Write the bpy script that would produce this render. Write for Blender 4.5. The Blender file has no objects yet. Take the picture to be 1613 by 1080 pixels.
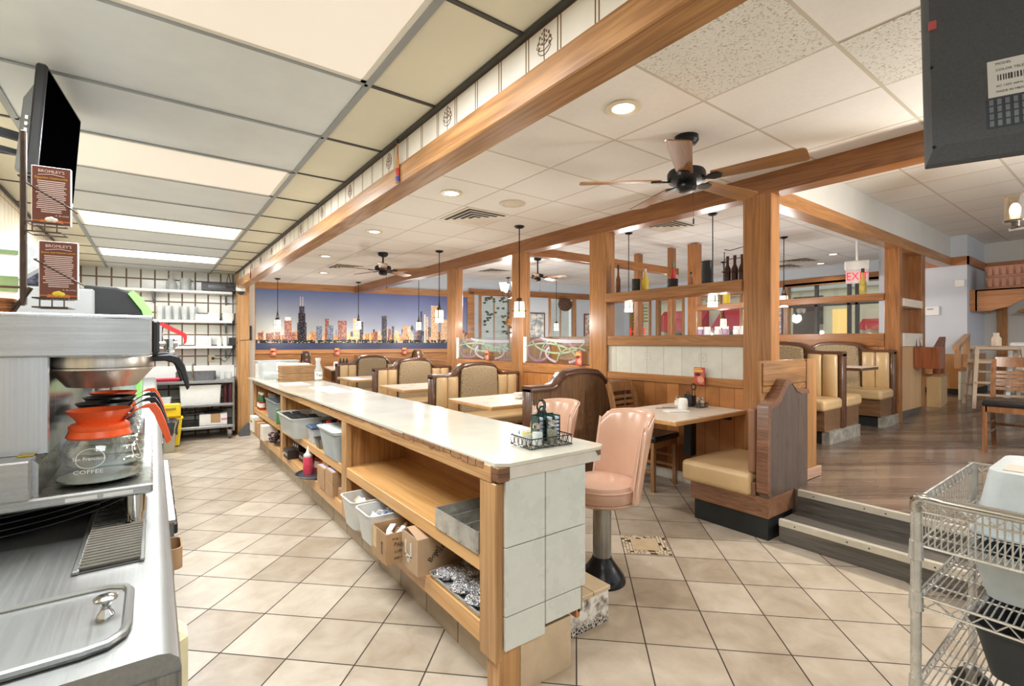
import bpy, bmesh, math, random
from mathutils import Vector, Matrix, Euler
PI = math.pi
random.seed(7)
C = bpy.context.scene.collection
S = bpy.context.scene

# ---------------------------------------------------------------- camera, world, exposure
cam_d = bpy.data.cameras.new('camera')
cam = bpy.data.objects.new('camera', cam_d)
C.objects.link(cam)
cam_d.sensor_fit = 'HORIZONTAL'
cam_d.sensor_width = 36.0
cam_d.lens = 36.0 * 761.0 / 1613.0
cam_d.shift_y = -2.0 / 1613.0
cam_d.clip_start = 0.05
cam_d.clip_end = 200
cam.location = (0, 0, 1.31)
cam.rotation_euler = (PI / 2, 0, -math.radians(36.616))
S.camera = cam

w = bpy.data.worlds.new('world')
S.world = w
w.use_nodes = True
w.node_tree.nodes['Background'].inputs[0].default_value = (0.90, 0.95, 1.0, 1)
w.node_tree.nodes['Background'].inputs[1].default_value = 1.15

S.view_settings.view_transform = 'Standard'
S.view_settings.look = 'None'
S.view_settings.exposure = 0.2
S.view_settings.gamma = 1.0
S.cycles.use_denoising = True
S.cycles.max_bounces = 8
S.cycles.diffuse_bounces = 4
S.cycles.glossy_bounces = 4
S.cycles.transmission_bounces = 6
S.cycles.transparent_max_bounces = 12
S.cycles.caustics_reflective = False
S.cycles.caustics_refractive = False
S.cycles.sample_clamp_indirect = 4.0


def lamp(name, kind, loc, power, color=(1, .93, .82), size=.1, rot=None, spot=None, parent=None):
    d = bpy.data.lights.new(name, kind)
    d.energy = power
    d.color = color
    if kind == 'AREA':
        d.shape = 'RECTANGLE'
        d.size = size[0]
        d.size_y = size[1]
    else:
        d.shadow_soft_size = size
    if spot:
        d.spot_size = spot
        d.spot_blend = .6
    o = bpy.data.objects.new(name, d)
    C.objects.link(o)
    o.location = loc
    if rot:
        o.rotation_euler = rot
    if parent:
        o.parent = parent
    return o


# ---------------------------------------------------------------- materials
MATS = {}


def lin(c):
    def f(v):
        v /= 255.
        return v / 12.92 if v <= .04045 else ((v + .055) / 1.055) ** 2.4
    return (f(c[0]), f(c[1]), f(c[2]), 1)


def new_mat(name):
    m = bpy.data.materials.new(name)
    m.use_nodes = True
    nt = m.node_tree
    return m, nt, nt.nodes['Principled BSDF']


class G:
    """tiny node-graph helper"""
    def __init__(s, nt):
        s.nt = nt

    def n(s, t, **k):
        x = s.nt.nodes.new(t)
        for a, b in k.items():
            setattr(x, a, b)
        return x

    def put(s, sock, v):
        if hasattr(v, 'is_output'):
            s.nt.links.new(v, sock)
        else:
            sock.default_value = v

    def m(s, op, a, b=0.0, c=None):
        x = s.n('ShaderNodeMath', operation=op)
        s.put(x.inputs[0], a)
        s.put(x.inputs[1], b)
        if c is not None:
            s.put(x.inputs[2], c)
        return x.outputs[0]

    def mix(s, f, a, b):
        x = s.n('ShaderNodeMix', data_type='RGBA')
        s.put(x.inputs[0], f)
        s.put(x.inputs[6], a)
        s.put(x.inputs[7], b)
        return x.outputs[2]

    def obj(s):
        return s.n('ShaderNodeTexCoord').outputs['Object']

    def xyz(s, v):
        x = s.n('ShaderNodeSeparateXYZ')
        s.put(x.inputs[0], v)
        return x.outputs

    def vec(s, a, b, c=0.0):
        x = s.n('ShaderNodeCombineXYZ')
        s.put(x.inputs[0], a)
        s.put(x.inputs[1], b)
        s.put(x.inputs[2], c)
        return x.outputs[0]

    def map(s, v, scale=(1, 1, 1), loc=(0, 0, 0), rot=(0, 0, 0)):
        x = s.n('ShaderNodeMapping')
        s.put(x.inputs[0], v)
        x.inputs['Scale'].default_value = scale
        x.inputs['Location'].default_value = loc
        x.inputs['Rotation'].default_value = rot
        return x.outputs[0]

    def noise(s, v, scale=5, detail=3, rough=.5, dist=0):
        x = s.n('ShaderNodeTexNoise')
        s.put(x.inputs['Vector'], v)
        x.inputs['Scale'].default_value = scale
        x.inputs['Detail'].default_value = detail
        x.inputs['Roughness'].default_value = rough
        x.inputs['Distortion'].default_value = dist
        return x.outputs['Fac']

    def ramp(s, f, *stops):
        x = s.n('ShaderNodeValToRGB')
        s.put(x.inputs[0], f)
        e = x.color_ramp.elements
        while len(e) < len(stops):
            e.new(.5)
        for el, (p, c) in zip(e, stops):
            el.position = p
            el.color = c
        return x.outputs[0]

    def rng(s, f, a, b, c=0., d=1.):
        x = s.n('ShaderNodeMapRange')
        s.put(x.inputs[0], f)
        for i, q in enumerate((a, b, c, d)):
            x.inputs[i + 1].default_value = q
        return x.outputs[0]

    def bump(s, h, strength=.2, dist=.01):
        x = s.n('ShaderNodeBump')
        x.inputs['Strength'].default_value = strength
        x.inputs['Distance'].default_value = dist
        s.put(x.inputs['Height'], h)
        return x.outputs[0]


def M(name, col=(128, 128, 128), rough=.5, metal=0., var=0.05, vscale=8., emit=0., spec=.5, bump=0.):
    """plain procedural material: a base colour with a soft mottling"""
    if name in MATS:
        return MATS[name]
    m, nt, p = new_mat(name)
    g = G(nt)
    c = lin(col)
    if var > 0:
        f = g.noise(g.obj(), vscale, 4, .6)
        d = tuple(max(0, q * (1 - var * 2)) for q in c[:3]) + (1,)
        l = tuple(min(1, q * (1 + var)) for q in c[:3]) + (1,)
        g.put(p.inputs['Base Color'], g.ramp(f, (.3, d), (.7, l)))
        g.put(p.inputs['Roughness'], g.rng(f, .2, .8, max(0, rough - .06), min(1, rough + .06)))
        if bump:
            g.put(p.inputs['Normal'], g.bump(g.noise(g.obj(), vscale * 12, 3), bump, .004))
    else:
        p.inputs['Base Color'].default_value = c
        p.inputs['Roughness'].default_value = rough
    p.inputs['Metallic'].default_value = metal
    p.inputs['Specular IOR Level'].default_value = spec
    if emit:
        p.inputs['Emission Color'].default_value = c
        p.inputs['Emission Strength'].default_value = emit
    MATS[name] = m
    return m


def wood(name, dark, light, axis='z', scale=1., rough=.32, contrast=1., coat=.15, spec=.5):
    if name in MATS:
        return MATS[name]
    m, nt, p = new_mat(name)
    g = G(nt)
    a, b = 1.1 * scale, 22. * scale
    sc = {'x': (a, b, b), 'y': (b, a, b), 'z': (b, b, a)}[axis]
    v = g.map(g.obj(), sc)
    f1 = g.noise(v, 1., 5, .62, 1.2)
    v2 = g.map(g.obj(), tuple(q * 5 for q in sc))
    f2 = g.noise(v2, 1., 2, .6)
    v3 = g.map(g.obj(), tuple(q * .3 for q in sc))
    f3 = g.noise(v3, 1., 2, .5, .6)
    sr = {'x': (.35, 6.5, 6.5), 'y': (6.5, .35, 6.5), 'z': (6.5, 6.5, .35)}[axis]
    f4 = g.noise(g.map(g.obj(), tuple(q * scale for q in sr)), 1., 2, .45, .35)
    rings = g.m('ADD', g.m('MULTIPLY', g.m('SINE', g.m('MULTIPLY', f4, 120.)), .5), .5)
    f = g.m('ADD', g.m('MULTIPLY', f1, .50), g.m('ADD', g.m('MULTIPLY', f2, .18), g.m('ADD', g.m('MULTIPLY', f3, .22), g.m('MULTIPLY', rings, .09))))
    k = .16 / contrast
    g.put(p.inputs['Base Color'], g.ramp(f, (.5 - k, lin(dark)), (.5 + k, lin(light))))
    p.inputs['Roughness'].default_value = rough
    p.inputs['Coat Weight'].default_value = coat
    p.inputs['Coat Roughness'].default_value = .12
    p.inputs['Specular IOR Level'].default_value = spec
    g.put(p.inputs['Normal'], g.bump(f2, .06, .002))
    MATS[name] = m
    return m


def steel(name, col=(176, 178, 178), rough=.28, axis='x', streak=.25):
    if name in MATS:
        return MATS[name]
    m, nt, p = new_mat(name)
    g = G(nt)
    sc = {'x': (1, 60, 60), 'y': (60, 1, 60), 'z': (60, 60, 1)}[axis]
    f = g.noise(g.map(g.obj(), sc), 3., 3, .6)
    s2 = g.noise(g.obj(), 7., 4, .6)
    c = lin(col)
    d = tuple(q * (1 - streak) for q in c[:3]) + (1,)
    mixf = g.m('ADD', g.m('MULTIPLY', f, .6), g.m('MULTIPLY', s2, .4))
    g.put(p.inputs['Base Color'], g.ramp(mixf, (.35, d), (.65, c)))
    g.put(p.inputs['Roughness'], g.rng(mixf, .3, .7, rough + .1, rough - .05))
    p.inputs['Metallic'].default_value = 1.
    MATS[name] = m
    return m


def thin_glass(name, col=(245, 250, 248), refl=.06, tint=.96):
    if name in MATS:
        return MATS[name]
    m = bpy.data.materials.new(name)
    m.use_nodes = True
    nt = m.node_tree
    nt.nodes.clear()
    g = G(nt)
    out = g.n('ShaderNodeOutputMaterial')
    tr = g.n('ShaderNodeBsdfTransparent')
    c = lin(col)
    tr.inputs[0].default_value = (c[0] * tint, c[1] * tint, c[2] * tint, 1)
    gl = g.n('ShaderNodeBsdfGlossy')
    gl.inputs['Roughness'].default_value = .03
    lw = g.n('ShaderNodeLayerWeight')
    lw.inputs[0].default_value = .25
    f = g.m('ADD', g.m('MULTIPLY', lw.outputs['Facing'], .35), refl)
    mx = g.n('ShaderNodeMixShader')
    g.put(mx.inputs[0], f)
    nt.links.new(tr.outputs[0], mx.inputs[1])
    nt.links.new(gl.outputs[0], mx.inputs[2])
    nt.links.new(mx.outputs[0], out.inputs[0])
    MATS[name] = m
    return m


def milky(name, col=(232, 234, 228), alpha=.62, rough=.35):
    """translucent plastic"""
    if name in MATS:
        return MATS[name]
    m, nt, p = new_mat(name)
    g = G(nt)
    f = g.noise(g.obj(), 14., 3)
    c = lin(col)
    g.put(p.inputs['Base Color'], g.ramp(f, (.3, tuple(q * .9 for q in c[:3]) + (1,)), (.7, c)))
    p.inputs['Roughness'].default_value = rough
    p.inputs['Alpha'].default_value = alpha
    MATS[name] = m
    return m


def glow(name, col, strength):
    if name in MATS:
        return MATS[name]
    m, nt, p = new_mat(name)
    p.inputs['Base Color'].default_value = lin(col)
    p.inputs['Emission Color'].default_value = lin(col)
    p.inputs['Emission Strength'].default_value = strength
    p.inputs['Roughness'].default_value = .4
    MATS[name] = m
    return m


def tiles(name, plane, size, col, grout, gw, rot=0., off=(0, 0), rough=.3, var=.06, cloud=.1, bump=.3, c2=None, cs=9., spec=.5):
    """square/rectangular tiling in a plane ('xy','yz','xz'); size=(a,b) metres, gw = joint width in metres"""
    if name in MATS:
        return MATS[name]
    m, nt, p = new_mat(name)
    g = G(nt)
    o = g.obj()
    x, y, z = g.xyz(o)
    a, b = {'xy': (x, y), 'yz': (y, z), 'xz': (x, z)}[plane]
    if rot:
        ct, st = math.cos(rot), math.sin(rot)
        u = g.m('ADD', g.m('MULTIPLY', a, ct), g.m('MULTIPLY', b, st))
        v = g.m('SUBTRACT', g.m('MULTIPLY', a, st), g.m('MULTIPLY', b, ct))
    else:
        u, v = a, b
    u = g.m('SUBTRACT', g.m('DIVIDE', u, size[0]), off[0])
    v = g.m('SUBTRACT', g.m('DIVIDE', v, size[1]), off[1])
    du = g.m('ABSOLUTE', g.m('SUBTRACT', g.m('FRACT', u), .5))
    dv = g.m('ABSOLUTE', g.m('SUBTRACT', g.m('FRACT', v), .5))
    gu = g.m('GREATER_THAN', du, .5 - gw / size[0] / 2)
    gv = g.m('GREATER_THAN', dv, .5 - gw / size[1] / 2)
    gm = g.m('MAXIMUM', gu, gv)
    wn = g.n('ShaderNodeTexWhiteNoise', noise_dimensions='2D')
    g.put(wn.inputs['Vector'], g.vec(g.m('FLOOR', u), g.m('FLOOR', v)))
    cell = wn.outputs['Value']
    c = lin(col)
    cl = g.noise(o, cs, 5, .62, .4)
    cm = g.m('ADD', g.m('MULTIPLY', cl, .75), g.m('MULTIPLY', cell, .25))
    d = lin(c2) if c2 else tuple(q * (1 - cloud * 2) for q in c[:3]) + (1,)
    base = g.ramp(cm, (.3, d), (.68, c))
    hsv = g.n('ShaderNodeHueSaturation')
    g.put(hsv.inputs['Color'], base)
    g.put(hsv.inputs['Value'], g.rng(cell, 0, 1, 1 - var, 1 + var))
    g.put(p.inputs['Base Color'], g.mix(gm, hsv.outputs[0], lin(grout)))
    g.put(p.inputs['Roughness'], g.mix(gm, (rough,) * 3 + (1,), (.85,) * 3 + (1,)))
    p.inputs['Specular IOR Level'].default_value = spec
    if bump:
        g.put(p.inputs['Normal'], g.bump(g.m('SUBTRACT', 1., gm), bump, .004))
    MATS[name] = m
    return m


def tweed(name, dark, light):
    if name in MATS:
        return MATS[name]
    m, nt, p = new_mat(name)
    g = G(nt)
    f = g.noise(g.obj(), 95., 4, .75)
    g.put(p.inputs['Base Color'], g.ramp(f, (.38, lin(dark)), (.62, lin(light))))
    p.inputs['Roughness'].default_value = .9
    g.put(p.inputs['Normal'], g.bump(f, .3, .004))
    MATS[name] = m
    return m


# ---------------------------------------------------------------- mesh builder
class B:
    def __init__(s):
        s.V = []
        s.F = []
        s.FM = []
        s.mi = 0

    def add(s, vs, fs, mat=None):
        o = len(s.V)
        if mat is not None:
            vs = [mat @ Vector(v) for v in vs]
        s.V += [tuple(v) for v in vs]
        s.F += [tuple(i + o for i in f) for f in fs]
        s.FM += [s.mi] * len(fs)
        return s

    def box(s, a, b, ch=0., mat=None):
        c = [(a[i] + b[i]) / 2 for i in range(3)]
        h = [abs(b[i] - a[i]) / 2 for i in range(3)]
        ch = min(ch, min(h) * .9)
        if ch <= 0:
            vs = [(c[0] + sx * h[0], c[1] + sy * h[1], c[2] + sz * h[2]) for sx in (-1, 1) for sy in (-1, 1) for sz in (-1, 1)]
            return s.add(vs, [(0, 1, 3, 2), (4, 6, 7, 5), (0, 4, 5, 1), (2, 3, 7, 6), (0, 2, 6, 4), (1, 5, 7, 3)], mat)
        vs = []
        idx = {}
        for sx in (-1, 1):
            for sy in (-1, 1):
                for sz in (-1, 1):
                    for ax in range(3):
                        q = [h[i] - (0 if i == ax else ch) for i in range(3)]
                        idx[(sx, sy, sz, ax)] = len(vs)
                        vs.append((c[0] + sx * q[0], c[1] + sy * q[1], c[2] + sz * q[2]))
        fs = []
        I = idx
        for ax in range(3):
            for sg in (-1, 1):
                o = [i for i in range(3) if i != ax]
                f = []
                for (p, q) in ((-1, -1), (1, -1), (1, 1), (-1, 1)):
                    k = [0, 0, 0]
                    k[ax] = sg
                    k[o[0]] = p
                    k[o[1]] = q
                    f.append(I[(k[0], k[1], k[2], ax)])
                fs.append(tuple(f))
        for ax in range(3):
            o = [i for i in range(3) if i != ax]
            for p in (-1, 1):
                for q in (-1, 1):
                    k0 = [0, 0, 0]
                    k0[o[0]] = p
                    k0[o[1]] = q
                    k1 = list(k0)
                    k0[ax] = -1
                    k1[ax] = 1
                    fs.append((I[(*k0, o[0])], I[(*k1, o[0])], I[(*k1, o[1])], I[(*k0, o[1])]))
        for sx in (-1, 1):
            for sy in (-1, 1):
                for sz in (-1, 1):
                    fs.append((I[(sx, sy, sz, 0)], I[(sx, sy, sz, 1)], I[(sx, sy, sz, 2)]))
        return s.add(vs, fs, mat)

    def loft(s, rings, cap=True, closed=False):
        n = len(rings[0])
        vs = [v for r in rings for v in r]
        fs = []
        R = len(rings)
        for i in range(R if closed else R - 1):
            j = (i + 1) % R
            for k in range(n):
                l = (k + 1) % n
                fs.append((i * n + k, i * n + l, j * n + l, j * n + k))
        if cap and not closed:
            fs.append(tuple(range(n)))
            fs.append(tuple((R - 1) * n + k for k in range(n)))
        return s.add(vs, fs)

    def cyl(s, p, q, r, r2=None, n=16, cap=True):
        p, q = Vector(p), Vector(q)
        r2 = r if r2 is None else r2
        d = (q - p).normalized()
        u = d.orthogonal().normalized()
        v = d.cross(u)
        rings = []
        for c, rr in ((p, r), (q, r2)):
            rings.append([c + (u * math.cos(2 * PI * k / n) + v * math.sin(2 * PI * k / n)) * rr for k in range(n)])
        return s.loft(rings, cap)

    def tube(s, pts, r, n=8, closed=False, cap=True):
        P = [Vector(p) for p in pts]
        N = len(P)
        rings = []
        prev = None
        for i in range(N):
            a = P[i - 1] if (i > 0 or closed) else P[i]
            b = P[(i + 1) % N] if (i < N - 1 or closed) else P[i]
            d = (b - a)
            d = d.normalized() if d.length > 1e-9 else Vector((0, 0, 1))
            if prev is None:
                u = d.orthogonal().normalized()
            else:
                u = (prev - d * prev.dot(d))
                u = u.normalized() if u.length > 1e-6 else d.orthogonal().normalized()
            prev = u
            v = d.cross(u)
            rr = r[i] if isinstance(r, (list, tuple)) else r
            rings.append([P[i] + (u * math.cos(2 * PI * k / n) + v * math.sin(2 * PI * k / n)) * rr for k in range(n)])
        return s.loft(rings, cap, closed)

    def lathe(s, prof, c=(0, 0, 0), n=24, cap=True, sx=1., sy=1.):
        rings = [[(c[0] + max(r, .0001) * sx * math.cos(2 * PI * k / n), c[1] + max(r, .0001) * sy * math.sin(2 * PI * k / n), c[2] + z) for k in range(n)] for r, z in prof]
        return s.loft(rings, cap)

    def prism(s, poly, h0, h1, axis='z'):
        def P(a, b, h):
            return {'z': (a, b, h), 'y': (a, h, b), 'x': (h, a, b)}[axis]
        n = len(poly)
        vs = [P(a, b, h0) for a, b in poly] + [P(a, b, h1) for a, b in poly]
        fs = [tuple(range(n)), tuple(range(n, 2 * n))]
        for i in range(n):
            j = (i + 1) % n
            fs.append((i, j, n + j, n + i))
        return s.add(vs, fs)

    def quad(s, *vs):
        return s.add(vs, [tuple(range(len(vs)))])

    def ell(s, c, rx, ry, rz, n=16, m=8):
        prof = [(math.sin(PI * i / m), -math.cos(PI * i / m)) for i in range(m + 1)]
        rings = [[(c[0] + max(r, .001) * rx * math.cos(2 * PI * k / n), c[1] + max(r, .001) * ry * math.sin(2 * PI * k / n), c[2] + z * rz) for k in range(n)] for r, z in prof]
        return s.loft(rings, True)

    def tray(s, x0, x1, y0, y1, z0, z1, t=.004, taper=0., rim=0., rc=.02):
        """open container with wall thickness, tapering to the bottom, rounded corners"""
        def ring(ax0, ax1, ay0, ay1, z, r):
            r = max(r, .001)
            pts = []
            for cx, cy, a0 in ((ax1 - r, ay1 - r, 0), (ax0 + r, ay1 - r, PI / 2), (ax0 + r, ay0 + r, PI), (ax1 - r, ay0 + r, 1.5 * PI)):
                for k in range(4):
                    a = a0 + k * PI / 6
                    pts.append((cx + r * math.cos(a), cy + r * math.sin(a), z))
            return pts
        tp = taper
        R = [ring(x0 + tp, x1 - tp, y0 + tp, y1 - tp, z0, rc)]
        if rim:
            R.append(ring(x0, x1, y0, y1, z1 - rim * .5, rc))
            R.append(ring(x0 - rim, x1 + rim, y0 - rim, y1 + rim, z1 - rim * .5, rc + rim))
            R.append(ring(x0 - rim, x1 + rim, y0 - rim, y1 + rim, z1, rc + rim))
        else:
            R.append(ring(x0, x1, y0, y1, z1, rc))
        R.append(ring(x0 + t, x1 - t, y0 + t, y1 - t, z1, rc))
        R.append(ring(x0 + tp + t, x1 - tp - t, y0 + tp + t, y1 - tp - t, z0 + t, rc))
        return s.loft(R, True)

    def obj(s, name, mat, parent=None, loc=None, rot=None, ang=35, bev=0., seg=2, sub=0):
        me = bpy.data.meshes.new(name)
        me.from_pydata([tuple(v) for v in s.V], [], s.F)
        mats = mat if isinstance(mat, (list, tuple)) else [mat]
        for q in mats:
            me.materials.append(q)
        bm = bmesh.new()
        bm.from_mesh(me)
        for f, k in zip(bm.faces, s.FM):
            f.material_index = k
            f.smooth = True
        bmesh.ops.recalc_face_normals(bm, faces=bm.faces[:])
        lim = math.radians(ang)
        for e in bm.edges:
            if len(e.link_faces) == 2:
                if e.calc_face_angle(0) > lim:
                    e.smooth = False
        bm.to_mesh(me)
        bm.free()
        o = bpy.data.objects.new(name, me)
        C.objects.link(o)
        if parent:
            o.parent = parent
        if loc:
            o.location = loc
        if rot:
            o.rotation_euler = rot
        if bev:
            b = o.modifiers.new('bevel', 'BEVEL')
            b.width = bev
            b.segments = seg
            b.limit_method = 'ANGLE'
            b.angle_limit = math.radians(40)
        if sub:
            b = o.modifiers.new('sub', 'SUBSURF')
            b.levels = sub
            b.render_levels = sub
        return o


def tag(o, label, cat, group=None):
    o['label'] = label
    o['category'] = cat
    if group:
        o['group'] = group
    return o


def thing(name, label, cat, loc=(0, 0, 0), rz=0., group=None):
    o = bpy.data.objects.new(name, None)
    C.objects.link(o)
    o.empty_display_size = .1
    o.location = loc
    o.rotation_euler = (0, 0, rz)
    return tag(o, label, cat, group)


def dup(root, loc=None, rz=None, label=None, group=None):
    def cp(o, par):
        c = o.copy()
        C.objects.link(c)
        if par is not None:
            c.parent = par
        for ch in o.children:
            cp(ch, c)
        return c
    r = cp(root, None)
    if loc is not None:
        r.location = loc
    if rz is not None:
        r.rotation_euler = (0, 0, rz)
    if label:
        r['label'] = label
    if group:
        r['group'] = group
    return r


def struct(o):
    o['kind'] = 'structure'
    return o


def text(s, size, mat, parent, loc, rot, name='lettering', ext=.0006, align='CENTER', sx=1.):
    cu = bpy.data.curves.new(name, 'FONT')
    cu.body = s
    cu.size = size
    cu.extrude = ext
    cu.align_x = align
    cu.align_y = 'CENTER'
    cu.resolution_u = 2
    t = bpy.data.objects.new('tmp_text', cu)
    C.objects.link(t)
    dg = bpy.context.evaluated_depsgraph_get()
    me = bpy.data.meshes.new_from_object(t.evaluated_get(dg))
    bpy.data.objects.remove(t)
    bpy.data.curves.remove(cu)
    me.materials.clear()
    me.materials.append(mat)
    o = bpy.data.objects.new(name, me)
    C.objects.link(o)
    o.parent = parent
    o.location = loc
    o.rotation_euler = rot
    o.scale = (sx, 1, 1)
    return o


def arc(cx, cy, r, a0, a1, n, ry=None):
    ry = r if ry is None else ry
    return [(cx + r * math.cos(a0 + (a1 - a0) * i / n), cy + ry * math.sin(a0 + (a1 - a0) * i / n)) for i in range(n + 1)]


# shared materials
OAK = lambda ax: wood('oak_' + ax, (136, 90, 50), (190, 134, 80), ax, 1.0, .3, 1.1)
OAKD = lambda ax: wood('oak_dark_' + ax, (116, 72, 38), (168, 112, 64), ax, 1.0, .28, 1.1)
ASH = lambda ax: wood('ash_' + ax, (150, 108, 66), (204, 162, 112), ax, .9, .42, 1.0, .05)
PLY = lambda ax: wood('ply_' + ax, (152, 106, 62), (206, 160, 106), ax, .8, .4, 1.1, .05)
WAL = lambda ax: wood('walnut_' + ax, (66, 42, 28), (104, 68, 46), ax, 1.3, .28, 1.2)
LAM = lambda ax: wood('laminate_' + ax, (82, 60, 44), (134, 98, 66), ax, 2.0, .35, 1.2)
TAN = M('tan_vinyl', (198, 168, 124), .33, 0, .05, 5)
TWEED = tweed('brown_tweed', (98, 82, 60), (190, 170, 138))
PINK = M('blush_vinyl', (198, 158, 134), .22, 0, .025, 6)
BLACKV = M('black_vinyl', (26, 25, 26), .3, 0, .1, 20)
BLACK = M('black_metal', (24, 24, 26), .42, .3, .1, 20)
BLACKP = M('black_plastic', (30, 31, 33), .45, 0, .08, 20)
TOE = M('black_toe_kick', (30, 34, 34), .5, 0, .15, 14)
CHROME = steel('chrome', (205, 205, 202), .12, 'z', .1)
STEEL = lambda ax: steel('brushed_steel_' + ax, (186, 187, 186), .3, ax, .22)
GAL = steel('dull_steel', (150, 150, 148), .38, 'z', .3)
WHITE = M('white_paint', (236, 236, 232), .5, 0, .02, 6)
CERAM = M('white_ceramic', (240, 240, 236), .15, 0, .02, 6)
PAPER = M('white_paper', (240, 240, 238), .8, 0, .03, 12)
CARD = M('cardboard', (178, 142, 104), .85, 0, .07, 10)
LAMT = M('pale_laminate', (226, 214, 198), .3, 0, .03, 5)
GREYP = M('grey_plastic', (172, 180, 180), .5, 0, .06, 14)
GLASS = thin_glass('clear_glass')

# ================================================================ THE SETTING
# ---- floors
FT = tiles('floor_tile', 'xy', (.2976, .2976), (198, 186, 168), (56, 45, 36), .006, math.radians(45.9), (.2396, .0137), .34, .03, .09, .25, (164, 148, 127), 6.)
b = B()
b.box((-2.5, -3.0, -.1), (4.1, 13.2, 0))
struct(b.obj('floor', FT))

# raised vinyl plank floor, a gentle ramp towards the entrance
m, nt, p = new_mat('vinyl_plank')
g = G(nt)
v = g.map(g.obj(), (1, 1, 1), (0, 0, 0), (0, 0, math.radians(36)))
sx, sy, sz = g.xyz(v)
row = g.m('FLOOR', g.m('DIVIDE', sy, .12))
wn = g.n('ShaderNodeTexWhiteNoise', noise_dimensions='1D')
g.put(wn.inputs['W'], row)
f = g.noise(g.map(v, (1.2, 26, 1)), 1., 5, .65, .6)
f = g.m('ADD', g.m('MULTIPLY', f, .7), g.m('MULTIPLY', wn.outputs['Value'], .3))
g.put(p.inputs['Base Color'], g.ramp(f, (.3, lin((74, 62, 54))), (.7, lin((138, 120, 106)))))
g.put(p.inputs['Roughness'], g.rng(f, .3, .7, .3, .18))
p.inputs['Coat Weight'].default_value = .2
g.put(p.inputs['Normal'], g.bump(f, .1, .003))
PLANK = m
b = B()
b.prism([(3.585, 0), (3.585, .285), (7.3, .285), (9.4, .49), (14.5, .49), (14.5, -.1), (3.585, -.1)], -3.0, 1.56, 'y')
struct(b.obj('floor_raised', PLANK))
b = B()
b.prism([(4.09, 0), (4.09, .285), (7.3, .285), (9.4, .49), (14.5, .49), (14.5, -.1), (4.09, -.1)], 1.56, 13.0, 'y')
struct(b.obj('floor_booth_area', PLANK))
RIS = wood('riser_plank', (62, 58, 53), (116, 110, 102), 'y', 1.4, .4, .9, .05)
b = B()
b.box((3.30, -3.0, 0), (3.585, 1.50, .142))
struct(b.obj('stair_step', RIS))
b = B()
b.box((3.578, -3.0, .142), (3.5849, 1.50, .27))
struct(b.obj('stair_riser', RIS))
NOSE = M('stair_nosing', (206, 200, 184), .4, .3, .06, 10)
for k, (xx, zz) in enumerate(((3.296, .105), (3.574, .245))):
    b = B()
    b.box((xx - .006, -3.0, zz), (xx + .004, 1.5, zz + .043), .003)
    b.box((xx - .006, -3.0, zz + .04), (xx + .028, 1.5, zz + .045), .002)
    for j in range(22):
        b.mi = 1
        b.cyl((xx - .0062, 1.4 - j * .2 - (j % 2) * .09, zz + .022), (xx - .009, 1.4 - j * .2 - (j % 2) * .09, zz + .022), .004, n=8)
        b.mi = 0
    struct(b.obj('trim_%d' % (k + 1), [NOSE, BLACK]))

# ---- kitchen walls
KT = tiles('kitchen_tile', 'xz', (.155, .152), (234, 234, 228), (124, 106, 88), .019, 0, (.2, .27), .16, .02, .03, .2)
KTY = tiles('kitchen_tile_side', 'yz', (.155, .152), (234, 234, 228), (124, 106, 88), .019, 0, (.2, .27), .16, .02, .03, .2)
LT = tiles('soffit_tile_left', 'yz', (.1, .34), (226, 214, 188), (150, 128, 96), .006, 0, (.2, .6), .3, .02, .04, .15)
kb = B()
kb.box((-.06, 0, -.05), (1.78, .1, 2.4))
struct(kb.obj('wall_back_kitchen', KT, None, (-.78, 8.346, 0), (0, 0, math.atan(-.11))))
b = B()
b.box((-.9, -3.0, 0), (-.78, 8.5, 2.4))
struct(b.obj('wall_left', LT))
b = B()
b.box((.958, 7.955, 0), (1.075, 8.2, 2.4))
struct(b.obj('wall_return', KTY))
WALLW = M('off_white_wall', (226, 224, 216), .7, 0, .02, 3)
WALLB = M('blue_grey_wall', (196, 205, 214), .7, 0, .025, 3)
WALLG = M('warm_grey_wall', (208, 206, 200), .7, 0, .025, 3)
b = B()
b.box((1.08, 7.955, 0), (1.2, 12.4, 2.75))
struct(b.obj('wall_service', WALLW))

# oak post at the end of the kitchen wall
b = B()
b.box((.955, 7.75, 0), (1.105, 7.95, 2.67), .004)
struct(b.obj('trim_3', PLY('z')))

# ---- header beam over the counter with the tiled soffit above it
b = B()
b.box((.945, -1.5, 2.062), (1.056, 7.75, 2.16), .004)
struct(b.obj('trim_4', wood('header_oak', (136, 90, 50), (200, 152, 100), 'y', .9, .34, 1.2, .12)))
m, nt, p = new_mat('soffit_tile')
g = G(nt)
x, y, z = g.xyz(g.obj())
u = g.m('DIVIDE', y, .152)
fr = g.m('FRACT', u)
du = g.m('ABSOLUTE', g.m('SUBTRACT', fr, .5))
l1 = g.m('COMPARE', du, .455, .018)
l2 = g.m('COMPARE', z, 2.279, .0022)
l = g.m('MAXIMUM', l1, l2)
g.put(p.inputs['Base Color'], g.mix(l, g.ramp(g.noise(g.obj(), 6, 3), (.3, lin((228, 222, 212))), (.7, lin((240, 236, 228)))), lin((122, 92, 66))))
p.inputs['Roughness'].default_value = .2
b = B()
b.box((.965, -1.5, 2.155), (1.05, 7.75, 2.2945))
sof = struct(b.obj('wall_soffit', m))
b = B()
b.box((.966, -1.5, 2.30), (1.05, 7.75, 2.70))
struct(b.obj('wall_soffit_upper', WALLW))
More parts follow.
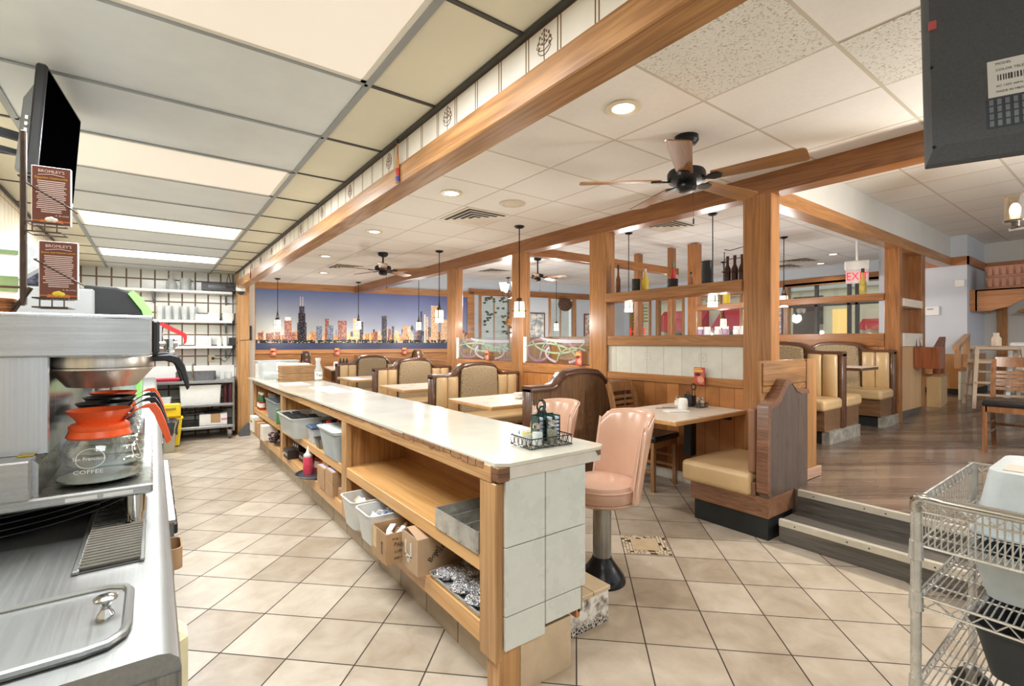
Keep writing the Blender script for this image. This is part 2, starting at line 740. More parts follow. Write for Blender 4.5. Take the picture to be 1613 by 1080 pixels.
# painted sprig on every fourth soffit tile (inlaid in the tile face)
SPRIG = M('sprig_brown', (112, 78, 52), .4, 0, .05, 20)
b = B()
for k in range(-8, 13):
    yc = (k * 4 + 2.5) * .152 - .152 * 3 + .0
    yc = 1.132 + k * .608
    if not (-1 < yc < 7.6):
        continue
    X = .9645
    b.tube([(X, yc, 2.175), (X, yc + .002, 2.21), (X, yc, 2.262)], .0016, 5)
    for zz, sp in ((2.19, .030), (2.205, .036), (2.222, .026)):
        for sg in (-1, 1):
            b.tube([(X, yc, zz), (X, yc + sg * sp * .6, zz + .006), (X, yc + sg * sp, zz + .018), (X, yc + sg * sp * .8, zz + .028)], .0014, 5)
            b.ell((X, yc + sg * sp * .8, zz + .03), .001, .005, .005, 8, 5)
    for zz in (2.236, 2.25, 2.266):
        b.ell((X, yc, zz), .001, .005, .006, 8, 5)
        b.ell((X, yc + .01, zz - .006), .001, .004, .004, 8, 5)
        b.ell((X, yc - .01, zz - .006), .001, .004, .004, 8, 5)
o = struct(b.obj('soffit_sprig_pattern', SPRIG))
o.parent = sof

# ---- kitchen ceiling
CREAM = M('cream_ceiling_panel', (232, 230, 212), .6, 0, .03, 2.5)
DIFF = M('unlit_diffuser', (226, 234, 240), .35, 0, .04, 3)
KZ = 2.295
yk = [1.22 + .595 * k for k in range(-6, 12)]
b = B()
b.box((-.487, -1.6, KZ), (.66, 8.6, KZ + .04))
struct(b.obj('ceiling_kitchen', DIFF))
for nm, x0, x1 in (('ceiling_kitchen_border', .66, .966), ('ceiling_kitchen_edge', -.80, -.487)):
    b = B()
    b.box((x0, -1.6, KZ), (x1, 8.6, KZ + .04))
    struct(b.obj(nm, CREAM))
TB = M('grey_ceiling_bar', (152, 158, 162), .45, .2, .05, 6)
TBD = M('dark_ceiling_bar', (66, 66, 64), .5, .2, .05, 6)
b = B()
for x0 in (-.487, .66):
    b.box((x0 - .013, -2.4, KZ - .006), (x0 + .013, 8.4, KZ + .004))
for y in yk:
    b.box((-.487, y - .009, KZ - .006), (.66, y + .009, KZ + .004))
b.mi = 1
for y in yk:
    b.box((.66, y - .008, KZ - .005), (.966, y + .008, KZ + .004))
    b.box((-.78, y - .008, KZ - .005), (-.487, y + .008, KZ + .004))
b.box((.945, -2.4, KZ - .014), (.968, 7.95, KZ + .004))
b.box((-.79, -2.4, KZ - .012), (-.765, 8.3, KZ + .004))
struct(b.obj('ceiling_grid_bars', [TB, TBD]))
# fluorescent troffers
LITC = glow('lit_diffuser_cream', (240, 232, 220), .36)
FRM = M('troffer_frame', (232, 232, 226), .4, 0, .02, 5)


def troffer(y0, y1, label, mat, power):
    t = thing('ceiling_light', label, 'ceiling light', (.0865, (y0 + y1) / 2, KZ), 0, 'fluorescent ceiling lights over the kitchen')
    hx, hy = .5605, (y1 - y0) / 2 - .009
    b = B()
    for a, c in (((-hx, -hy, -.004), (hx, -hy + .02, .003)), ((-hx, hy - .02, -.004), (hx, hy, .003)), ((-hx, -hy, -.004), (-hx + .02, hy, .003)), ((hx - .02, -hy, -.004), (hx, hy, .003))):
        b.box(a, c)
    b.obj('frame', FRM, t)
    b = B()
    b.box((-hx + .018, -hy + .018, -.003), (hx - .018, hy - .018, .002))
    b.obj('diffuser', mat, t)
    lamp('ceiling_light_lamp', 'AREA', (.0865, (y0 + y1) / 2, KZ - .02), power, (.96, .985, 1.0), (1.0, .5))
    return t


troffer(yk[3], yk[4], 'lit fluorescent ceiling panel directly above the camera position', LITC, 12)
troffer(yk[6], yk[7], 'nearest lit fluorescent panel, large cream diffuser at top of the photo', LITC, 40)
troffer(yk[9], yk[10], 'second lit fluorescent ceiling panel, beside the black television', LITC, 44)
troffer(yk[12], yk[13], 'third lit fluorescent ceiling panel, narrow, above the steel brewer', glow('lit_diffuser_warm', (255, 248, 230), .7), 40)
troffer(yk[15], yk[16], 'farthest lit fluorescent panel, whitest, closest to the tiled back wall', glow('lit_diffuser_white', (255, 255, 255), 1.2), 34)

# ---- dining ceiling
DC = tiles('ceiling_tile', 'xy', (.615, .655), (244, 241, 235), (206, 197, 180), .018, 0, (2.49 / .615, 1.54 / .655), .9, .025, .03, .3, None, 40)
DZ = 2.665
b = B()
b.box((1.04, -1.6, DZ), (4.05, 13.0, DZ + .05))
struct(b.obj('ceiling_dining', DC))
m, nt, p = new_mat('coarse_ceiling_tile')
g = G(nt)
f = g.noise(g.map(g.obj(), (1, 1, 1)), 75., 3, .7)
g.put(p.inputs['Base Color'], g.ramp(f, (.33, lin((168, 156, 138))), (.46, lin((232, 230, 222)))))
g.put(p.inputs['Normal'], g.bump(f, .6, .006))
p.inputs['Roughness'].default_value = .95
COARSE = m
for x0, y0 in ((1.885, .894), (2.5, .239)):
    b = B()
    b.box((x0, y0, DZ - .003), (x0 + .595, y0 + .635, DZ + .01))
    struct(b.obj('ceiling_tile_coarse', COARSE))
RC = tiles('ceiling_tile_right', 'xy', (.62, .62), (240, 235, 226), (208, 200, 184), .02, 0, (.3, .4), .9, .025, .03, .3, None, 40)
b = B()
b.box((4.05, -1.6, 2.95), (14.5, 2.0, 3.0))
struct(b.obj('ceiling_raised', RC))
b = B()
b.box((4.05, 2.0, 3.02), (14.5, 13.0, 3.07))
struct(b.obj('ceiling_booth_area', tiles('ceiling_tile_booth', 'xy', (.62, .62), (248, 248, 246), (212, 208, 200), .02, 0, (.3, .1), .9, .025, .03, .3, None, 40)))

# ---- mural wall (runs slightly askew)
MW0 = (1.1, 12.34)
MANG = math.atan(-.182)
mca = math.cos(MANG)


def mw(x):
    return (x - 1.1) / mca


def mwobj(b, name, mat):
    return b.obj(name, mat, None, (MW0[0], MW0[1], 0), (0, 0, MANG))


# wall with two window openings
WIN = [(7.26, 8.14), (9.45, 10.28)]
b = B()
zs, zt = .95, 2.6
b.box((mw(1.05), 0, 0), (mw(WIN[0][0]), .14, 3.1))
b.box((mw(WIN[0][1]), 0, 0), (mw(WIN[1][0]), .14, 3.1))
b.box((mw(WIN[1][1]), 0, 0), (mw(12.6), .14, 3.1))
for a, c in WIN:
    b.box((mw(a), 0, 0), (mw(c), .14, zs))
    b.box((mw(a), 0, zt), (mw(c), .14, 3.1))
struct(mwobj(b, 'wall_mural', WALLB))
b = B()
b.box((mw(1.2), -.04, 2.51), (mw(6.9), 0, 2.68), .003)
b.box((mw(1.62), -.045, 1.0), (mw(1.86), 0, 2.51), .003)
b.box((mw(6.86), -.05, .0), (mw(7.06), 0, 2.68), .003)
struct(mwobj(b, 'trim_5', OAK('x')))
b = B()
b.box((mw(6.9), -.05, 2.60), (mw(12.4), 0, 2.76), .003)
struct(mwobj(b, 'trim_6', OAKD('x')))
PANEL = tiles('oak_wainscot_x', 'xz', (1.3, 3.), (178, 118, 64), (120, 74, 36), .006, 0, (.3, .5), .35, .05, .1, .2, (150, 94, 46), 3.)
b = B()
b.box((mw(1.2), -.02, 0), (mw(12.4), 0, 1.03))
struct(mwobj(b, 'wall_mural_wainscot', OAK('x')))
b = B()
b.box((mw(1.2), -.05, 1.03), (mw(7.0), 0, 1.125), .004)
struct(mwobj(b, 'trim_7', wood('rail_light', (158, 104, 56), (206, 150, 96), 'x', 1., .3)))
# the skyline mural print
m, nt, p = new_mat('mural_sky')
g = G(nt)
x, y, z = g.xyz(g.obj())
gx = g.rng(x, .7, 5.9)
gz = g.rng(z, 1.35, 2.5)
c1 = g.mix(gz, lin((184, 182, 160)), lin((96, 114, 158)))
c2 = g.mix(gz, lin((150, 160, 192)), lin((78, 88, 150)))
cc = g.mix(gx, c1, c2)
nz = g.noise(g.map(g.obj(), (1, 1, 2)), 1.2, 4)
hs = g.n('ShaderNodeHueSaturation')
g.put(hs.inputs['Color'], cc)
g.put(hs.inputs['Value'], g.rng(nz, .3, .7, .94, 1.05))
g.put(p.inputs['Base Color'], hs.outputs[0])
p.inputs['Roughness'].default_value = .45
SKYM = m


def facade(name, wall, lit, sx=38., sz=34., thr=.5):
    m, nt, p = new_mat(name)
    g = G(nt)
    x, y, z = g.xyz(g.obj())
    u, v = g.m('MULTIPLY', x, sx), g.m('MULTIPLY', z, sz)
    wn = g.n('ShaderNodeTexWhiteNoise', noise_dimensions='2D')
    g.put(wn.inputs['Vector'], g.vec(g.m('FLOOR', u), g.m('FLOOR', v)))
    on = g.m('GREATER_THAN', wn.outputs['Value'], thr)
    gap = g.m('MULTIPLY', g.m('LESS_THAN', g.m('FRACT', u), .7), g.m('LESS_THAN', g.m('FRACT', v), .6))
    g.put(p.inputs['Base Color'], g.mix(g.m('MULTIPLY', on, gap), lin(wall), lin(lit)))
    p.inputs['Roughness'].default_value = .45
    return m


FC = [SKYM,
      facade('print_orange', (188, 124, 72), (230, 186, 124)),
      facade('print_dark', (46, 44, 62), (148, 130, 110), 40, 40, .72),
      facade('print_red', (128, 70, 62), (196, 140, 110), 36, 36, .6),
      facade('print_yellow', (214, 172, 104), (236, 210, 154)),
      facade('print_blue', (96, 106, 128), (160, 166, 176)),
      facade('print_pale', (214, 170, 130), (246, 226, 190)),
      M('print_trees', (40, 44, 44), .5, 0, .2, 20),
      M('print_water', (54, 62, 96), .4, 0, .12, 3),
      M('print_lights', (240, 226, 180), .5, 0, .1, 30),
      M('print_white', (240, 226, 214), .5, 0, .05, 30)]
t = B()
mx0, mx1, mz0, mz1 = mw(1.86), mw(6.86), 1.125, 2.51
t.box((mx0, -.02, mz0), (mx1, -.012, mz1))


def px(u):   # photograph-of-the-mural coordinate: 0..1 across the print
    return mx0 + (mx1 - mx0) * u


def bld(u0, u1, z0, z1, k, d):
    t.mi = k
    t.box((px(u0), -.0205 - d * .0004, z0), (px(u1), -.015, z1))


random.seed(3)
HZ = 1.30
# low city mass
u = 0.0
while u < 1.0:
    wdt = random.uniform(.006, .022)
    kk = random.choice((1, 1, 4, 3, 6, 1, 4))
    if u > .68:
        kk = random.choice((6, 6, 1, 5, 3))
    bld(u, min(1, u + wdt), HZ, HZ + random.uniform(.13, .27), kk, 2)
    u += wdt * .8
u = .3
while u < 1.0:
    wdt = random.uniform(.006, .016)
    bld(u, min(1, u + wdt), HZ, HZ + random.uniform(.2, .40) * (1 if u > .5 else .75), random.choice((5, 6, 3, 2, 6)), 1)
    u += wdt * 1.25
for u0, u1, h, k, d in ((.115, .145, .50, 3, 3), (.118, .142, .58, 10, 2), (.168, .208, .46, 2, 4), (.173, .203, .68, 2, 4), (.177, .199, .84, 2, 4),
                        (.181, .183, 1.06, 10, 3), (.191, .193, 1.06, 10, 3), (.25, .275, .38, 5, 3), (.288, .305, .56, 3, 3), (.30, .325, .40, 5, 4),
                        (.345, .385, .52, 3, 3), (.415, .445, .58, 6, 3), (.445, .462, .50, 2, 2), (.55, .575, .66, 2, 4), (.60, .61, .4, 2, 3),
                        (.655, .675, .44, 1, 3), (.73, .745, .46, 2, 3), (.745, .755, .80, 2, 3), (.765, .772, .72, 10, 3), (.776, .786, .66, 6, 3),
                        (.80, .84, .94, 6, 4), (.80, .84, .955, 10, 3), (.855, .9, .6, 6, 3), (.93, .95, .42, 5, 3)):
    bld(u0, u1, HZ, HZ + h, k, d)
t.mi = 2
dx = px(.702)
t.prism([(dx - .05, HZ + .36), (dx, HZ + .45), (dx + .05, HZ + .36), (dx, HZ + .27)], -.0222, -.015, 'y')
# tree line, shore lights, lake
for i in range(120):
    u = random.random()
    t.mi = 7
    r = random.uniform(.02, .05)
    t.box((px(u) - r, -.0226, HZ - .02), (px(u) + r, -.015, HZ + random.uniform(.02, .07)))
t.mi = 9
for i in range(170):
    u = random.random()
    zz = HZ - .012 + random.uniform(-.008, .03)
    t.box((px(u) - .012, -.023, zz), (px(u) + .012, -.015, zz + .008))
t.mi = 8
t.box((px(0), -.0234, mz0), (px(1), -.015, HZ - .02))
mur = mwobj(t, 'skyline_mural', FC)
tag(mur, 'wide skyline mural print of a lakeside city at dusk on the far wall', 'mural')

# ---- windows on the mural wall
SLAT = M('white_blind', (240, 238, 232), .5, 0, .02, 5)


def window(n, x0, x1, z0, z1, place, blind=True):
    """x along the wall, y = into the wall; place(b,name,mat,parent)"""
    fr = B()
    f = .05
    fr.box((x0 - .06, -.03, z0 - .05), (x0 + .015, .14, z1 + .06), .004)
    fr.box((x1 - .015, -.03, z0 - .05), (x1 + .06, .14, z1 + .06), .004)
    fr.box((x0, -.03, z1 - .015), (x1, .14, z1 + .06), .004)
    fr.box((x0, -.05, z0 - .05), (x1, .14, z0 + .015), .004)
    fr.box(((x0 + x1) / 2 - .018, .08, z0), ((x0 + x1) / 2 + .018, .12, z1))
    wnd = struct(place(fr, 'window_%d' % n, OAK('z')))
    gl = B()
    gl.box((x0, .098, z0), (x1, .102, z1))
    q = place(gl, 'window_pane', GLASS)
    q.parent = wnd
    q.matrix_parent_inverse = wnd.matrix_basis.inverted()
    if blind:
        s = B()
        zz = z0 + .02
        while zz < z1 - .03:
            s.add([(x0 + .03, .03, zz), (x1 - .03, .03, zz), (x1 - .03, .055, zz + .012), (x0 + .03, .055, zz + .012)], [(0, 1, 2, 3)])
            zz += .034
        s.box((x0 + .03, .025, z1 - .05), (x1 - .03, .065, z1 - .015))
        q = place(s, 'window_blind', SLAT)
        q.parent = wnd
        q.matrix_parent_inverse = wnd.matrix_basis.inverted()
    return wnd


for i, (a, c) in enumerate(WIN):
    window(i + 1, mw(a), mw(c), zs, zt, lambda b, n, mt: mwobj(b, n, mt))

# ---- partition between tile floor and booth area (posts, beam, panels)
PX0, PX1 = 3.96, 4.085
nt_ = [8]


def trim(b, mat):
    o = struct(b.obj('trim_%d' % nt_[0], mat))
    nt_[0] += 1
    return o


def post(x0, x1, y0, y1, z0, z1, mat=None):
    b = B()
    b.box((x0, y0, z0), (x1, y1, z1), .005)
    return trim(b, mat or OAK('z'))


post(3.955, 4.10, 1.86, 2.09, 0, 2.51)
POSTS = [(3.60, 3.86), (5.09, 5.33), (6.86, 7.15)]
for y0, y1 in POSTS:
    post(3.955, 4.09, y0, y1, 0, 2.51)
b = B()
b.box((3.955, -1.5, 2.50), (4.125, 11.8, 2.668), .005)
trim(b, OAKD('y'))
WAIN = tiles('oak_wainscot', 'yz', (.135, 4.), (178, 120, 68), (104, 62, 30), .005, 0, (.1, .5), .34, .14, .1, .3, (134, 84, 42), 4.)
b = B()
b.box((3.975, 1.68, 0), (4.085, 12.0, .925))
struct(b.obj('wall_partition', WAIN))
b = B()
b.box((3.966, 1.68, 0), (3.98, 3.3, .095), .003)
struct(b.obj('baseboard_partition', tiles('base_tile', 'yz', (.3, .3), (222, 216, 202), (150, 140, 124), .006, 0, (.1, .5), .35, .02, .05, .1)))
b = B()
b.box((3.962, 2.09, .915), (4.09, 3.6, .99), .004)
b.box((3.962, 3.86, .915), (4.09, 5.09, 1.04), .004)
b.box((3.962, 5.33, .915), (4.09, 6.86, 1.04), .004)
b.box((3.962, 7.15, .915), (4.09, 11.8, .99), .004)
trim(b, OAK('y'))
b = B()
b.box((3.985, 2.09, .985), (4.07, 3.6, 1.275))
struct(b.obj('wall_partition_tile', tiles('ivory_tile', 'yz', (.2, .6), (224, 224, 214), (170, 160, 140), .004, 0, (.45, .6), .3, .02, .06, .15, (204, 206, 198), 7.)))
b = B()
for yc in (3.08, 2.475):
    for q, r in (((yc - .035, 1.13), (yc + .035, 1.13)), ((yc - .035, 1.2), (yc + .035, 1.2)), ((yc - .035, 1.13), (yc - .035, 1.2)), ((yc + .035, 1.13), (yc + .035, 1.2)), ((yc - .02, 1.175), (yc, 1.155)), ((yc, 1.155), (yc + .02, 1.18))):
        b.tube([(3.985, q[0], q[1]), (3.985, r[0], r[1])], .0012, 4)
o = struct(b.obj('tile_flower_outline', M('tile_sketch', (176, 150, 120), .6, 0, .05, 20)))
b = B()
b.box((3.962, 2.09, 1.27), (4.09, 3.6, 1.372), .004)
trim(b, OAK('y'))
b = B()
b.box((3.93, 2.09, 1.735), (4.12, 3.6, 1.83), .004)
trim(b, OAK('y'))

# cross beam through the booth area and painted bulkheads over both beams
b = B()
b.box((4.1, 5.12, 2.49), (7.5, 5.24, 2.61), .004)
trim(b, OAKD('x'))
b = B()
b.box((4.0, -1.5, 2.66), (4.1, 12.0, 3.05))
struct(b.obj('wall_bulkhead_partition', WALLG))
b = B()
b.box((4.10, 1.95, 2.49), (9.98, 2.10, 2.62), .004)
trim(b, OAK('x'))
b = B()
b.box((4.10, 1.97, 2.615), (10.0, 2.08, 3.06))
struct(b.obj('wall_bulkhead', WALLG))

# ---- second partition, beyond the booths
b = B()
b.box((7.47, 2.11, .28), (7.6, 9.6, 1.27))
struct(b.obj('wall_partition_far', WAIN))
b = B()
b.box((7.455, 2.11, 1.25), (7.62, 9.6, 1.42), .004)
trim(b, OAKD('y'))
b = B()
b.box((7.44, 2.11, 1.84), (7.63, 4.75, 1.93), .004)
trim(b, OAKD('y'))
post(7.47, 7.60, 1.955, 2.11, .28, 2.5, OAKD('z'))
for y0, y1 in ((4.75, 4.93), (5.26, 5.34), (6.0, 6.1)):
    post(7.47, 7.62, y0, y1, .28, 3.0, OAKD('z'))
post(8.40, 8.58, 1.955, 2.11, .35, 2.5, OAKD('z'))
b = B()
b.box((7.6, 1.96, .42), (8.4, 2.09, 1.25))
struct(b.obj('wall_partition_end', tiles('oak_slats', 'xz', (.09, 4.), (206, 168, 126), (136, 98, 60), .004, 0, (.1, .5), .35, .06, .06, .2)))
b = B()
b.box((7.6, 1.95, .30), (8.4, 2.09, .43))
struct(b.obj('baseboard_partition_end', steel('kick_plate', (150, 150, 146), .4, 'x')))
b = B()
b.box((7.6, 1.94, 1.25), (8.4, 2.10, 1.42), .004)
b.box((7.6, 1.94, 1.76), (8.4, 2.10, 1.86), .004)
trim(b, M('cream_counter', (222, 214, 200), .3, 0, .04, 8))
b = B()
b.box((8.0, 2.09, 1.42), (8.6, 2.11, 2.5))
trim(b, OAKD('z'))

# ---- far right end of the room
WAR = M('right_wall_blue', (204, 209, 218), .7, 0, .02, 3)
b = B()
b.box((10.0, 1.9, .3), (10.1, 2.9, 3.0))
b.box((10.0, 1.78, .3), (11.3, 1.9, 3.0))
struct(b.obj('wall_right_corner', WAR))
b = B()
b.box((11.2, -3.0, .3), (11.32, 1.78, 3.0))
struct(b.obj('wall_right', WALLG))
b = B()
b.box((9.97, 1.75, 2.49), (10.0, 2.6, 2.62), .003)
b.box((9.97, 1.75, 2.49), (11.2, 1.78, 2.62), .003)
b.box((11.17, -3, 2.49), (11.2, 1.78, 2.62), .003)
trim(b, wood('band_oak', (150, 92, 56), (190, 130, 84), 'x', 1., .4, .8, .05))
b = B()
b.box((9.98, 1.76, .3), (10.0, 2.6, 1.12))
b.box((9.98, 1.76, .3), (11.2, 1.78, 1.12))
struct(b.obj('wall_right_wainscot', tiles('oak_slats_y', 'xz', (.12, 4.), (192, 138, 84), (130, 84, 46), .004, 0, (.1, .5), .35, .06, .08, .2)))
b = B()
b.box((9.96, 1.74, .3), (9.99, 2.6, .58))
b.box((9.96, 1.74, .3), (11.2, 1.77, .58))
struct(b.obj('baseboard_right', TOE))
b = B()
b.box((11.16, .2, 1.45), (11.2, 1.15, 2.49), .003)
b.box((11.15, 1.5, .3), (11.2, 1.62, 2.0), .003)
trim(b, OAK('z'))

# ---- exterior wall of the booth area with windows
EX = 12.2


def exobj(b, n, mt):
    return b.obj(n, mt, None, (EX, 0, 0), (0, 0, -PI / 2))   # local x -> -Y world, local y -> +X world


EW = [(2.9, 5.35, .9, 2.62), (6.5, 7.7, .9, 2.55), (8.2, 9.05, .9, 2.55), (9.35, 10.05, .9, 2.55)]
b = B()
ys = 1.7
for (a, c, z0, z1) in EW:
    b.box((-a, 0, .3), (-ys, .14, 3.1))
    b.box((-c, 0, .3), (-a, .14, z0))
    b.box((-c, 0, z1), (-a, .14, 3.1))
    ys = c
b.box((-11.5, 0, .3), (-ys, .14, 3.1))
struct(exobj(b, 'wall_far_right', WALLB))
b = B()
b.box((-11.5, -.03, 2.62), (-1.7, 0, 2.78), .003)
o = struct(exobj(b, 'trim_%d' % nt_[0], OAKD('x')))
nt_[0] += 1
DKF = M('dark_bronze_frame', (62, 58, 58), .4, .4, .05, 8)
for i, (a, c, z0, z1) in enumerate(EW):
    window(3 + i, -c, -a, z0, z1, exobj, blind=(i == 3))
b = B()
for yy in (3.35, 3.95, 4.1, 4.75):
    b.box((-yy - .03, .04, .9), (-yy + .03, .13, 2.62))
b.box((-5.35, .04, 2.12), (-2.9, .13, 2.2))
o = struct(exobj(b, 'window_mullions', DKF))

# ---- outside: pavement, the neighbouring building with its red awnings
b = B()
b.box((-6, -14, -.3), (60, 60, -.1))
struct(b.obj('ground_outside', M('asphalt', (206, 205, 202), .9, 0, .06, 2)))
RED = M('red_awning', (196, 44, 52), .6, 0, .05, 3)
nb = thing('building', 'cream shop building with red awnings outside the far right windows', 'building', (18.5, 8, -.1))
b = B()
b.box((0, -7, 0), (4, 9, 4.5))
b.obj('facade', M('cream_facade', (240, 228, 196), .8, 0, .05, 1.), nb)
for yy in (.4, 3.2):
    b = B()
    b.prism([(-1.0, 1.85), (0, 2.75), (0, 1.85)], yy, yy + 2.2, 'y')
    b.obj('awning', RED, nb)
    b = B()
    b.box((-.03, yy + .3, .7), (.02, yy + 1.9, 1.8))
    b.obj('shop_window', M('shop_window', (70, 76, 84), .15, 0, .1, 2), nb)
b = B()
b.box((-.2, -7, 3.2), (0, 9, 3.6))
b.obj('sign_band', M('sign_band_beige', (206, 202, 192), .6, 0, .05, 2), nb)
b = B()
b.prism([(-.6, 1.80), (0, 2.15), (0, 1.80)], -3.1, -2.2, 'y')
b.obj('awning', RED, nb)
b = B()
b.box((-.06, -1.05, .3), (.0, -.1, 3.0))
b.obj('brick_pier', M('brown_brick', (92, 78, 72), .8, 0, .15, 6), nb)
b = B()
b.box((-.05, -1.85, .8), (.0, -1.35, 2.5))
b.obj('lit_window', glow('lit_window', (240, 196, 120), .8), nb)
b = B()
b.box((-.04, -3.1, .8), (.0, -2.2, 1.7))
b.obj('yellow_panel', M('yellow_panel', (232, 214, 130), .6, 0, .05, 2), nb)
bb = B()
bb.box((0, 0, 0), (9, 3, 4.5))
o = bb.obj('building', M('pale_brick', (242, 238, 232), .8, 0, .06, 1.), None, (7.5, 17.5, -.1))
tag(o, 'pale brick building outside the blind covered windows', 'building')

# ================================================================ SERVICE COUNTER
CT = .872
sc_ = thing('service_counter', 'long wooden service counter with cream laminate top and open shelves', 'counter', (0, 0, 0))
TOPL = M('cream_worktop', (204, 200, 184), .14, 0, .03, 3.5)
b = B()
b.prism([(.985, 1.43), (1.03, 1.40), (1.50, 1.40), (1.545, 1.43), (1.545, 6.70), (.93, 6.70), (.95, 4.6), (.965, 4.3)], CT - .012, CT, 'z')
b.obj('worktop', TOPL, sc_)
b = B()
b.prism([(1.035, 1.405), (1.505, 1.405), (1.54, 1.435), (1.54, 1.47), (1.035, 1.47)], CT - .058, CT - .012)
b.obj('end_strip', M('worn_grey_laminate', (206, 200, 188), .5, 0, .06, 10), sc_)
b = B()
b.box((.985, 1.405, CT - .066), (1.035, 1.45, CT - .036), .003)
b.box((.983, 1.404, CT - .038), (1.036, 1.45, CT - .012), .003)
# chipped far corner of the end strip
b.obj('bare_corner_block', wood('corner_walnut', (92, 62, 40), (136, 96, 66), 'x', 2, .5, 1, 0), sc_)
b = B()
b.prism([(1.475, CT - .012), (1.506, CT - .012), (1.506, CT - .036), (1.498, CT - .033), (1.494, CT - .038), (1.486, CT - .028)], 1.4035, 1.41, 'y')
b.obj('chipped_corner', wood('corner_walnut', (92, 62, 40), (136, 96, 66), 'x', 2, .5, 1, 0), sc_)
# worn chipped edge of the laminate
rnd = random.Random(5)
b = B()
y = 1.50
while y < 3.6:
    l = rnd.uniform(.02, .07)
    hh = rnd.uniform(.007, .019)
    b.box((.9795, y, CT - .013 - hh), (.99, y + l, CT - .006))
    y += l * .93
b.obj('chipped_edge', wood('chipped_edge', (104, 72, 48), (168, 124, 84), 'y', 2, .8, 1, 0), sc_)
b = B()
b.box((.982, 1.452, CT - .075), (1.02, 6.68, CT - .012), .003)
b.obj('front_rail', ASH('y'), sc_)
zl, zm = .26, .51
for y0, y1 in ((1.425, 1.53), (3.09, 3.19), (4.98, 5.07), (6.60, 6.68)):
    b = B()
    b.box((.985, y0, .15 if y0 < 1.5 else zl - .08), (1.02, y1, CT - .075), .003)
    b.obj('upright', ASH('z'), sc_)
for y0, y1 in ((3.12, 3.16), (5.01, 5.05), (6.62, 6.66), (1.425, 1.46)):
    b = B()
    b.box((1.02, y0, zl), (1.39, y1, CT - .05))
    b.obj('divider', PLY('z'), sc_)
b = B()
b.box((1.39, 1.43, .18), (1.41, 6.66, CT - .02))
b.obj('back_panel', wood('back_ply', (170, 112, 66), (206, 150, 98), 'y', .8, .45, .9, .05), sc_)
for y0, y1 in ((1.46, 3.12), (3.16, 5.01), (5.05, 6.62)):
    b = B()
    b.box((.998, y0, zm - .02), (1.39, y1, zm))
    b.box((.986, y0 + (.07 if y0 < 2 else .03), zm - .062), (1.0, y1 - .03, zm + .001), .003)
    b.obj('middle_shelf', wood('shelf_ply', (190, 136, 78), (226, 180, 118), 'y', .6, .36, .9, .1), sc_)
b = B()
b.box((.998, 1.46, zl - .02), (1.39, 6.62, zl))
b.box((.986, 1.53, zl - .08), (1.0, 6.60, zl + .001), .003)
b.obj('bottom_shelf', wood('shelf_ply', (190, 136, 78), (226, 180, 118), 'y', .6, .36, .9, .1), sc_)
b = B()
b.box((1.0, 1.43, .0), (1.10, 1.50, .19))
b.obj('corner_block', PLY('z'), sc_)
b = B()
b.box((1.066, 1.46, 0), (1.36, 6.70, .19))
b.obj('plinth', tiles('plinth_tile', 'yz', (.3, .4), (196, 178, 152), (70, 58, 46), .006, 0, (.1, .6), .4, .03, .08, .1, (176, 154, 126)), sc_)
b = B()
b.box((1.10, 1.425, 0), (1.355, 1.47, .205))
b.obj('plinth_end_tile', M('plinth_end', (196, 174, 144), .4, 0, .08, 9), sc_)
IVT = M('ivory_panel_tile', (206, 209, 202), .28, 0, .04, 8)
for x0, x1, z0, z1 in ((1.02, 1.208, .565, .812), (1.212, 1.425, .565, .812), (1.02, 1.208, .315, .561), (1.212, 1.425, .315, .561),
                       (1.02, 1.208, .19, .311), (1.212, 1.40, .225, .311)):
    b = B()
    b.box((x0, 1.412, z0), (x1, 1.426, z1), .0015)
    b.obj('end_tile', IVT, sc_)
b = B()
b.box((1.03, 1.42, .23), (1.41, 1.428, .815))
b.box((1.40, 1.43, .2), (1.425, 6.66, CT - .02))
b.obj('end_panel', M('tile_backing', (150, 138, 118), .8, 0, .1, 12), sc_)
# tiled foot rest along the customer side with its broken plaster end
fr_ = sc_
b = B()
b.box((1.365, 1.55, .145), (1.73, 6.55, .165), .002)
b.obj('foot_rest_tile', tiles('step_tile', 'xy', (.33, .3), (206, 182, 148), (80, 66, 50), .004, 0, (.9, .05), .35, .03, .08, .1), fr_)
m, nt, p = new_mat('broken_plaster')
g = G(nt)
o_ = g.obj()
vo = g.n('ShaderNodeTexVoronoi', feature='DISTANCE_TO_EDGE')
g.put(vo.inputs['Vector'], o_)
vo.inputs['Scale'].default_value = 75.
x, y, z = g.xyz(o_)
f = g.noise(o_, 16., 6, .7)
low = g.rng(z, .0, .06, .28, 0.)
dk = g.ramp(g.m('SUBTRACT', f, low), (.3, lin((44, 38, 34))), (.42, lin((160, 150, 138))), (.52, lin((226, 222, 212))))
mesh_ = g.m('MULTIPLY', g.m('LESS_THAN', vo.outputs['Distance'], .09), g.rng(z, .03, .09, 1., 0.))
g.put(p.inputs['Base Color'], g.mix(mesh_, dk, lin((204, 198, 186))))
p.inputs['Roughness'].default_value = .9
g.put(p.inputs['Normal'], g.bump(f, .6, .01))
b = B()
b.box((1.36, 1.555, 0), (1.72, 6.53, .145))
k_ = b.obj('foot_rest_core', m, fr_)
k_['label'] = 'broken white plaster end of the foot rest'

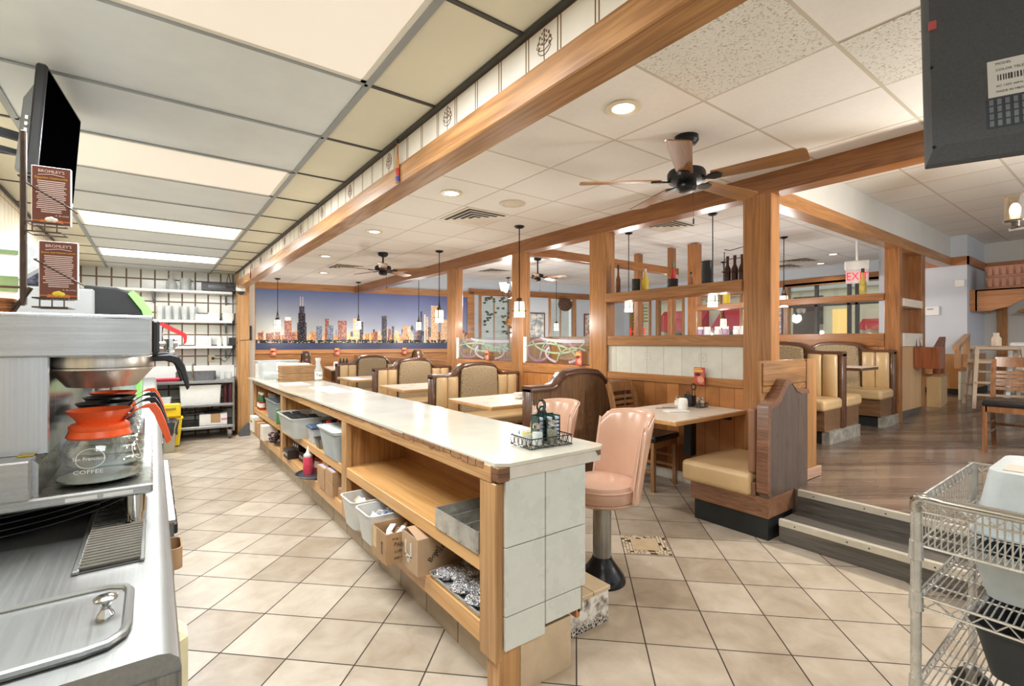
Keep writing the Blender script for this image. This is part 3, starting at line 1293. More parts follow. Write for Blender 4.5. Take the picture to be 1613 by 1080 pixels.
# ================================================================ STOOLS
def make_stool(loc, rz, label):
    t = thing('counter_stool', label, 'stool', loc, rz, 'vinyl counter stools')
    # local +x = towards the back of the seat
    b = B()
    b.lathe([(.128, 0), (.128, .012), (.115, .04), (.08, .085), (.056, .12), (.052, .135)], n=28)
    b.obj('base_plate', M('stool_black', (30, 29, 30), .25, .4, .1, 20), t)
    b = B()
    b.lathe([(.05, .11), (.05, .44)], n=24)
    b.obj('column', steel('pitted_steel', (168, 166, 160), .32, 'z', .4), t)
    b = B()
    b.lathe([(.04, .425), (.15, .432), (.175, .45), (.188, .475), (.19, .52), (.18, .548), (.14, .562), (.06, .568), (.0, .568)], n=36, sx=1., sy=1.)
    sp_ = b.obj('seat', PINK, t)
    b = B()
    ring = [(.189 * math.cos(a), .189 * math.sin(a), .525) for a in [2 * PI * k / 40 for k in range(40)]]
    b.tube(ring, .006, 6, True)
    b.tube([(.182 * math.cos(2 * PI * k / 40), .182 * math.sin(2 * PI * k / 40), .455) for k in range(40)], .005, 6, True)
    b.obj('piping', PINK, sp_)
    # wrapped back shell
    N = 18
    rings = []
    for i in range(N + 1):
        a = -1.22 + 2.44 * i / N
        e = abs(a) / 1.22
        top = .925 - .03 * e ** 2 - .055 * max(0, e - .82) / .18
        bot = .44 + .02 * e
        pr = []
        for (rr, zz) in ((.205, bot), (.215, bot + .06), (.222, .62), (.232, .78), (.238, top - .02), (.228, top), (.212, top - .006), (.202, top - .03), (.196, .78), (.188, .62), (.184, bot + .08), (.19, bot)):
            lean = max(0, zz - .55) * .16
            pr.append((rr * math.cos(a) + lean, rr * math.sin(a) * 1.0, zz))
        rings.append(pr)
    b = B()
    b.loft(rings)
    bp_ = b.obj('backrest', PINK, t, None, None, 50)
    b = B()
    for rr in (.238, .214):
        pts = []
        for i in range(N + 1):
            a = -1.22 + 2.44 * i / N
            e = abs(a) / 1.22
            top = .925 - .03 * e ** 2 - .055 * max(0, e - .82) / .18
            pts.append((rr * math.cos(a) + (top - .55) * .16, rr * math.sin(a), top - .006))
        for sgn, lst in ((1, pts),):
            b.tube(lst, .0045, 6)
        for sg in (-1, 1):
            a = sg * 1.22
            b.tube([((rr - .012 * (1 - k / 6.)) * math.cos(a) + max(0, zz - .55) * .16, (rr - .012 * (1 - k / 6.)) * math.sin(a), zz) for k, zz in enumerate((.47, .54, .62, .70, .77, .83, .865))], .0045, 6)
    b.obj('back_piping', M('blush_piping', (214, 178, 156), .3, 0, .04, 10), bp_)
    return t


make_stool((1.985, 1.84, 0), math.radians(-14), 'nearest blush vinyl counter stool on a dark round floor base')
make_stool((1.985, 2.42, 0), math.radians(-6), 'second blush counter stool, only its backrest showing above the countertop')

# ================================================================ BOOTHS
def crest(x0, x1, sh, hump, full=True):
    """outline (x,z) of the top edge between x0 and x1"""
    w = x1 - x0
    pts = []
    n = 30
    for i in range(n + 1):
        t = i / n
        e = min(t, 1 - t)
        if e < .20:
            z = sh
        elif e < .34:
            q = (e - .20) / .14
            z = sh + (hump - sh) * (3 * q * q - 2 * q ** 3) * .86
        else:
            z = sh + (hump - sh) * (.86 + .14 * min(1, (e - .34) / .1))
        pts.append((x0 + w * t, z))
    return pts


def cushion_back(parent, x0, x1, yf, sgn, z0, sh, hump, w):
    """upholstered face on one side of a booth back; sgn=-1 faces -y"""
    c0, c1 = x0 + w * .27, x1 - w * .27
    for (a, c) in ((x0 + .045, (x0 + .045 + c0) / 2), ((x0 + .045 + c0) / 2, c0), (c1, (c1 + x1 - .045) / 2), ((c1 + x1 - .045) / 2, x1 - .045)):
        rings = []
        n = 10
        for i in range(n + 1):
            u = i / n
            x = a + .003 + (c - a - .006) * u
            bulge = .012 + .032 * math.sin(PI * u) ** .6
            rings.append([(x, yf, z0), (x, yf + sgn * bulge, z0 + .03), (x, yf + sgn * bulge, sh - .06), (x, yf + sgn * bulge * .5, sh - .035), (x, yf, sh - .03)])
        b = B()
        b.loft(rings)
        b.obj('channel_pad', TAN, parent, None, None, 60)
    pts = [(c0 + .008, z0)] + [(min(max(x, c0 + .008), c1 - .008), z - .045) for x, z in crest(x0, x1, sh, hump) if c0 - .0 <= x <= c1 + .0] + [(c1 - .008, z0)]
    b = B()
    b.prism(pts, yf, yf + sgn * .045, 'y')
    b.obj('centre_pad', TWEED, parent, bev=.018, seg=3)


def booth_frame(parent, x0, x1, y0, y1, sh, hump, zb=0., top=WAL, core=LAM):
    pts = [(x0 + .012, zb)] + [(x, z - .01) for x, z in crest(x0 + .012, x1 - .012, sh, hump)] + [(x1 - .012, zb)]
    b = B()
    b.prism(pts, y0 + .012, y1 - .012, 'y')
    b.obj('back_panel', core('z'), parent)
    c = crest(x0, x1, sh, hump)
    rings = []
    hw = (y1 - y0) / 2 + .008
    ym = (y0 + y1) / 2
    for x, z in c:
        rings.append([(x, ym - hw, z - .05), (x, ym - hw - .004, z - .02), (x, ym - hw + .012, z), (x, ym + hw - .012, z), (x, ym + hw + .004, z - .02), (x, ym + hw, z - .05)])
    b = B()
    b.loft(rings)
    for xx in (x0, x1 - .04):
        b.box((xx, y0 - .006, zb), (xx + .04, y1 + .006, sh - .02), .008)
    b.obj('crest_rail', top('x'), parent, None, None, 50)


def seat_bench(parent, x0, x1, yb, yf, z0=0., zc=.44, vis=True):
    """bench from back plane yb to front plane yf (either direction)"""
    s = 1 if yf > yb else -1
    b = B()
    b.box((x0, min(yb, yf), zc - .12), (x1, max(yb, yf), zc))
    b.obj('seat_cushion', TAN, parent, bev=.035, seg=4, ang=60)
    b = B()
    b.box((x0 + .02, min(yb, yf - s * .05), z0 + .13), (x1 - .01, max(yb, yf - s * .05), zc - .11), .003)
    b.obj('seat_box', LAM('x'), parent)
    b = B()
    b.box((x0 + .06, min(yb, yf - s * .09), z0), (x1 - .02, max(yb, yf - s * .09), z0 + .135))
    b.obj('toe_kick', TOE, parent)


BX0, BX1 = 2.655, 3.945


def booth(yc, label, front=True, back=True):
    """double booth back centred on yc, bench on the near side (front, facing -y) and far side"""
    t = thing('booth_bench', label, 'booth', (0, yc, 0), 0, 'booth benches along the oak partition')
    booth_frame(t, BX0, BX1, -.06, .06, .915, 1.055)
    if front:
        cushion_back(t, BX0, BX1, -.06, -1, .42, .915, 1.055, BX1 - BX0)
        seat_bench(t, BX0 + .03, BX1 - .02, -.06, -.56)
    if back:
        cushion_back(t, BX0, BX1, .06, 1, .42, .915, 1.055, BX1 - BX0)
        seat_bench(t, BX0 + .03, BX1 - .02, .06, .56)
    return t


booth(3.36, 'booth bench showing its plain dark wooden back, nearest to the stools', front=False)
booth(5.21, 'tan booth bench with tweed centre panel behind the table holding a bowl and mug')
booth(7.06, 'tan and tweed booth bench farther along, behind the empty wall table')
t4 = booth(8.9, 'farthest booth bench of the row, only its dark crest showing near the mural', back=False)

# side booths standing against the mural wall, seen end on
def side_booth(x, y, label):
    t = thing('booth_bench', label, 'booth', (x, y, 0), -PI / 2 + MANG, 'booth benches by the skyline mural')
    booth_frame(t, -.5, .5, -.06, .06, .93, 1.12)
    cushion_back(t, -.5, .5, .06, 1, .42, .93, 1.12, 1.0)
    seat_bench(t, -.48, .48, .06, .56)
    return t


side_booth(2.45, 10.25, 'booth bench seen end on below the mural, behind the paper bag stack')
side_booth(5.2, 10.9, 'low booth bench end below the right half of the mural')

# near half booth beside the stairs
hb = thing('booth_bench', 'single booth bench with wood grain side panel beside the stairs', 'booth', (0, 0, 0))
b = B()
b.box((3.20, 1.64, .27), (3.93, 2.17, .425))
b.obj('seat_cushion', TAN, hb, bev=.035, seg=4, ang=60)
b = B()
b.box((3.222, 1.532, .15), (3.80, 2.10, .285), .003)
b.obj('seat_box', wood('rose_laminate', (92, 62, 44), (150, 108, 80), 'y', 2.4, .36, 1.2), hb)
b = B()
b.box((3.245, 1.545, 0), (3.80, 2.08, .155))
b.obj('toe_kick', TOE, hb)
prof = [(3.215, .286), (3.215, .875), (3.225, .895), (3.26, .905), (3.30, .912), (3.35, .935), (3.40, .985), (3.44, 1.03), (3.475, 1.052), (3.52, 1.05), (3.56, 1.02), (3.60, .99), (3.66, .972), (3.74, .968), (3.80, .968), (3.80, .286)]
b = B()
b.prism(prof, 1.53, 1.585, 'y')
b.obj('back_panel', wood('dark_laminate', (66, 54, 48), (100, 84, 74), 'z', 2.6, .34, 1.1), hb)
b = B()
rings = []
for x, z in [(3.205, .316), (3.205, .5)] + prof[1:-1]:
    rings.append([(x - .004, 1.526, z + .004), (x - .004, 1.60, z + .004), (x + .035, 1.60, z - .03), (x + .035, 1.526, z - .03)])
b.loft(rings)
b.obj('edge_band', wood('rose_laminate_edge', (86, 58, 42), (142, 100, 76), 'y', 3.4, .36, 1.3), hb)
b = B()
b.box((3.245, 1.628, .42), (3.90, 1.685, .86))
b.obj('back_cushion', M('brown_vinyl', (140, 100, 76), .4, 0, .05, 8), hb, bev=.02, seg=3)
b = B()
b.box((3.215, 1.613, .28), (3.244, 1.645, .37), .004)
b.obj('corner_block', LAM('z'), hb)

# oak screen behind that booth
os_ = thing('oak_screen', 'half height light oak screen standing behind the single booth', 'screen', (0, 0, 0))
b = B()
b.box((3.26, 1.602, .30), (4.11, 1.626, 1.18), .003)
b.box((3.82, 1.602, 0), (4.11, 1.626, .30))
b.obj('board', wood('oak_ply_z', (122, 84, 44), (174, 126, 76), 'z', .9, .4, 1.2), os_)
b = B()
b.box((3.28, 1.592, 1.01), (3.93, 1.604, 1.165), .003)
b.box((3.28, 1.594, .965), (3.93, 1.604, 1.005), .003)
b.obj('cross_board', wood('oak_ply_x', (122, 84, 44), (174, 126, 76), 'x', .9, .4, 1.2), os_)
b = B()
b.box((3.94, 1.590, .286), (4.112, 1.604, 1.18), .003)
b.obj('edge_board', wood('oak_ply_z', (122, 84, 44), (174, 126, 76), 'z', .9, .4, 1.2), os_)
b = B()
b.box((3.83, 1.562, .286), (4.13, 1.589, .36), .004)
b.obj('skirting_block', wood('pale_pink_oak', (150, 116, 94), (192, 160, 138), 'x', 1., .4), os_)

# booths on the raised floor
def raised_bench(x, label, right=True, left=True):
    """back-to-back bench, backs along Y, end face towards the aisle"""
    t = thing('booth_bench', label, 'booth', (x, 1.97, .285), PI / 2, 'booth benches on the raised floor')
    # local x -> +Y world, local y -> -X world
    booth_frame(t, 0, 1.25, -.05, .05, .925, 1.03)
    if left:
        cushion_back(t, 0, 1.25, .05, 1, .43, .925, 1.03, 1.25)
        seat_bench(t, .0, 1.2, .05, .50, 0, .45)
    if right:
        cushion_back(t, 0, 1.25, -.05, -1, .43, .925, 1.03, 1.25)
        seat_bench(t, .0, 1.2, -.05, -.50, 0, .45)
    b = B()
    b.box((-.008, -.41, 0), (.064, .41, .13))
    b.obj('metal_kick_plate', M('crumpled_kick', (176, 172, 162), .4, .35, .25, 14), t)
    return t


raised_bench(5.78, 'double sided tan booth on the raised floor, next to the big oak post')
raised_bench(7.38, 'tan booth against the far oak post on the raised floor', right=False)

# ================================================================ TABLES
def wall_table(name, label, x0, x1, y0, y1, z, zf=0., leg='panel', group=None, edge=None):
    t = thing(name, label, 'table', ((x0 + x1) / 2, (y0 + y1) / 2, zf), 0, group)
    hx, hy = (x1 - x0) / 2, (y1 - y0) / 2
    zz = z - zf
    b = B()
    b.box((-hx + .004, -hy + .004, zz - .006), (hx - .004, hy - .004, zz))
    b.obj('tabletop', LAMT, t)
    b = B()
    b.box((-hx, -hy, zz - .036), (hx, hy, zz - .005), .004)
    b.obj('edge', edge or wood('table_edge', (176, 126, 76), (214, 168, 112), 'x', 1., .4), t)
    if leg == 'panel':
        b = B()
        b.box((hx - .34, -.035, .35), (hx - .26, .035, zz - .036), .004)
        b.obj('leg', BLACK, t)
        b = B()
        b.prism([(hx - .34, zz - .036), (hx, zz - .036), (hx, zz - .13)], -.02, .02, 'y')
        b.box((hx - .01, -.2, zz - .10), (hx, .2, zz - .036))
        b.obj('wall_bracket', BLACK, t)
    else:
        b = B()
        b.cyl((0, 0, .02), (0, 0, zz - .036), .038, n=16)
        b.obj('leg', BLACK, t)
        b = B()
        b.box((-.28, -.04, 0), (.28, .04, .03), .008)
        b.box((-.04, -.10, 0), (.04, .10, .03), .008)
        b.obj('foot', BLACK, t)
    return t


wall_table('dining_table', 'small pale table fixed to the oak wall beside the black seated chair', 2.98, 3.958, 2.06, 2.72, .742, 0, 'panel', None)
wall_table('booth_table', 'pale booth table set with a bowl and white mug', 2.46, 3.955, 3.62, 4.42, .72, 0, 'ped', 'booth tables')
wall_table('booth_table', 'empty pale booth table, farther booth of the oak partition', 2.46, 3.955, 5.52, 6.32, .72, 0, 'ped', 'booth tables')
wall_table('booth_table', 'farthest booth table holding a white mug before the mural', 2.46, 3.955, 7.4, 8.2, .72, 0, 'ped', 'booth tables')
wall_table('booth_table', 'dark edged table between the raised booths, left one nearest the oak post', 4.55, 5.05, 2.0, 3.2, 1.02, .285, 'ped', 'tables on the raised floor', WAL('x'))
wall_table('booth_table', 'dark edged table between the raised booths, right one', 6.30, 6.85, 1.99, 3.2, 1.02, .285, 'ped', 'tables on the raised floor', WAL('x'))
tq = thing('dining_table', 'dark framed table below the mural holding condiments and a napkin', 'table', (3.35, 10.6, 0), MANG)
b = B()
b.box((-.34, -.55, .71), (.34, .95, .74), .005)
b.obj('tabletop', LAMT, tq)
b = B()
b.box((-.33, -.54, .50), (.33, .94, .71), .004)
b.obj('apron', WAL('x'), tq)
b = B()
b.cyl((0, 0, 0), (0, 0, .55), .05)
b.obj('leg', BLACK, tq)

# ================================================================ CHAIRS
def make_chair(name, label, loc, rz, mat, seat=BLACKV, slats=5, zs=.45, top=.93, group=None):
    """ladder back chair; local -y is the front"""
    t = thing(name, label, 'chair', loc, rz, group)
    for sx in (-1, 1):
        b = B()
        b.loft([[(sx * .185 - .017, -.20 - .015, z), (sx * .185 + .017, -.20 - .015, z), (sx * .185 + .017, -.20 + .017, z), (sx * .185 - .017, -.20 + .017, z)] for z in (0, zs - .02)])
        b.obj('leg', mat, t)
        b = B()
        rings = []
        for z, y in ((0, .27), (.22, .215), (zs, .19), (.62, .205), (.78, .235), (top - .02, .275)):
            rings.append([(sx * .19 - .017, y - .02, z), (sx * .19 + .017, y - .02, z), (sx * .19 + .017, y + .02, z), (sx * .19 - .017, y + .02, z)])
        b.loft(rings)
        b.obj('back_post', mat, t)
    b = B()
    b.box((-.18, -.215, zs - .075), (.18, -.185, zs - .02))
    b.box((-.18, .175, zs - .075), (.18, .205, zs - .02))
    for sx in (-1, 1):
        b.box((sx * .185 - .012, -.2, zs - .075), (sx * .185 + .012, .19, zs - .02))
    b.obj('seat_frame', mat, t)
    b = B()
    for sx in (-1, 1):
        b.box((sx * .185 - .009, -.19, .16), (sx * .185 + .009, .22, .185))
        b.box((sx * .185 - .009, -.19, .25), (sx * .185 + .009, .21, .275))
    b.box((-.18, .2, .21), (.18, .22, .235))
    b.obj('stretcher', mat, t)
    b = B()
    b.box((-.205, -.235, zs - .02), (.205, .185, zs + .035))
    b.obj('seat', seat, t, bev=.018, seg=3)
    zt = top
    b = B()

    def slat(z0, z1):
        rings = []
        for i in range(9):
            u = -1 + 2 * i / 8
            zmid = (z0 + z1) / 2
            y = .19 + max(0, zmid - .45) * .175 + .022 * (1 - u * u)
            rings.append([(u * .185, y - .009, z0), (u * .185, y + .009, z0), (u * .185, y + .009 + (z1 - z0) * .17, z1), (u * .185, y - .009 + (z1 - z0) * .17, z1)])
        b.loft(rings)
    slat(zt - .095, zt)
    b.obj('top_rail', mat, t)
    for k in range(slats):
        b = B()
        z = zs + .12 + (zt - .15 - zs - .12) * k / (slats - 1)
        slat(z - .013, z + .015)
        b.obj('slat', mat, t)
    return t


CH1 = wood('chair_oak', (128, 88, 54), (174, 128, 86), 'z', 1.2, .32)
CH2 = wood('chair_dark', (64, 42, 30), (112, 78, 56), 'z', 1.2, .22)
CH3 = wood('chair_brown', (96, 62, 38), (146, 100, 64), 'z', 1.2, .25)
make_chair('dining_chair', 'light brown ladder back chair with black seat at the small wall table', (3.66, 2.86, 0), math.radians(6), CH1)
make_chair('dining_chair', 'dark ladder back chair at the table below the mural', (3.27, 9.3, 0), PI + math.radians(-14), CH2)
make_chair('dining_chair', 'brown ladder back chair with black seat at the table on the right edge', (6.42, .80, .285), math.radians(-90), CH3, top=.875)
tr_ = thing('dining_table', 'pale round edged table at the right edge of the photo', 'table', (7.0, .42, .285))
b = B()
b.lathe([(.44, .735), (.455, .742), (.46, .757), (.455, .772), (.44, .778), (0, .778)], n=40)
b.obj('tabletop', LAMT, tr_)
b = B()
b.cyl((0, 0, .02), (0, 0, .74), .04)
b.obj('leg', BLACK, tr_)
b = B()
b.lathe([(.26, 0), (.26, .015), (.06, .05)], n=28)
b.obj('foot', BLACK, tr_)

# ================================================================ CEILING FIXTURES
FANW = wood('fan_blade', (124, 84, 50), (178, 130, 82), 'x', 1.0, .35)


def make_fan(label, loc, drop, R, a0, ceil):
    """loc = hub centre on the blade plane"""
    t = thing('ceiling_fan', label, 'ceiling fan', loc, 0, 'ceiling fans')
    up = ceil - loc[2]
    b = B()
    b.lathe([(0, up), (.075, up), (.078, up - .03), (.06, up - .055), (.03, up - .065), (0, up - .065)], n=28)
    b.obj('canopy', BLACK, t)
    b = B()
    b.cyl((0, 0, .05), (0, 0, up - .05), .014)
    b.obj('downrod', BLACK, t)
    b = B()
    b.lathe([(0, .09), (.03, .088), (.05, .075), (.112, .062), (.122, .045), (.122, .005), (.11, -.012), (.07, -.02), (0, -.02)], n=32)
    b.obj('motor', BLACK, t)
    b = B()
    b.lathe([(0, -.015), (.062, -.018), (.066, -.05), (.05, -.072), (.02, -.078), (0, -.078)], n=24)
    b.obj('switch_housing', BLACK, t)
    for k in range(5):
        a = math.radians(a0 + 72 * k)
        mt = Matrix.Rotation(a, 4, 'Z') @ Matrix.Rotation(math.radians(-11), 4, 'X')
        b = B()
        b.prism([(.06, -.02), (.13, -.016), (.17, -.04), (.215, -.032), (.23, 0), (.215, .032), (.17, .04), (.13, .016), (.06, .02)], -.013, -.004, 'z')
        o = b.obj('blade_arm', BLACK, t, bev=.003)
        o.rotation_euler = mt.to_euler()
        b = B()
        r = []
        for i in range(9):
            ang = -PI / 2 + PI * i / 8
            r.append((R - .03 + .03 * math.cos(ang), (.072 - .03) * (1 if ang > 0 else -1) + .03 * math.sin(ang)))
        poly = [(.17, -.05)] + r + [(.17, .05)]
        vs = [(x, y, -.004) for x, y in poly] + [(x, y, .003) for x, y in poly]
        n = len(poly)
        b.add(vs, [tuple(range(n)), tuple(range(n, 2 * n))] + [(i, (i + 1) % n, n + (i + 1) % n, n + i) for i in range(n)])
        b.obj('blade', FANW, o)
    b = B()
    b.tube([(.045, -.02, -.05), (.048, -.022, -.25)], .0014, 5)
    b.cyl((.048, -.022, -.25), (.048, -.022, -.285), .005, n=8)
    b.obj('pull_chain', BLACK, t)
    return t


make_fan('large black ceiling fan with five oak blades near the recessed light', (2.83, 1.876, 2.375), 0, .70, -78, DZ)
make_fan('smaller looking ceiling fan with oak blades hanging before the skyline mural', (2.815, 7.087, 2.40), 0, .70, -40, DZ)
make_fan('distant dark ceiling fan glimpsed through the middle partition opening', (6.3, 7.6, 2.62), 0, .62, 10, 3.02)


def downlight(x, y, z, label, power, grp='recessed ceiling lights'):
    t = thing('recessed_light', label, 'ceiling light', (x, y, z), 0, grp)
    b = B()
    b.lathe([(.062, -.001), (.098, -.001), (.102, -.007), (.066, -.009), (.062, -.004)], n=36, cap=False)
    b.obj('trim_ring', M('beige_ring', (226, 214, 184), .4, 0, .03, 10), t)
    b = B()
    b.cyl((0, 0, -.006), (0, 0, -.002), .062, n=32)
    b.obj('lens', glow('downlight_lens', (255, 244, 214), 6.), t)
    lamp('recessed_light_lamp', 'SPOT', (x, y, z - .03), power, (.97, .985, 1.0), .06, (0, 0, 0), math.radians(140))
    return t


for (x, y, z, l, pw) in ((2.185, 1.861, DZ, 'nearest recessed ceiling light with beige ring, beside the large fan', 42),
                      (2.185, 3.863, DZ, 'second recessed ceiling light, left of the square air vent', 42),
                      (2.185, 5.772, DZ, 'third recessed ceiling light along the oak header beam', 42),
                      (2.19, 7.888, DZ, 'fourth recessed ceiling light, left of the far ceiling fan', 42),
                      (2.685, 9.8, DZ, 'farthest recessed ceiling light, above the skyline mural', 36),
                      (10.65, 3.83, 3.02, 'recessed light seen above the exit sign, right one of two', 40),
                      (11.7, 4.45, 3.02, 'small recessed light left of the exit sign', 40),
                      (5.6, 8.6, 3.02, 'recessed light in the booth area beyond the oak posts', 40)):
    downlight(x, y, z, l, pw)


def vent(x, y, z, hx, hy, label):
    t = thing('ceiling_vent', label, 'air vent', (x, y, z), 0, 'square ceiling air vents')
    b = B()
    b.box((-hx, -hy, -.008), (hx, hy, -.001), .002)
    b.obj('plate', M('vent_cream', (222, 214, 196), .5, 0, .04, 8), t)
    for k in range(4):
        f = .88 - .23 * k
        b = B()
        w_ = .036
        for a, c in (((-hx * f, -hy * f), (hx * f, -hy * f + w_)), ((-hx * f, -hy * f + w_), (-hx * f + w_, hy * f))):
            b.box((a[0], a[1], -.011), (c[0], c[1], -.007))
        b.obj('slot', M('vent_dark', (30, 28, 26), .8, 0, .05, 8), t)
    return t


vent(2.80, 4.45, DZ, .26, .3, 'square cream air vent beside the round ceiling speaker')
vent(2.80, 8.8, DZ, .26, .3, 'far square air vent left of the smaller fan')
vent(6.1, 4.35, 3.02, .3, .3, 'air vent seen through the top of the nearest partition opening')
vent(10.9, 4.6, 3.02, .3, .3, 'air vent in the booth area left of the exit sign')
vent(11.5, 5.15, 3.02, .3, .3, 'lower air vent in the booth area, nearer the framed picture')
vent(6.6, 9.6, 3.02, .3, .3, 'air vent above the chandelier beyond the oak posts')


def speaker(x, y, z, label):
    t = thing('ceiling_speaker', label, 'speaker', (x, y, z), 0, 'round ceiling speakers')
    b = B()
    b.lathe([(0, -.006), (.085, -.007), (.088, -.003), (.093, -.003), (.097, -.008), (.125, -.008), (.13, -.001)], n=40)
    b.obj('grille', M('speaker_beige', (216, 204, 184), .6, 0, .03, 30), t)
    b = B()
    for k in range(4):
        b.cyl((.112 * math.cos(k * PI / 2), .112 * math.sin(k * PI / 2), -.0085), (.112 * math.cos(k * PI / 2), .112 * math.sin(k * PI / 2), -.007), .004, n=8)
    b.obj('screw', GAL, t)
    return t


speaker(2.83, 3.80, DZ, 'round ceiling speaker right of the square air vent')
speaker(5.86, 1.03, 2.95, 'round ceiling speaker at the right, below the hanging television')


def pendant(x, y, ztop, zbot, label, lit=True, power=26, sc=1., grp='black pendant lamps with glass shades'):
    t = thing('pendant_lamp', label, 'pendant lamp', (x, y, ztop), 0, grp)
    L = zbot - ztop      # negative
    b = B()
    b.lathe([(0, 0), (.06, 0), (.06, -.008), (.045, -.022), (.015, -.03), (0, -.03)], n=28)
    b.obj('canopy', BLACK, t)
    b = B()
    b.cyl((0, 0, -.02), (0, 0, L + .40), .0065, n=10)
    b.obj('rod', BLACK, t)
    b = B()
    for k in range(2):
        cx, cy = math.cos(k * PI + .9), math.sin(k * PI + .9)
        pts = [(0, 0, L + .42), (cx * .004, cy * .004, L + .36), (cx * .03, cy * .03, L + .28), (cx * .07, cy * .07, L + .20), (cx * .084, cy * .084, L + .13), (cx * .084, cy * .084, L + .055)]
        b.tube(pts, .0055, 8)
    b.tube([(.084 * math.cos(q * PI / 12), .084 * math.sin(q * PI / 12), L + .07) for q in range(24)], .003, 6, True)
    b.cyl((0, 0, L + .42), (0, 0, L + .22), .006, n=8)
    yk_ = b.obj('yoke', BLACK, t)
    b = B()
    b.lathe([(.018, L + .225), (.03, L + .22), (.034, L + .19), (.034, L + .175)], n=16)
    b.obj('socket', M('bronze_socket', (92, 70, 48), .4, .6, .1, 20), yk_)
    b = B()
    b.lathe([(.0, L + .178), (.058, L + .178), (.062, L + .10), (.064, L + .0), (.060, L + .0), (.058, L + .17), (0, L + .172)], n=28)
    b.obj('glass_shade', glow('opal_shade', (255, 240, 206), 1.05) if lit else M('amber_glass', (196, 128, 52), .2, 0, .1, 12), t)
    if lit:
        lamp('pendant_bulb', 'POINT', (x, y, zbot - .06), power, (1, .96, .9), .05)
    return t


pendant(3.448, 4.496, DZ, 1.60, 'nearest black pendant lamp, over the table with the bowl')
pendant(3.43, 6.435, DZ, 1.60, 'black pendant lamp second from the near one, before the mural')
pendant(2.142, 11.3, DZ, 1.60, 'pendant lamp at the left end of the skyline mural')
pendant(3.75, 10.9, DZ, 1.60, 'pendant lamp hanging before the centre of the mural')
pendant(5.1, 10.6, 3.02, 1.60, 'thin pendant lamp before the pale towers of the mural')
pendant(6.0, 5.0, 3.02, 1.78, 'pendant lamp behind the bottle shelf, left of the oak post beyond', power=42)
pendant(6.0, 3.58, 3.02, 1.78, 'pendant lamp behind the wire caddy of bottles', power=42)
pendant(8.28, 3.69, 3.02, 1.88, 'pendant lamp directly right of the big oak post', power=42)
pendant(7.6, 10.4, 3.02, 1.75, 'amber pendant lamp before the left blind covered window', lit=False)
pendant(8.6, 9.6, 3.02, 1.62, 'white pendant lamp between the two blind covered windows', power=42)
pendant(10.6, 7.4, 3.02, 1.62, 'small pendant lamp before the red awning window', power=34)
pendant(9.8, 5.6, 3.02, 1.62, 'pendant lamp seen low through the partition right part', power=34)

# chandelier beyond the posts
ch = thing('chandelier', 'white glass chandelier with curled dark arms beyond the oak posts', 'chandelier', (5.9, 7.9, 2.36))
b = B()
b.cyl((0, 0, -.12), (0, 0, .64), .012)
b.ell((0, 0, -.05), .045, .045, .07)
b.obj('stem', BLACK, ch)
for k in range(5):
    a = k * 2 * PI / 5 + .4
    cx, cy = math.cos(a), math.sin(a)
    b = B()
    b.tube([(0, 0, -.1), (cx * .08, cy * .08, -.17), (cx * .18, cy * .18, -.16), (cx * .24, cy * .24, -.08), (cx * .23, cy * .23, -.03)], .008, 8)
    b.tube([(cx * .06, cy * .06, -.02), (cx * .14, cy * .14, -.06), (cx * .18, cy * .18, -.0), (cx * .14, cy * .14, .03)], .005, 6)
    ar_ = b.obj('arm', BLACK, ch)
    b = B()
    b.lathe([(.015, -.03), (.04, -.01), (.05, .04), (.062, .10), (.078, .14), (.074, .14), (.045, .04), (.0, -.01)], (cx * .23, cy * .23, 0), 20)
    b.obj('shade', glow('opal_bell', (255, 244, 222), 1.6), ar_)
lamp('chandelier_bulb', 'POINT', (5.9, 7.9, 2.15), 80, (1, .96, .9), .15)

# lit glass shade of the light fitting at the far right
rl = thing('ceiling_light', 'ceiling light with a clear cylinder shade and grey arms at the right edge', 'ceiling light', (4.62, .12, 2.02))
b = B()
b.cyl((0, 0, 0), (0, 0, .93), .016)
b.lathe([(.09, .90), (.09, .925), (0, .928)], n=24)
b.obj('stem', M('pewter', (120, 112, 104), .4, .7, .08, 20), rl)
b = B()
b.lathe([(.0, -.03), (.06, -.02), (.07, .02), (.05, .05), (0, .055)], n=24)
b.obj('hub', M('pewter', (120, 112, 104), .4, .7, .08, 20), rl)
for k, (dx, dy) in enumerate(((-.36, .42), (.40, .36), (0., -.55))):
    b = B()
    b.tube([(0, 0, 0), (dx * .5, dy * .5, .0), (dx * .85, dy * .85, .0), (dx * 1.05, dy * 1.05, -.02)], [.014, .014, .012, .01], 8)
    b.cyl((dx, dy, 0), (dx, dy, .03), .02)
    b.lathe([(.0, .028), (.052, .028), (.056, .036), (0, .038)], (dx, dy, 0), 24)
    ar_ = b.obj('arm', M('pewter', (120, 112, 104), .4, .7, .08, 20), rl)
    b = B()
    b.lathe([(.05, .038), (.052, .05), (.052, .19), (.049, .19), (.049, .04)], (dx, dy, 0), 28, cap=False)
    b.obj('glass_shade', thin_glass('seeded_glass', (255, 248, 236), .16, .93), ar_)
    b = B()
    b.ell((dx, dy, .10), .026, .026, .045)
    b.obj('bulb', glow('warm_bulb', (255, 236, 200), 6.), ar_)
lamp('right_light_bulb', 'POINT', (4.62, .12, 1.9), 170, (1, .94, .85), .1)

# ================================================================ TELEVISIONS
tv = thing('television', 'wall mounted black television at the upper left above the kitchen counter', 'television', (-.285, 2.55, 2.075), math.radians(-5))
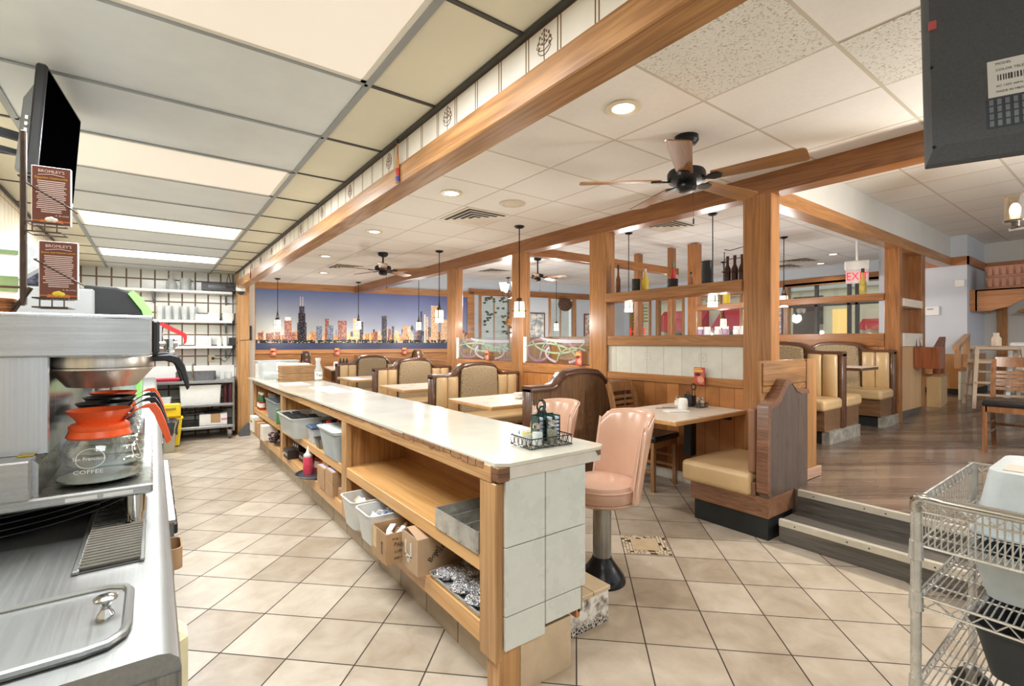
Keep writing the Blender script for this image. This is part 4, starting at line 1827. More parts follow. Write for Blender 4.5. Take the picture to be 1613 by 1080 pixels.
# local +x faces the room
tilt = Matrix.Rotation(math.radians(5), 4, 'Y')
b = B()
b.box((-.03, -.25, -.195), (.0, .25, .195), .006)
o = b.obj('bezel', M('tv_grey_black', (52, 53, 56), .3, .2, .06, 10), tv)
b = B()
b.box((-.001, -.232, -.175), (.0025, .232, .18))
o = b.obj('screen', M('tv_screen', (2, 2, 3), .9, 0, 0, spec=.0), tv)
b = B()
b.loft([[(-.03, -.22, -.18), (-.03, .22, -.18), (-.03, .22, .15), (-.03, -.22, .15)], [(-.075, -.19, -.18), (-.075, .19, -.18), (-.075, .17, .09), (-.075, -.17, .09)]])
b.obj('back_shell', M('tv_back_grey', (134, 140, 146), .45, 0, .05, 10), tv, bev=.012)
b = B()
for k in range(4):
    b.box((-.05, -.222, .0 - k * .022), (-.042, -.216, .012 - k * .022))
b.obj('button', WHITE, tv)
b = B()
for k in range(9):
    b.box((-.074, -.15, -.184 + .0), (-.04, .15, -.180))
b.obj('speaker_grille', BLACK, tv)
for ch_ in tv.children:
    ch_.rotation_euler = (0, math.radians(4), 0)
ta = thing('television_bracket', 'grey television wall arm on the left wall', 'bracket', (-.775, 2.55, 2.05))
b = B()
b.box((0, -.08, -.1), (.015, .08, .1), .003)
b.obj('wall_plate', GAL, ta)
b = B()
b.tube([(.01, 0, .02), (.2, -.12, .02), (.405, 0, .02)], .018, 8)
b.tube([(.01, 0, -.04), (.2, -.12, -.04), (.405, 0, -.04)], .012, 8)
b.obj('arm', M('arm_grey', (92, 94, 96), .45, .5, .08, 10), ta)

tb = thing('television', 'back of a large dark television hanging at the upper right', 'television', (1.674 + .358 * 1.06, .376 - .934 * 1.06, 1.80), math.radians(111))
tb.rotation_euler = (math.radians(7.5), 0, math.radians(111))
# local +x runs along the set away from the near-left edge, local +y faces the viewer's side (back of the set)
TVB = M('tv_back_dark', (84, 89, 96), .62, .1, .1, 160, bump=.35)
b = B()
prof = [(0, .0), (.0, -.03), (.0, -.06), (.012, -.064)]
b.loft([[(x, y, z) for x, y, z in r] for r in (
    [(.012, -.055, 0), (1.05, -.055, 0), (1.05, -.055, .64), (.012, -.055, .64)],
    [(0, -.05, -.004), (1.06, -.05, -.004), (1.06, -.05, .65), (0, -.05, .65)],
    [(0, -.025, -.004), (1.06, -.025, -.004), (1.06, -.025, .65), (0, -.025, .65)],
    [(.012, .0, .022), (1.05, .0, .022), (1.05, .0, .63), (.012, .0, .63)],
    [(.03, .008, .03), (1.03, .008, .03), (1.03, .008, .62), (.03, .008, .62)])])
b.obj('back_shell', TVB, tb)
b = B()
b.box((.004, -.064, .0), (1.056, -.054, .646))
b.obj('bezel', M('tv_bezel', (40, 40, 42), .3, .1, .05, 10), tb)
b = B()
b.box((.73, .0082, .135), (.94, .0095, .235), .003)
b.obj('rating_label', M('label_white', (222, 224, 224), .5, 0, .02, 20), tb)
LBL = M('label_ink', (60, 62, 64), .6, 0, .05, 30)
for k, (s_, sz_, zz) in enumerate((('MODEL', .009, .224), ('COLOR TELEVISION', .009, .207), ('AC 120V 60Hz', .008, .163), ('MADE IN MEXICO', .008, .148))):
    text(s_, sz_, LBL, tb, (.925, .0097, zz), (PI / 2, 0, PI), 'lettering', .0002, 'LEFT')
b = B()
rr = random.Random(2)
xx = .79
while xx < .92:
    ww = rr.uniform(.001, .004)
    b.box((xx, .0092, .178), (xx + ww, .0098, .194))
    xx += ww + rr.uniform(.001, .003)
b.obj('barcode', LBL, tb)
b = B()
b.box((.70, .0078, .052), (.945, .0086, .132))
b.obj('vent_recess', M('vent_recess_grey', (62, 70, 80), .7, 0, .1, 30), tb)  # flat plate behind the slots, darker grey than the shell
b = B()
for j in range(4):
    for i in range(16):
        b.box((.706 + i * .015, .0084, .057 + j * .019), (.714 + i * .015, .0094, .072 + j * .019))
b.obj('vent_slot', M('vent_slot_grey', (120, 128, 138), .6, 0, .1, 30), tb)
b = B()
b.cyl((.83, .006, .028), (.83, .0092, .028), .0085, n=16)
b.cyl((1.048, .003, .03), (1.048, .006, .03), .004, n=10)
b.cyl((1.048, .0, .26), (1.048, .004, .26), .004, n=10)
b.obj('screw_hole', BLACK, tb)
b = B()
b.box((1.036, .0, .37), (1.052, .006, .395))
b.obj('red_sticker', M('red_sticker', (196, 92, 92), .5, 0, .1, 40), tb)
b = B()
b.cyl((.5, -.02, .64), (.5, -.02, 1.14), .025)
b.box((.38, -.06, 1.12), (.62, .02, 1.15))
b.obj('ceiling_mount', BLACK, tb)

# bottle shaped openers hung on the soffit
for (yy, l) in ((2.18, 'bottle shaped wooden plaque hanging on the soffit tiles, nearer one'), (6.55, 'bottle shaped plaque on the soffit near the kitchen post, farther one')):
    t = thing('bottle_plaque', l, 'plaque', (.945, yy, 2.068), 0, 'bottle shaped plaques on the header')
    b = B()
    b.lathe([(.0, 0), (.016, .002), (.017, .07), (.016, .10), (.010, .135), (.008, .17), (.0085, .19), (0, .192)], (0, 0, .0), 14, sx=.45)
    b.obj('bottle_body', wood('plaque_wood', (150, 92, 48), (206, 156, 96), 'z', 3, .4), t)
    b = B()
    b.lathe([(.0166, .03), (.0175, .031), (.0175, .068), (.0166, .069)], (0, 0, 0), 14, sx=.47)
    b.obj('label_band', M('red_label', (176, 50, 48), .5, 0, .1, 40), t)
    b = B()
    b.lathe([(.0166, .004), (.0176, .005), (.0176, .028), (.0166, .029)], (0, 0, 0), 14, sx=.47)
    b.obj('blue_band', M('blue_label', (52, 58, 128), .5, 0, .1, 40), t)
    b = B()
    b.lathe([(.0, .208), (.012, .206), (.013, .188), (.0, .187)], (0, 0, 0), 12, sx=.5)
    b.obj('cap', BLACK, t)
    t.location.x = .938

# dome camera on the post, phone box, grey box under the beam
t = thing('security_camera', 'white dome security camera on the oak post', 'camera', (.99, 7.735, 2.02))
b = B()
b.lathe([(.0, .09), (.05, .088), (.05, .06), (.06, .055), (.06, .01), (.05, -.005)], n=24)
b.obj('housing', WHITE, t)
b = B()
b.ell((0, 0, .0), .052, .052, .05, 20, 10)
b.obj('dome', M('smoked_dome', (60, 66, 76), .08, 0, 0), t)
t = thing('wall_phone', 'small dark intercom on the edge of the oak post', 'phone', (1.11, 7.80, 1.42))
b = B()
b.box((0, -.04, -.09), (.03, .04, .12), .01)
b.obj('body', M('phone_dark', (52, 56, 62), .35, 0, .05, 20), t)
b = B()
b.box((.028, -.03, .0), (.033, .03, .10), .002)
b.obj('display', M('phone_screen', (150, 164, 176), .15, 0, .05, 20), t)
b = B()
b.box((1.06, 6.0, 2.53), (1.14, 6.3, 2.665), .005)
o = b.obj('junction_box', M('box_grey', (206, 208, 210), .5, 0, .03, 10))
tag(o, 'pale grey box fixed under the ceiling behind the header beam', 'box')
b = B()
b.tube([(1.107, 7.84, 1.30), (1.107, 7.87, 1.55), (1.107, 7.9, 1.72), (1.11, 7.93, 1.95)], .003, 6)
b.tube([(.955, 7.80, 1.28), (.95, 7.76, 1.30), (1.0, 7.745, 1.33), (1.105, 7.746, 1.34)], .003, 6)
o = b.obj('cable', BLACKP)
tag(o, 'thin black cable running up the oak post', 'cable')

# ================================================================ ETCHED GLASS PANELS
ROSE = milky('plum_ribbon', (150, 122, 142), .7)
LILAC = milky('pale_lilac_ribbon', (196, 190, 204), .6)
SAGE = milky('sage_ribbon', (158, 188, 156), .65)


def etched(y0, y1, z0, z1, label, seed):
    t = thing('painted_glass_screen', label, 'glass panel', (3.975, (y0 + y1) / 2, z0), 0, 'painted glass booth panels')
    h = (y1 - y0) / 2
    H = z1 - z0
    b = B()
    b.box((-.003, -h, 0), (.003, h, H))
    b.obj('glass', GLASS, t)
    b = B()
    b.box((-.012, -h, -.012), (.012, h, .014))
    b.obj('bottom_channel', M('maroon_channel', (92, 44, 52), .4, 0, .05, 10), t)
    b = B()
    b.box((-.014, h - .045, 0), (.014, h, H))
    b.obj('end_channel', WHITE, t)

    def ribbon(cy, cz, ry, rz, a0, a1, w0, w1, x):
        n = 90
        vs = []
        fs = []
        for i in range(n + 1):
            q = i / n
            a = a0 + (a1 - a0) * q
            wd = w0 + (w1 - w0) * q
            c, s_ = math.cos(a), math.sin(a)
            p0 = (cy + (ry - wd) * c, cz + (rz - wd) * s_)
            p1 = (cy + (ry + wd) * c, cz + (rz + wd) * s_)
            for pp in (p0, p1):
                vs.append((x, pp[0], pp[1]))
        ok = [(-h + .05 < v[1] < h - .004) and (.014 < v[2] < H - .004) for v in vs]
        for i in range(n):
            q4 = (2 * i, 2 * i + 1, 2 * i + 3, 2 * i + 2)
            if all(ok[j] for j in q4):
                fs.append(q4)
        return vs, fs
    for k, (mat, lst) in enumerate(((ROSE, ((-h * .15, -.02, h * .62, H * .92, 0, PI, .010, .018), (h * .5, H * .5, h * .36, H * .40, 0, 2 * PI, .010, .016))),
                                   (LILAC, ((-h * .25, H * .40, h * .5, H * .34, PI * .9, 2.2 * PI, .012, .018), (-h * .6, H * .98, h * 1.0, H * .16, PI, 2 * PI, .016, .024))),
                                   (SAGE, ((h * .3, H * .2, h * .95, H * .55, .2, PI - .2, .008, .012), (-h * .1, H * .95, h * .8, H * .55, PI + .3, 2 * PI - .2, .008, .014), (h * .1, H * .05, h * .35, H * .8, .3, PI - .4, .006, .012), (-h * .6, H * .1, h * .5, H * .5, 0, PI, .008, .01))))):
        b = B()
        for q in lst:
            b.add(*ribbon(*q, -.0045 - .0008 * k))
        b.obj('ribbon_pattern', mat, t)
    return t


etched(3.87, 5.08, 1.035, 1.375, 'painted glass panel with lilac and green ribbons, nearer one beside the bottle shelf', 1)
etched(5.34, 6.85, 1.035, 1.375, 'painted glass panel with ribbons, farther one beyond the pendant post', 2)

# ================================================================ KITCHEN COUNTER (left)
KC = .90
kc = thing('kitchen_counter', 'long stainless steel kitchen counter along the left side', 'counter', (0, 0, 0))
STL = steel('counter_steel', (158, 160, 158), .42, 'y', .16)
b = B()
prof = [(-.775, KC - .04), (-.775, KC), (.005, KC), (.018, KC - .003), (.028, KC - .012), (.031, KC - .025), (.031, KC - .10), (.0, KC - .10), (.0, KC - .045)]
b.prism(prof, .785, 6.9, 'y')
b.obj('worktop', STL, kc)
b = B()
b.box((-.76, .83, .10), (-.0, 6.88, KC - .05), .004)
b.obj('body', steel('cabinet_steel', (120, 120, 118), .4, 'z', .3), kc)
b = B()
b.box((-.72, .86, 0), (-.05, 6.85, .10))
b.obj('plinth', TOE, kc)
b = B()
b.box((-.002, .84, KC - .098), (.022, .86, .3))
b.box((-.75, .782, KC - .10), (.03, .79, KC - .03))
b.obj('end_panel', steel('end_steel', (160, 160, 156), .45, 'z', .4), kc)
for y0, y1 in ((.9, 1.5), (1.52, 2.08)):
    b = B()
    b.box((.0, y0, .14), (.012, y1, .78), .004)
    d = b.obj('door', STEEL('z'), kc)
    b = B()
    b.tube([(.012, y1 - .06, .5), (.022, y1 - .06, .5), (.022, y1 - .06, .7), (.012, y1 - .06, .7)], .005, 6)
    b.obj('handle', CHROME, d)
# lifted-out drawers farther along
b = B()
b.box((.035, 2.15, .40), (.062, 3.25, .655), .004)
b.box((-.02, 2.16, .42), (.04, 3.24, .64))
dr = b.obj('drawer', M('drawer_grey', (118, 122, 122), .4, .6, .12, 10), kc)
b = B()
b.box((.032, 2.15, .648), (.068, 3.25, .664), .003)
b.obj('drawer_rim', STEEL('y'), dr)
for k in range(3):
    b = B()
    b.box((.062, 2.3 + .34 * k, .56), (.078, 2.52 + .34 * k, .60), .004)
    b.obj('drawer_pull', BLACKP, dr)
b = B()
b.box((.0, 3.6, .40), (.05, 4.6, .70), .004)
b.obj('drawer', M('drawer_grey', (118, 122, 122), .4, .6, .12, 10), kc)
b = B()
b.tray(.0, .075, 1.83, 1.95, .60, .665, .004)
b.obj('cardboard_tray', CARD, kc)
b = B()
b.box((.0, 1.02, .42), (.05, 1.09, .80), .012)
o = b.obj('towel', M('cream_towel', (226, 216, 176), .8, 0, .05, 10), kc)

# hatch lid with knob
t = thing('hatch_lid', 'stainless lid with a round knob set in the kitchen counter', 'lid', (0, 0, KC))
out = [(-.50, .835), (-.075, .835), (-.05, .84), (-.034, .858), (-.03, .88), (-.03, 1.00), (-.036, 1.018), (-.055, 1.03), (-.08, 1.033), (-.50, 1.033)]
b = B()
b.prism(out, .0, .006, 'z')
b.obj('plate', STL, t, bev=.002)
b = B()
b.tube([(x, y, .006) for x, y in out], .0065, 8, True)
b.obj('rolled_rim', STL, t)
b = B()
b.lathe([(.011, .006), (.010, .010), (.006, .016), (.006, .021), (.009, .026), (.0145, .030), (.0148, .033), (.010, .036), (0, .037)], (-.056, .93, 0), 24)
b.obj('knob', CHROME, t)

# drip grate
t = thing('drip_grate', 'slatted steel drip grate beside the brewer leg', 'grate', (0, 0, KC))
b = B()
for a, c in (((-.115, 1.135, 0), (-.105, 1.58, .008)), ((-.02, 1.135, 0), (-.012, 1.58, .008))):
    b.box(a, c, .002)
b.obj('side_rail', STL, t)
b = B()
for k in range(27):
    y = 1.15 + k * .0160
    b.tube([(-.106, y, .0065), (-.019, y, .0065)], .0038, 6)
sl = b.obj('slat', CHROME, t)
sl.name = 'slats'
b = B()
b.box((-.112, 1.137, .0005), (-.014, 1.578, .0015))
b.obj('drip_pan', M('drip_pan_dark', (70, 68, 64), .5, .5, .1, 20), t)  # thin pan, darker grey than the slats over it

# black trays under the brewer
for k in range(4):
    b = B()
    z0 = KC + .001 + k * .0125
    r = .30 - .002 * k
    b.lathe([(0, z0), (r - .03, z0), (r, z0 + .0095), (r + .006, z0 + .0105), (r + .006, z0 + .0122), (r - .004, z0 + .0118), (r - .034, z0 + .004), (0, z0 + .004)], (-.34, 1.70, 0), 56)
    o = b.obj('serving_tray', M('black_tray', (44, 43, 42), .4, 0, .1, 60, bump=.2))
    tag(o, ['lowest black round serving tray stacked under the coffee brewer', 'second lowest black serving tray in the stack under the brewer',
            'third black serving tray up the stack under the brewer', 'topmost black round serving tray under the coffee brewer'][k], 'tray', 'black serving trays')

# coffee brewer
cb = thing('coffee_brewer', 'large stainless coffee brewer with warmers in the left foreground', 'coffee maker', (0, 0, KC))
z = lambda q: q - KC
BST = steel('brewer_steel', (188, 188, 186), .26, 'x', .2)
b = B()
b.box((-.62, 1.346, z(.972)), (.0, 2.05, z(.995)), .004)
for k, (x0, x1) in enumerate(((-.145, -.095), (-.085, -.035))):
    b.mi = 1
    b.box((x0, 1.3445, z(.979)), (x1, 1.347, z(.986)))
    b.mi = 0
b.obj('warmer_deck', [BST, WHITE], cb)
for (x, y) in ((-.032, 1.375), (-.58, 1.375), (-.032, 2.0), (-.58, 2.0)):
    b = B()
    b.lathe([(.021, .001), (.021, .006), (.015, .012), (.0155, .03), (.018, .031), (.0195, z(.974))], (x, y, 0), 20)
    b.obj('leg', CHROME, cb)
b = B()
b.box((-.62, 1.346, z(.993)), (-.197, 1.66, z(1.072)), .003)
b.prism([(-.197, z(.995)), (-.197, z(1.072)), (-.188, z(1.06)), (-.188, z(.995))], 1.37, 1.66, 'y')
b.obj('upper_warmer_box', BST, cb)
b = B()
b.lathe([(.0, z(1.073)), (.062, z(1.073)), (.066, z(1.077)), (.060, z(1.081)), (0, z(1.079))], (-.32, 1.46, 0), 32)
b.obj('warmer_plate', BLACKP, cb)
b = B()
b.box((-.62, 1.42, z(1.07)), (-.178, 2.03, z(1.29)), .003)
b.obj('column', steel('column_steel', (196, 198, 200), .2, 'z', .12), cb)
b = B()
b.box((-.62, 1.352, z(1.278)), (-.002, 2.05, z(1.366)), .004)
b.obj('brew_head', BST, cb)
b = B()
b.box((-.623, 1.349, z(1.360)), (.001, 2.053, z(1.368)), .002)
b.obj('head_lid', CHROME, cb)
b = B()
b.box((-.003, 1.36, z(1.283)), (.012, 2.04, z(1.358)), .004)
b.obj('front_panel', BLACKP, cb)
b = B()
b.box((-.24, 1.356, z(1.05)), (-.2, 1.36, z(1.055)))
b.box((-.225, 1.40, z(1.0726)), (-.20, 1.425, z(1.0735)))
b.obj('warning_strip', M('yellow_strip', (226, 200, 40), .5, 0, .05, 20), cb)
for k in range(2):
    yb = 1.50 + .33 * k
    f = B()
    f.lathe([(.094, z(1.277)), (.096, z(1.262)), (.095, z(1.252)), (.097, z(1.250)), (.097, z(1.246)), (.094, z(1.244)), (.065, z(1.206)), (.03, z(1.203)), (.012, z(1.200)), (.012, z(1.196)), (0, z(1.196))], (-.095, yb, 0), 40)
    fo = f.obj('brew_funnel', steel('funnel_steel', (206, 200, 190), .3, 'z', .2), cb)
    f = B()
    rings = []
    for (x, zz, hw, hh) in ((-.01, 1.270, .012, .009), (.03, 1.272, .012, .010), (.048, 1.266, .012, .010), (.060, 1.245, .011, .009), (.068, 1.215, .011, .008), (.073, 1.19, .009, .005)):
        rings.append([(x - hh * .6, yb - hw, z(zz) - hh), (x + hh * .6, yb - hw, z(zz) + hh * .6), (x + hh * .6, yb + hw, z(zz) + hh * .6), (x - hh * .6, yb + hw, z(zz) - hh)])
    f.loft(rings)
    f.obj('funnel_handle', BLACKP, fo, bev=.003)

# carafes
ORG = M('orange_plastic', (238, 96, 44), .3, 0, .04, 10)
CGLASS = thin_glass('carafe_glass', (250, 252, 250), .10, .99)
PRN = M('carafe_print', (236, 238, 236), .5, 0, .02, 20)


def carafe(y, mat, label, printed=True):
    t = thing('coffee_carafe', label, 'carafe', (-.098, y, .998), 0, 'glass coffee carafes on the warmers')
    b = B()
    b.lathe([(.066, 0), (.078, .006), (.0775, .030), (.072, .055), (.064, .078), (.054, .098), (.05, .104)], n=40, cap=False)
    b.obj('glass_bowl', CGLASS, t)
    b = B()
    b.lathe([(0, .001), (.066, .001), (.074, .004), (.074, .008), (.05, .006), (0, .005)], n=40)
    b.obj('base_glass', M('carafe_base', (176, 186, 178), .08, 0, .1, 10), t)
    b = B()
    b.lathe([(.058, .096), (.060, .099), (.054, .112), (.055, .114), (.055, .122), (.050, .126), (.040, .128), (.044, .136), (.0585, .155), (.060, .157), (.057, .157), (.040, .134), (.036, .126), (.036, .1)], n=40, cap=False)
    b.obj('collar', mat, t)
    b = B()
    rings = []
    for (x, zz, hw, th) in ((.044, .128, .018, .006), (.062, .145, .013, .006), (.080, .156, .011, .007), (.098, .157, .011, .008), (.108, .140, .011, .008), (.118, .112, .010, .008), (.127, .082, .010, .007), (.131, .066, .009, .006)):
        rings.append([(x - th, -hw, zz - th * .4), (x + th * .6, -hw, zz + th * .8), (x + th * .6, hw, zz + th * .8), (x - th, hw, zz - th * .4)])
    b.loft(rings)
    b.obj('handle', mat, t, bev=.003)
    if printed:
        b = B()
        for r0, zc, a0 in ((.0775, .058, -1.75), (.0775, .058, -.2)):
            pts = []
            for k in range(28):
                q = 2 * PI * k / 28
                zz = zc + .020 * math.sin(q)
                rad = {0: 0}.get(1, .0785 - max(0, zz - .03) * .28)
                aa = a0 + .36 * math.cos(q)
                pts.append((rad * math.cos(aa), rad * math.sin(aa), zz))
            b.tube(pts, .0009, 5, True)
        b.obj('printed_oval', PRN, t)
        aa = -1.75
        text('San Francisco', .0105, PRN, t, (.0735 * math.cos(aa), .0735 * math.sin(aa), .058), (PI / 2 - .28, 0, aa + PI / 2), 'lettering', .0002, 'CENTER')
        text('COFFEE', .0115, PRN, t, (.0795 * math.cos(aa), .0795 * math.sin(aa), .031), (PI / 2 - .1, 0, aa + PI / 2), 'lettering', .0003, 'CENTER', 1.3)
    return t


carafe(1.460, ORG, 'nearest glass coffee carafe with orange collar and handle')
carafe(1.622, M('carafe_black', (28, 27, 28), .3, 0, .05, 10), 'black handled glass carafe directly behind the front orange one', False)
carafe(1.784, M('carafe_black', (28, 27, 28), .3, 0, .05, 10), 'second black handled carafe, third in the row of carafes', False)
carafe(1.946, ORG, 'rearmost carafe with orange collar, mostly hidden behind the black ones', False)

# tea rack with brochures
rk = thing('brochure_rack', 'bent wire rack holding two brown tea leaflets on the brewer', 'rack', (-.170, 1.46, 1.368), math.radians(-8))
RKB = M('rack_bronze', (78, 64, 56), .4, .6, .2, 30)
b = B()
b.box((-.062, .0, .02), (-.052, .012, .40), .002)
b.tube([(-.057, .006, .03), (-.10, .004, .0), (-.14, .0, .004)], .005, 6)
b.tube([(-.045, .006, .06), (-.075, .004, .003), (-.09, .0, .004)], .005, 6)
b.tube([(-.057, .006, .06), (-.12, .01, .06)], .003, 6)
b.obj('upright', RKB, rk)
BRN = M('brochure_brown', (112, 62, 50), .35, 0, .05, 6)
GOLD = M('brochure_gold', (226, 172, 52), .5, 0, .05, 20)
PCR = M('brochure_orange', (214, 124, 58), .5, 0, .05, 20)
INK = M('brochure_ink', (228, 208, 202), .6, 0, .02, 30)
for k, (z0, ttl, fruit) in enumerate(((.198, 'Egyptian Chamomile', (236, 234, 226)), (.035, 'Sweet and Herbal Lemon', (230, 206, 60)))):
    x0 = -.042 + .012 * k
    b = B()
    for zz in (.02, .0):
        b.tube([(x0 - .006, .03, z0 - .018 + zz), (x0 - .006, -.018, z0 - .018 + zz), (x0 + .052, -.018, z0 - .018 + zz), (x0 + .052, .03, z0 - .018 + zz), (x0 - .006, .03, z0 - .018 + zz)], .0018, 6)
    for xx in (.006, .026, .046):
        b.tube([(x0 + xx, -.018, z0 - .018), (x0 + xx, -.018, z0 + .004)], .0015, 6)
    b.tube([(x0 - .006, .004, z0 + .088), (x0 - .006, -.0085, z0 + .086), (x0 + .072, -.0085, z0 + .036), (x0 + .072, .012, z0 + .034)], .0017, 6)
    b.obj('wire_pocket', RKB, rk)
    # leaflet (lies in the pocket, its own thing)
    t = thing('tea_leaflet', ['upper brown tea leaflet headed Egyptian Chamomile in the wire rack', 'lower brown tea leaflet with a lemon picture in the wire rack'][k],
              'leaflet', (-.170, 1.46, 1.368), math.radians(-8), 'brown tea leaflets')
    lf = B()
    lf.box((x0, -.004, z0), (x0 + .066, .004, z0 + .128), .0008)
    lf.obj('paper_stack', [WHITE], t)
    lf = B()
    lf.box((x0 + .002, -.0048, z0 + .001), (x0 + .0645, -.0041, z0 + .1265))
    lf.obj('cover', BRN, t)
    cx = x0 + .0333
    text("BROMLEY'S", .0088, INK, t, (cx, -.0049, z0 + .117), (PI / 2, 0, 0), 'lettering', .0002)
    text(ttl, .0066 if k == 0 else .0056, GOLD, t, (cx, -.0049, z0 + .103), (PI / 2, 0, 0), 'lettering', .0002)
    lf = B()
    lf.tube([(cx - .022, -.0049, z0 + .1085), (cx, -.0049, z0 + .1115), (cx + .022, -.0049, z0 + .1085)], .0008, 4)
    rr = random.Random(9 + k)
    for i in range(17):
        zz = z0 + .0955 - i * .0042
        hw = rr.uniform(.021, .026) if i < 15 else .017
        lf.box((cx - hw, -.0052, zz - .0009), (cx + hw, -.0047, zz + .0009))
    lf.obj('text_lines', INK, t)
    text('A. Bromley', .005, INK, t, (cx + .018, -.0049, z0 + .0215), (PI / 2, 0, 0), 'lettering', .0002)
    lf = B()
    lf.box((x0 + .002, -.0053, z0 + .0075), (x0 + .0645, -.0047, z0 + .0095))
    o = lf.obj('orange_band', PCR, t)
    lf = B()
    lf.prism([(cx - .02, z0 + .004), (cx + .02, z0 + .004), (cx + .017, z0 + .011), (cx - .017, z0 + .011)], -.0056, -.0047, 'y')
    lf.obj('banner', PCR, t)
    lf = B()
    for (dx, dz, r) in ((-.004, .012, .007), (.005, .011, .0065), (.0, .015, .005)):
        lf.ell((cx + dx, -.005, z0 + dz), r, .0012, r * .8, 14, 6)
    lf.obj('picture', M('fruit_%d' % k, fruit, .5, 0, .08, 60), t)

# boxes and filters on the brewer, left edge
t = thing('tea_box', 'white and green carton at the left edge on the brewer', 'box', (-.300, 1.62, 1.405), math.radians(6))
b = B()
b.box((-.06, -.05, .0), (.045, .05, .145), .002)
b.obj('carton', M('carton_white', (236, 238, 238), .5, 0, .02, 10), t)
b = B()
b.box((-.0605, -.0508, .02), (.0455, -.0498, .055))
b.box((-.0605, -.0508, .105), (.0455, -.0498, .115))
b.obj('green_print', M('carton_green', (130, 160, 110), .5, 0, .1, 30), t)
b = B()
b.prism([(.045, .05), (.085, .085), (.08, .12), (.045, .145)], -.04, .04, 'y')
b.obj('open_flap', M('clear_wrap', (214, 222, 228), .2, 0, .12, 20), t)
for k in range(6):
    b = B()
    b.lathe([(.0, .0), (.058, 0), (.062, .004), (.062, .0045), (.0, .004)], (0, 0, 0), 30)
    o = b.obj('paper_filter_pack', M('filter_brown_%d' % (k % 3), ((196, 134, 84), (178, 118, 74), (214, 160, 110))[k % 3], .85, 0, .1, 60), None, (-.300, 1.49, 1.3685 + k * .0058))
    tag(o, 'flat brown paper disc in the small stack under the white carton', 'filter', 'brown paper filter stack')

# machines behind the brewer
m2 = thing('drink_dispenser', 'grey steel dispenser with a black curved front and green glowing strip', 'dispenser', (0, 0, KC))
b = B()
b.box((-.70, 2.30, .015), (-.17, 2.85, z(1.50)), .006)
b.obj('body', M('dispenser_grey', (176, 179, 180), .35, .3, .05, 4), m2)
b = B()
pts = [(-.20, z(1.30)), (-.20, z(1.515)), (-.11, z(1.512)), (-.05, z(1.49)), (-.012, z(1.44)), (.0, z(1.38)), (.0, z(1.30))]
b.prism(pts, 2.32, 2.83, 'y')
b.obj('front_hood', BLACKP, m2, bev=.006)
b = B()
pts = [(-.06, z(1.502)), (-.035, z(1.478)), (-.005, z(1.43)), (.004, z(1.38)), (.004, z(1.30)), (-.02, z(1.30)), (-.02, z(1.38)), (-.035, z(1.43)), (-.075, z(1.49))]
b.prism(pts, 2.308, 2.325, 'y')
b.obj('light_strip', glow('green_glow', (120, 236, 96), 1.1), m2)
b = B()
b.box((-.17, 2.35, .015), (-.03, 2.8, .06), .004)
b.obj('drip_tray', BLACKP, m2)
b = B()
b.box((-.17, 2.34, .06), (-.12, 2.81, z(1.30)), .004)
b.obj('rear_panel', M('dispenser_panel', (160, 163, 165), .4, .3, .05, 4), m2)
b = B()
b.box((-.05, 2.31, .20), (-.035, 2.33, z(1.2)), .002)
b.obj('light_bar', glow('green_glow', (120, 236, 96), 1.1), m2)
for k in range(3):
    b = B()
    yy = 2.42 + .15 * k
    b.lathe([(.014, z(1.225)), (.016, z(1.28)), (.022, z(1.30)), (0, z(1.30))], (-.06, yy, 0), 14)
    b.obj('nozzle', BLACKP, m2)

m3 = thing('menu_display', 'small tilted display with a dark speckled picture behind the tea rack', 'display', (-.42, 2.38, 1.501))
b = B()
b.box((-.06, .0, 0), (.11, .03, .115), .004)
b.obj('case', BLACKP, m3)
b = B()
b.box((-.053, -.003, .014), (.103, .001, .108))
m, nt, p = new_mat('speckled_picture')
g = G(nt)
f = g.noise(g.obj(), 60., 4, .7)
g.put(p.inputs['Base Color'], g.ramp(f, (.42, lin((24, 28, 42))), (.6, lin((84, 84, 104))), (.7, lin((190, 196, 214)))))
p.inputs['Roughness'].default_value = .3
b.obj('picture', m, m3)

tp = thing('tap', 'chrome tap with a red lever sticking out behind the brewer', 'tap', (.0, 2.24, 1.30))
b = B()
b.cyl((-.02, 0, .0), (.075, 0, .004), .014, n=14)
b.cyl((.05, 0, -.02), (.05, 0, .02), .018, n=14)
b.lathe([(.014, -.05), (.017, -.04), (.014, -.02), (.02, -.012), (.02, 0)], (.05, 0, 0), 16)
b.lathe([(.011, .0), (.012, .06), (.0, .062)], (.02, 0, .01), 12)
b.obj('body', CHROME, tp)
b = B()
b.loft([[(x - .005, -.008, zz - .006), (x + .005, -.008, zz + .006), (x + .005, .008, zz + .006), (x - .005, .008, zz - .006)] for x, zz in ((.022, .078), (.05, .062), (.085, .042), (.098, .034), (.100, .022), (.098, .002))])
b.obj('lever', M('red_lever', (190, 44, 46), .4, 0, .05, 20), tp)
b = B()
b.box((-.42, -.03, -.06), (-.02, .03, .09), .004)
b.box((-.42, -.03, -.40), (-.30, .03, -.06), .004)
b.obj('heater_panel', steel('heater_steel', (158, 160, 160), .3, 'x', .15), tp)

t = thing('blender_jar', 'clear plastic jar on the counter behind the carafes', 'jar', (-.10, 3.35, KC))
b = B()
b.lathe([(.05, 0), (.055, .12), (.06, .2), (.057, .2), (.05, .01), (0, .01)], n=24)
b.obj('jar', GLASS, t)
b = B()
b.tube([(-.2, 3.5, KC), (-.2, 3.5, KC + .18), (-.17, 3.5, KC + .22), (-.12, 3.5, KC + .2)], .01, 8)
o = b.obj('faucet', CHROME)
tag(o, 'thin chrome faucet on the steel counter behind the carafes', 'faucet')
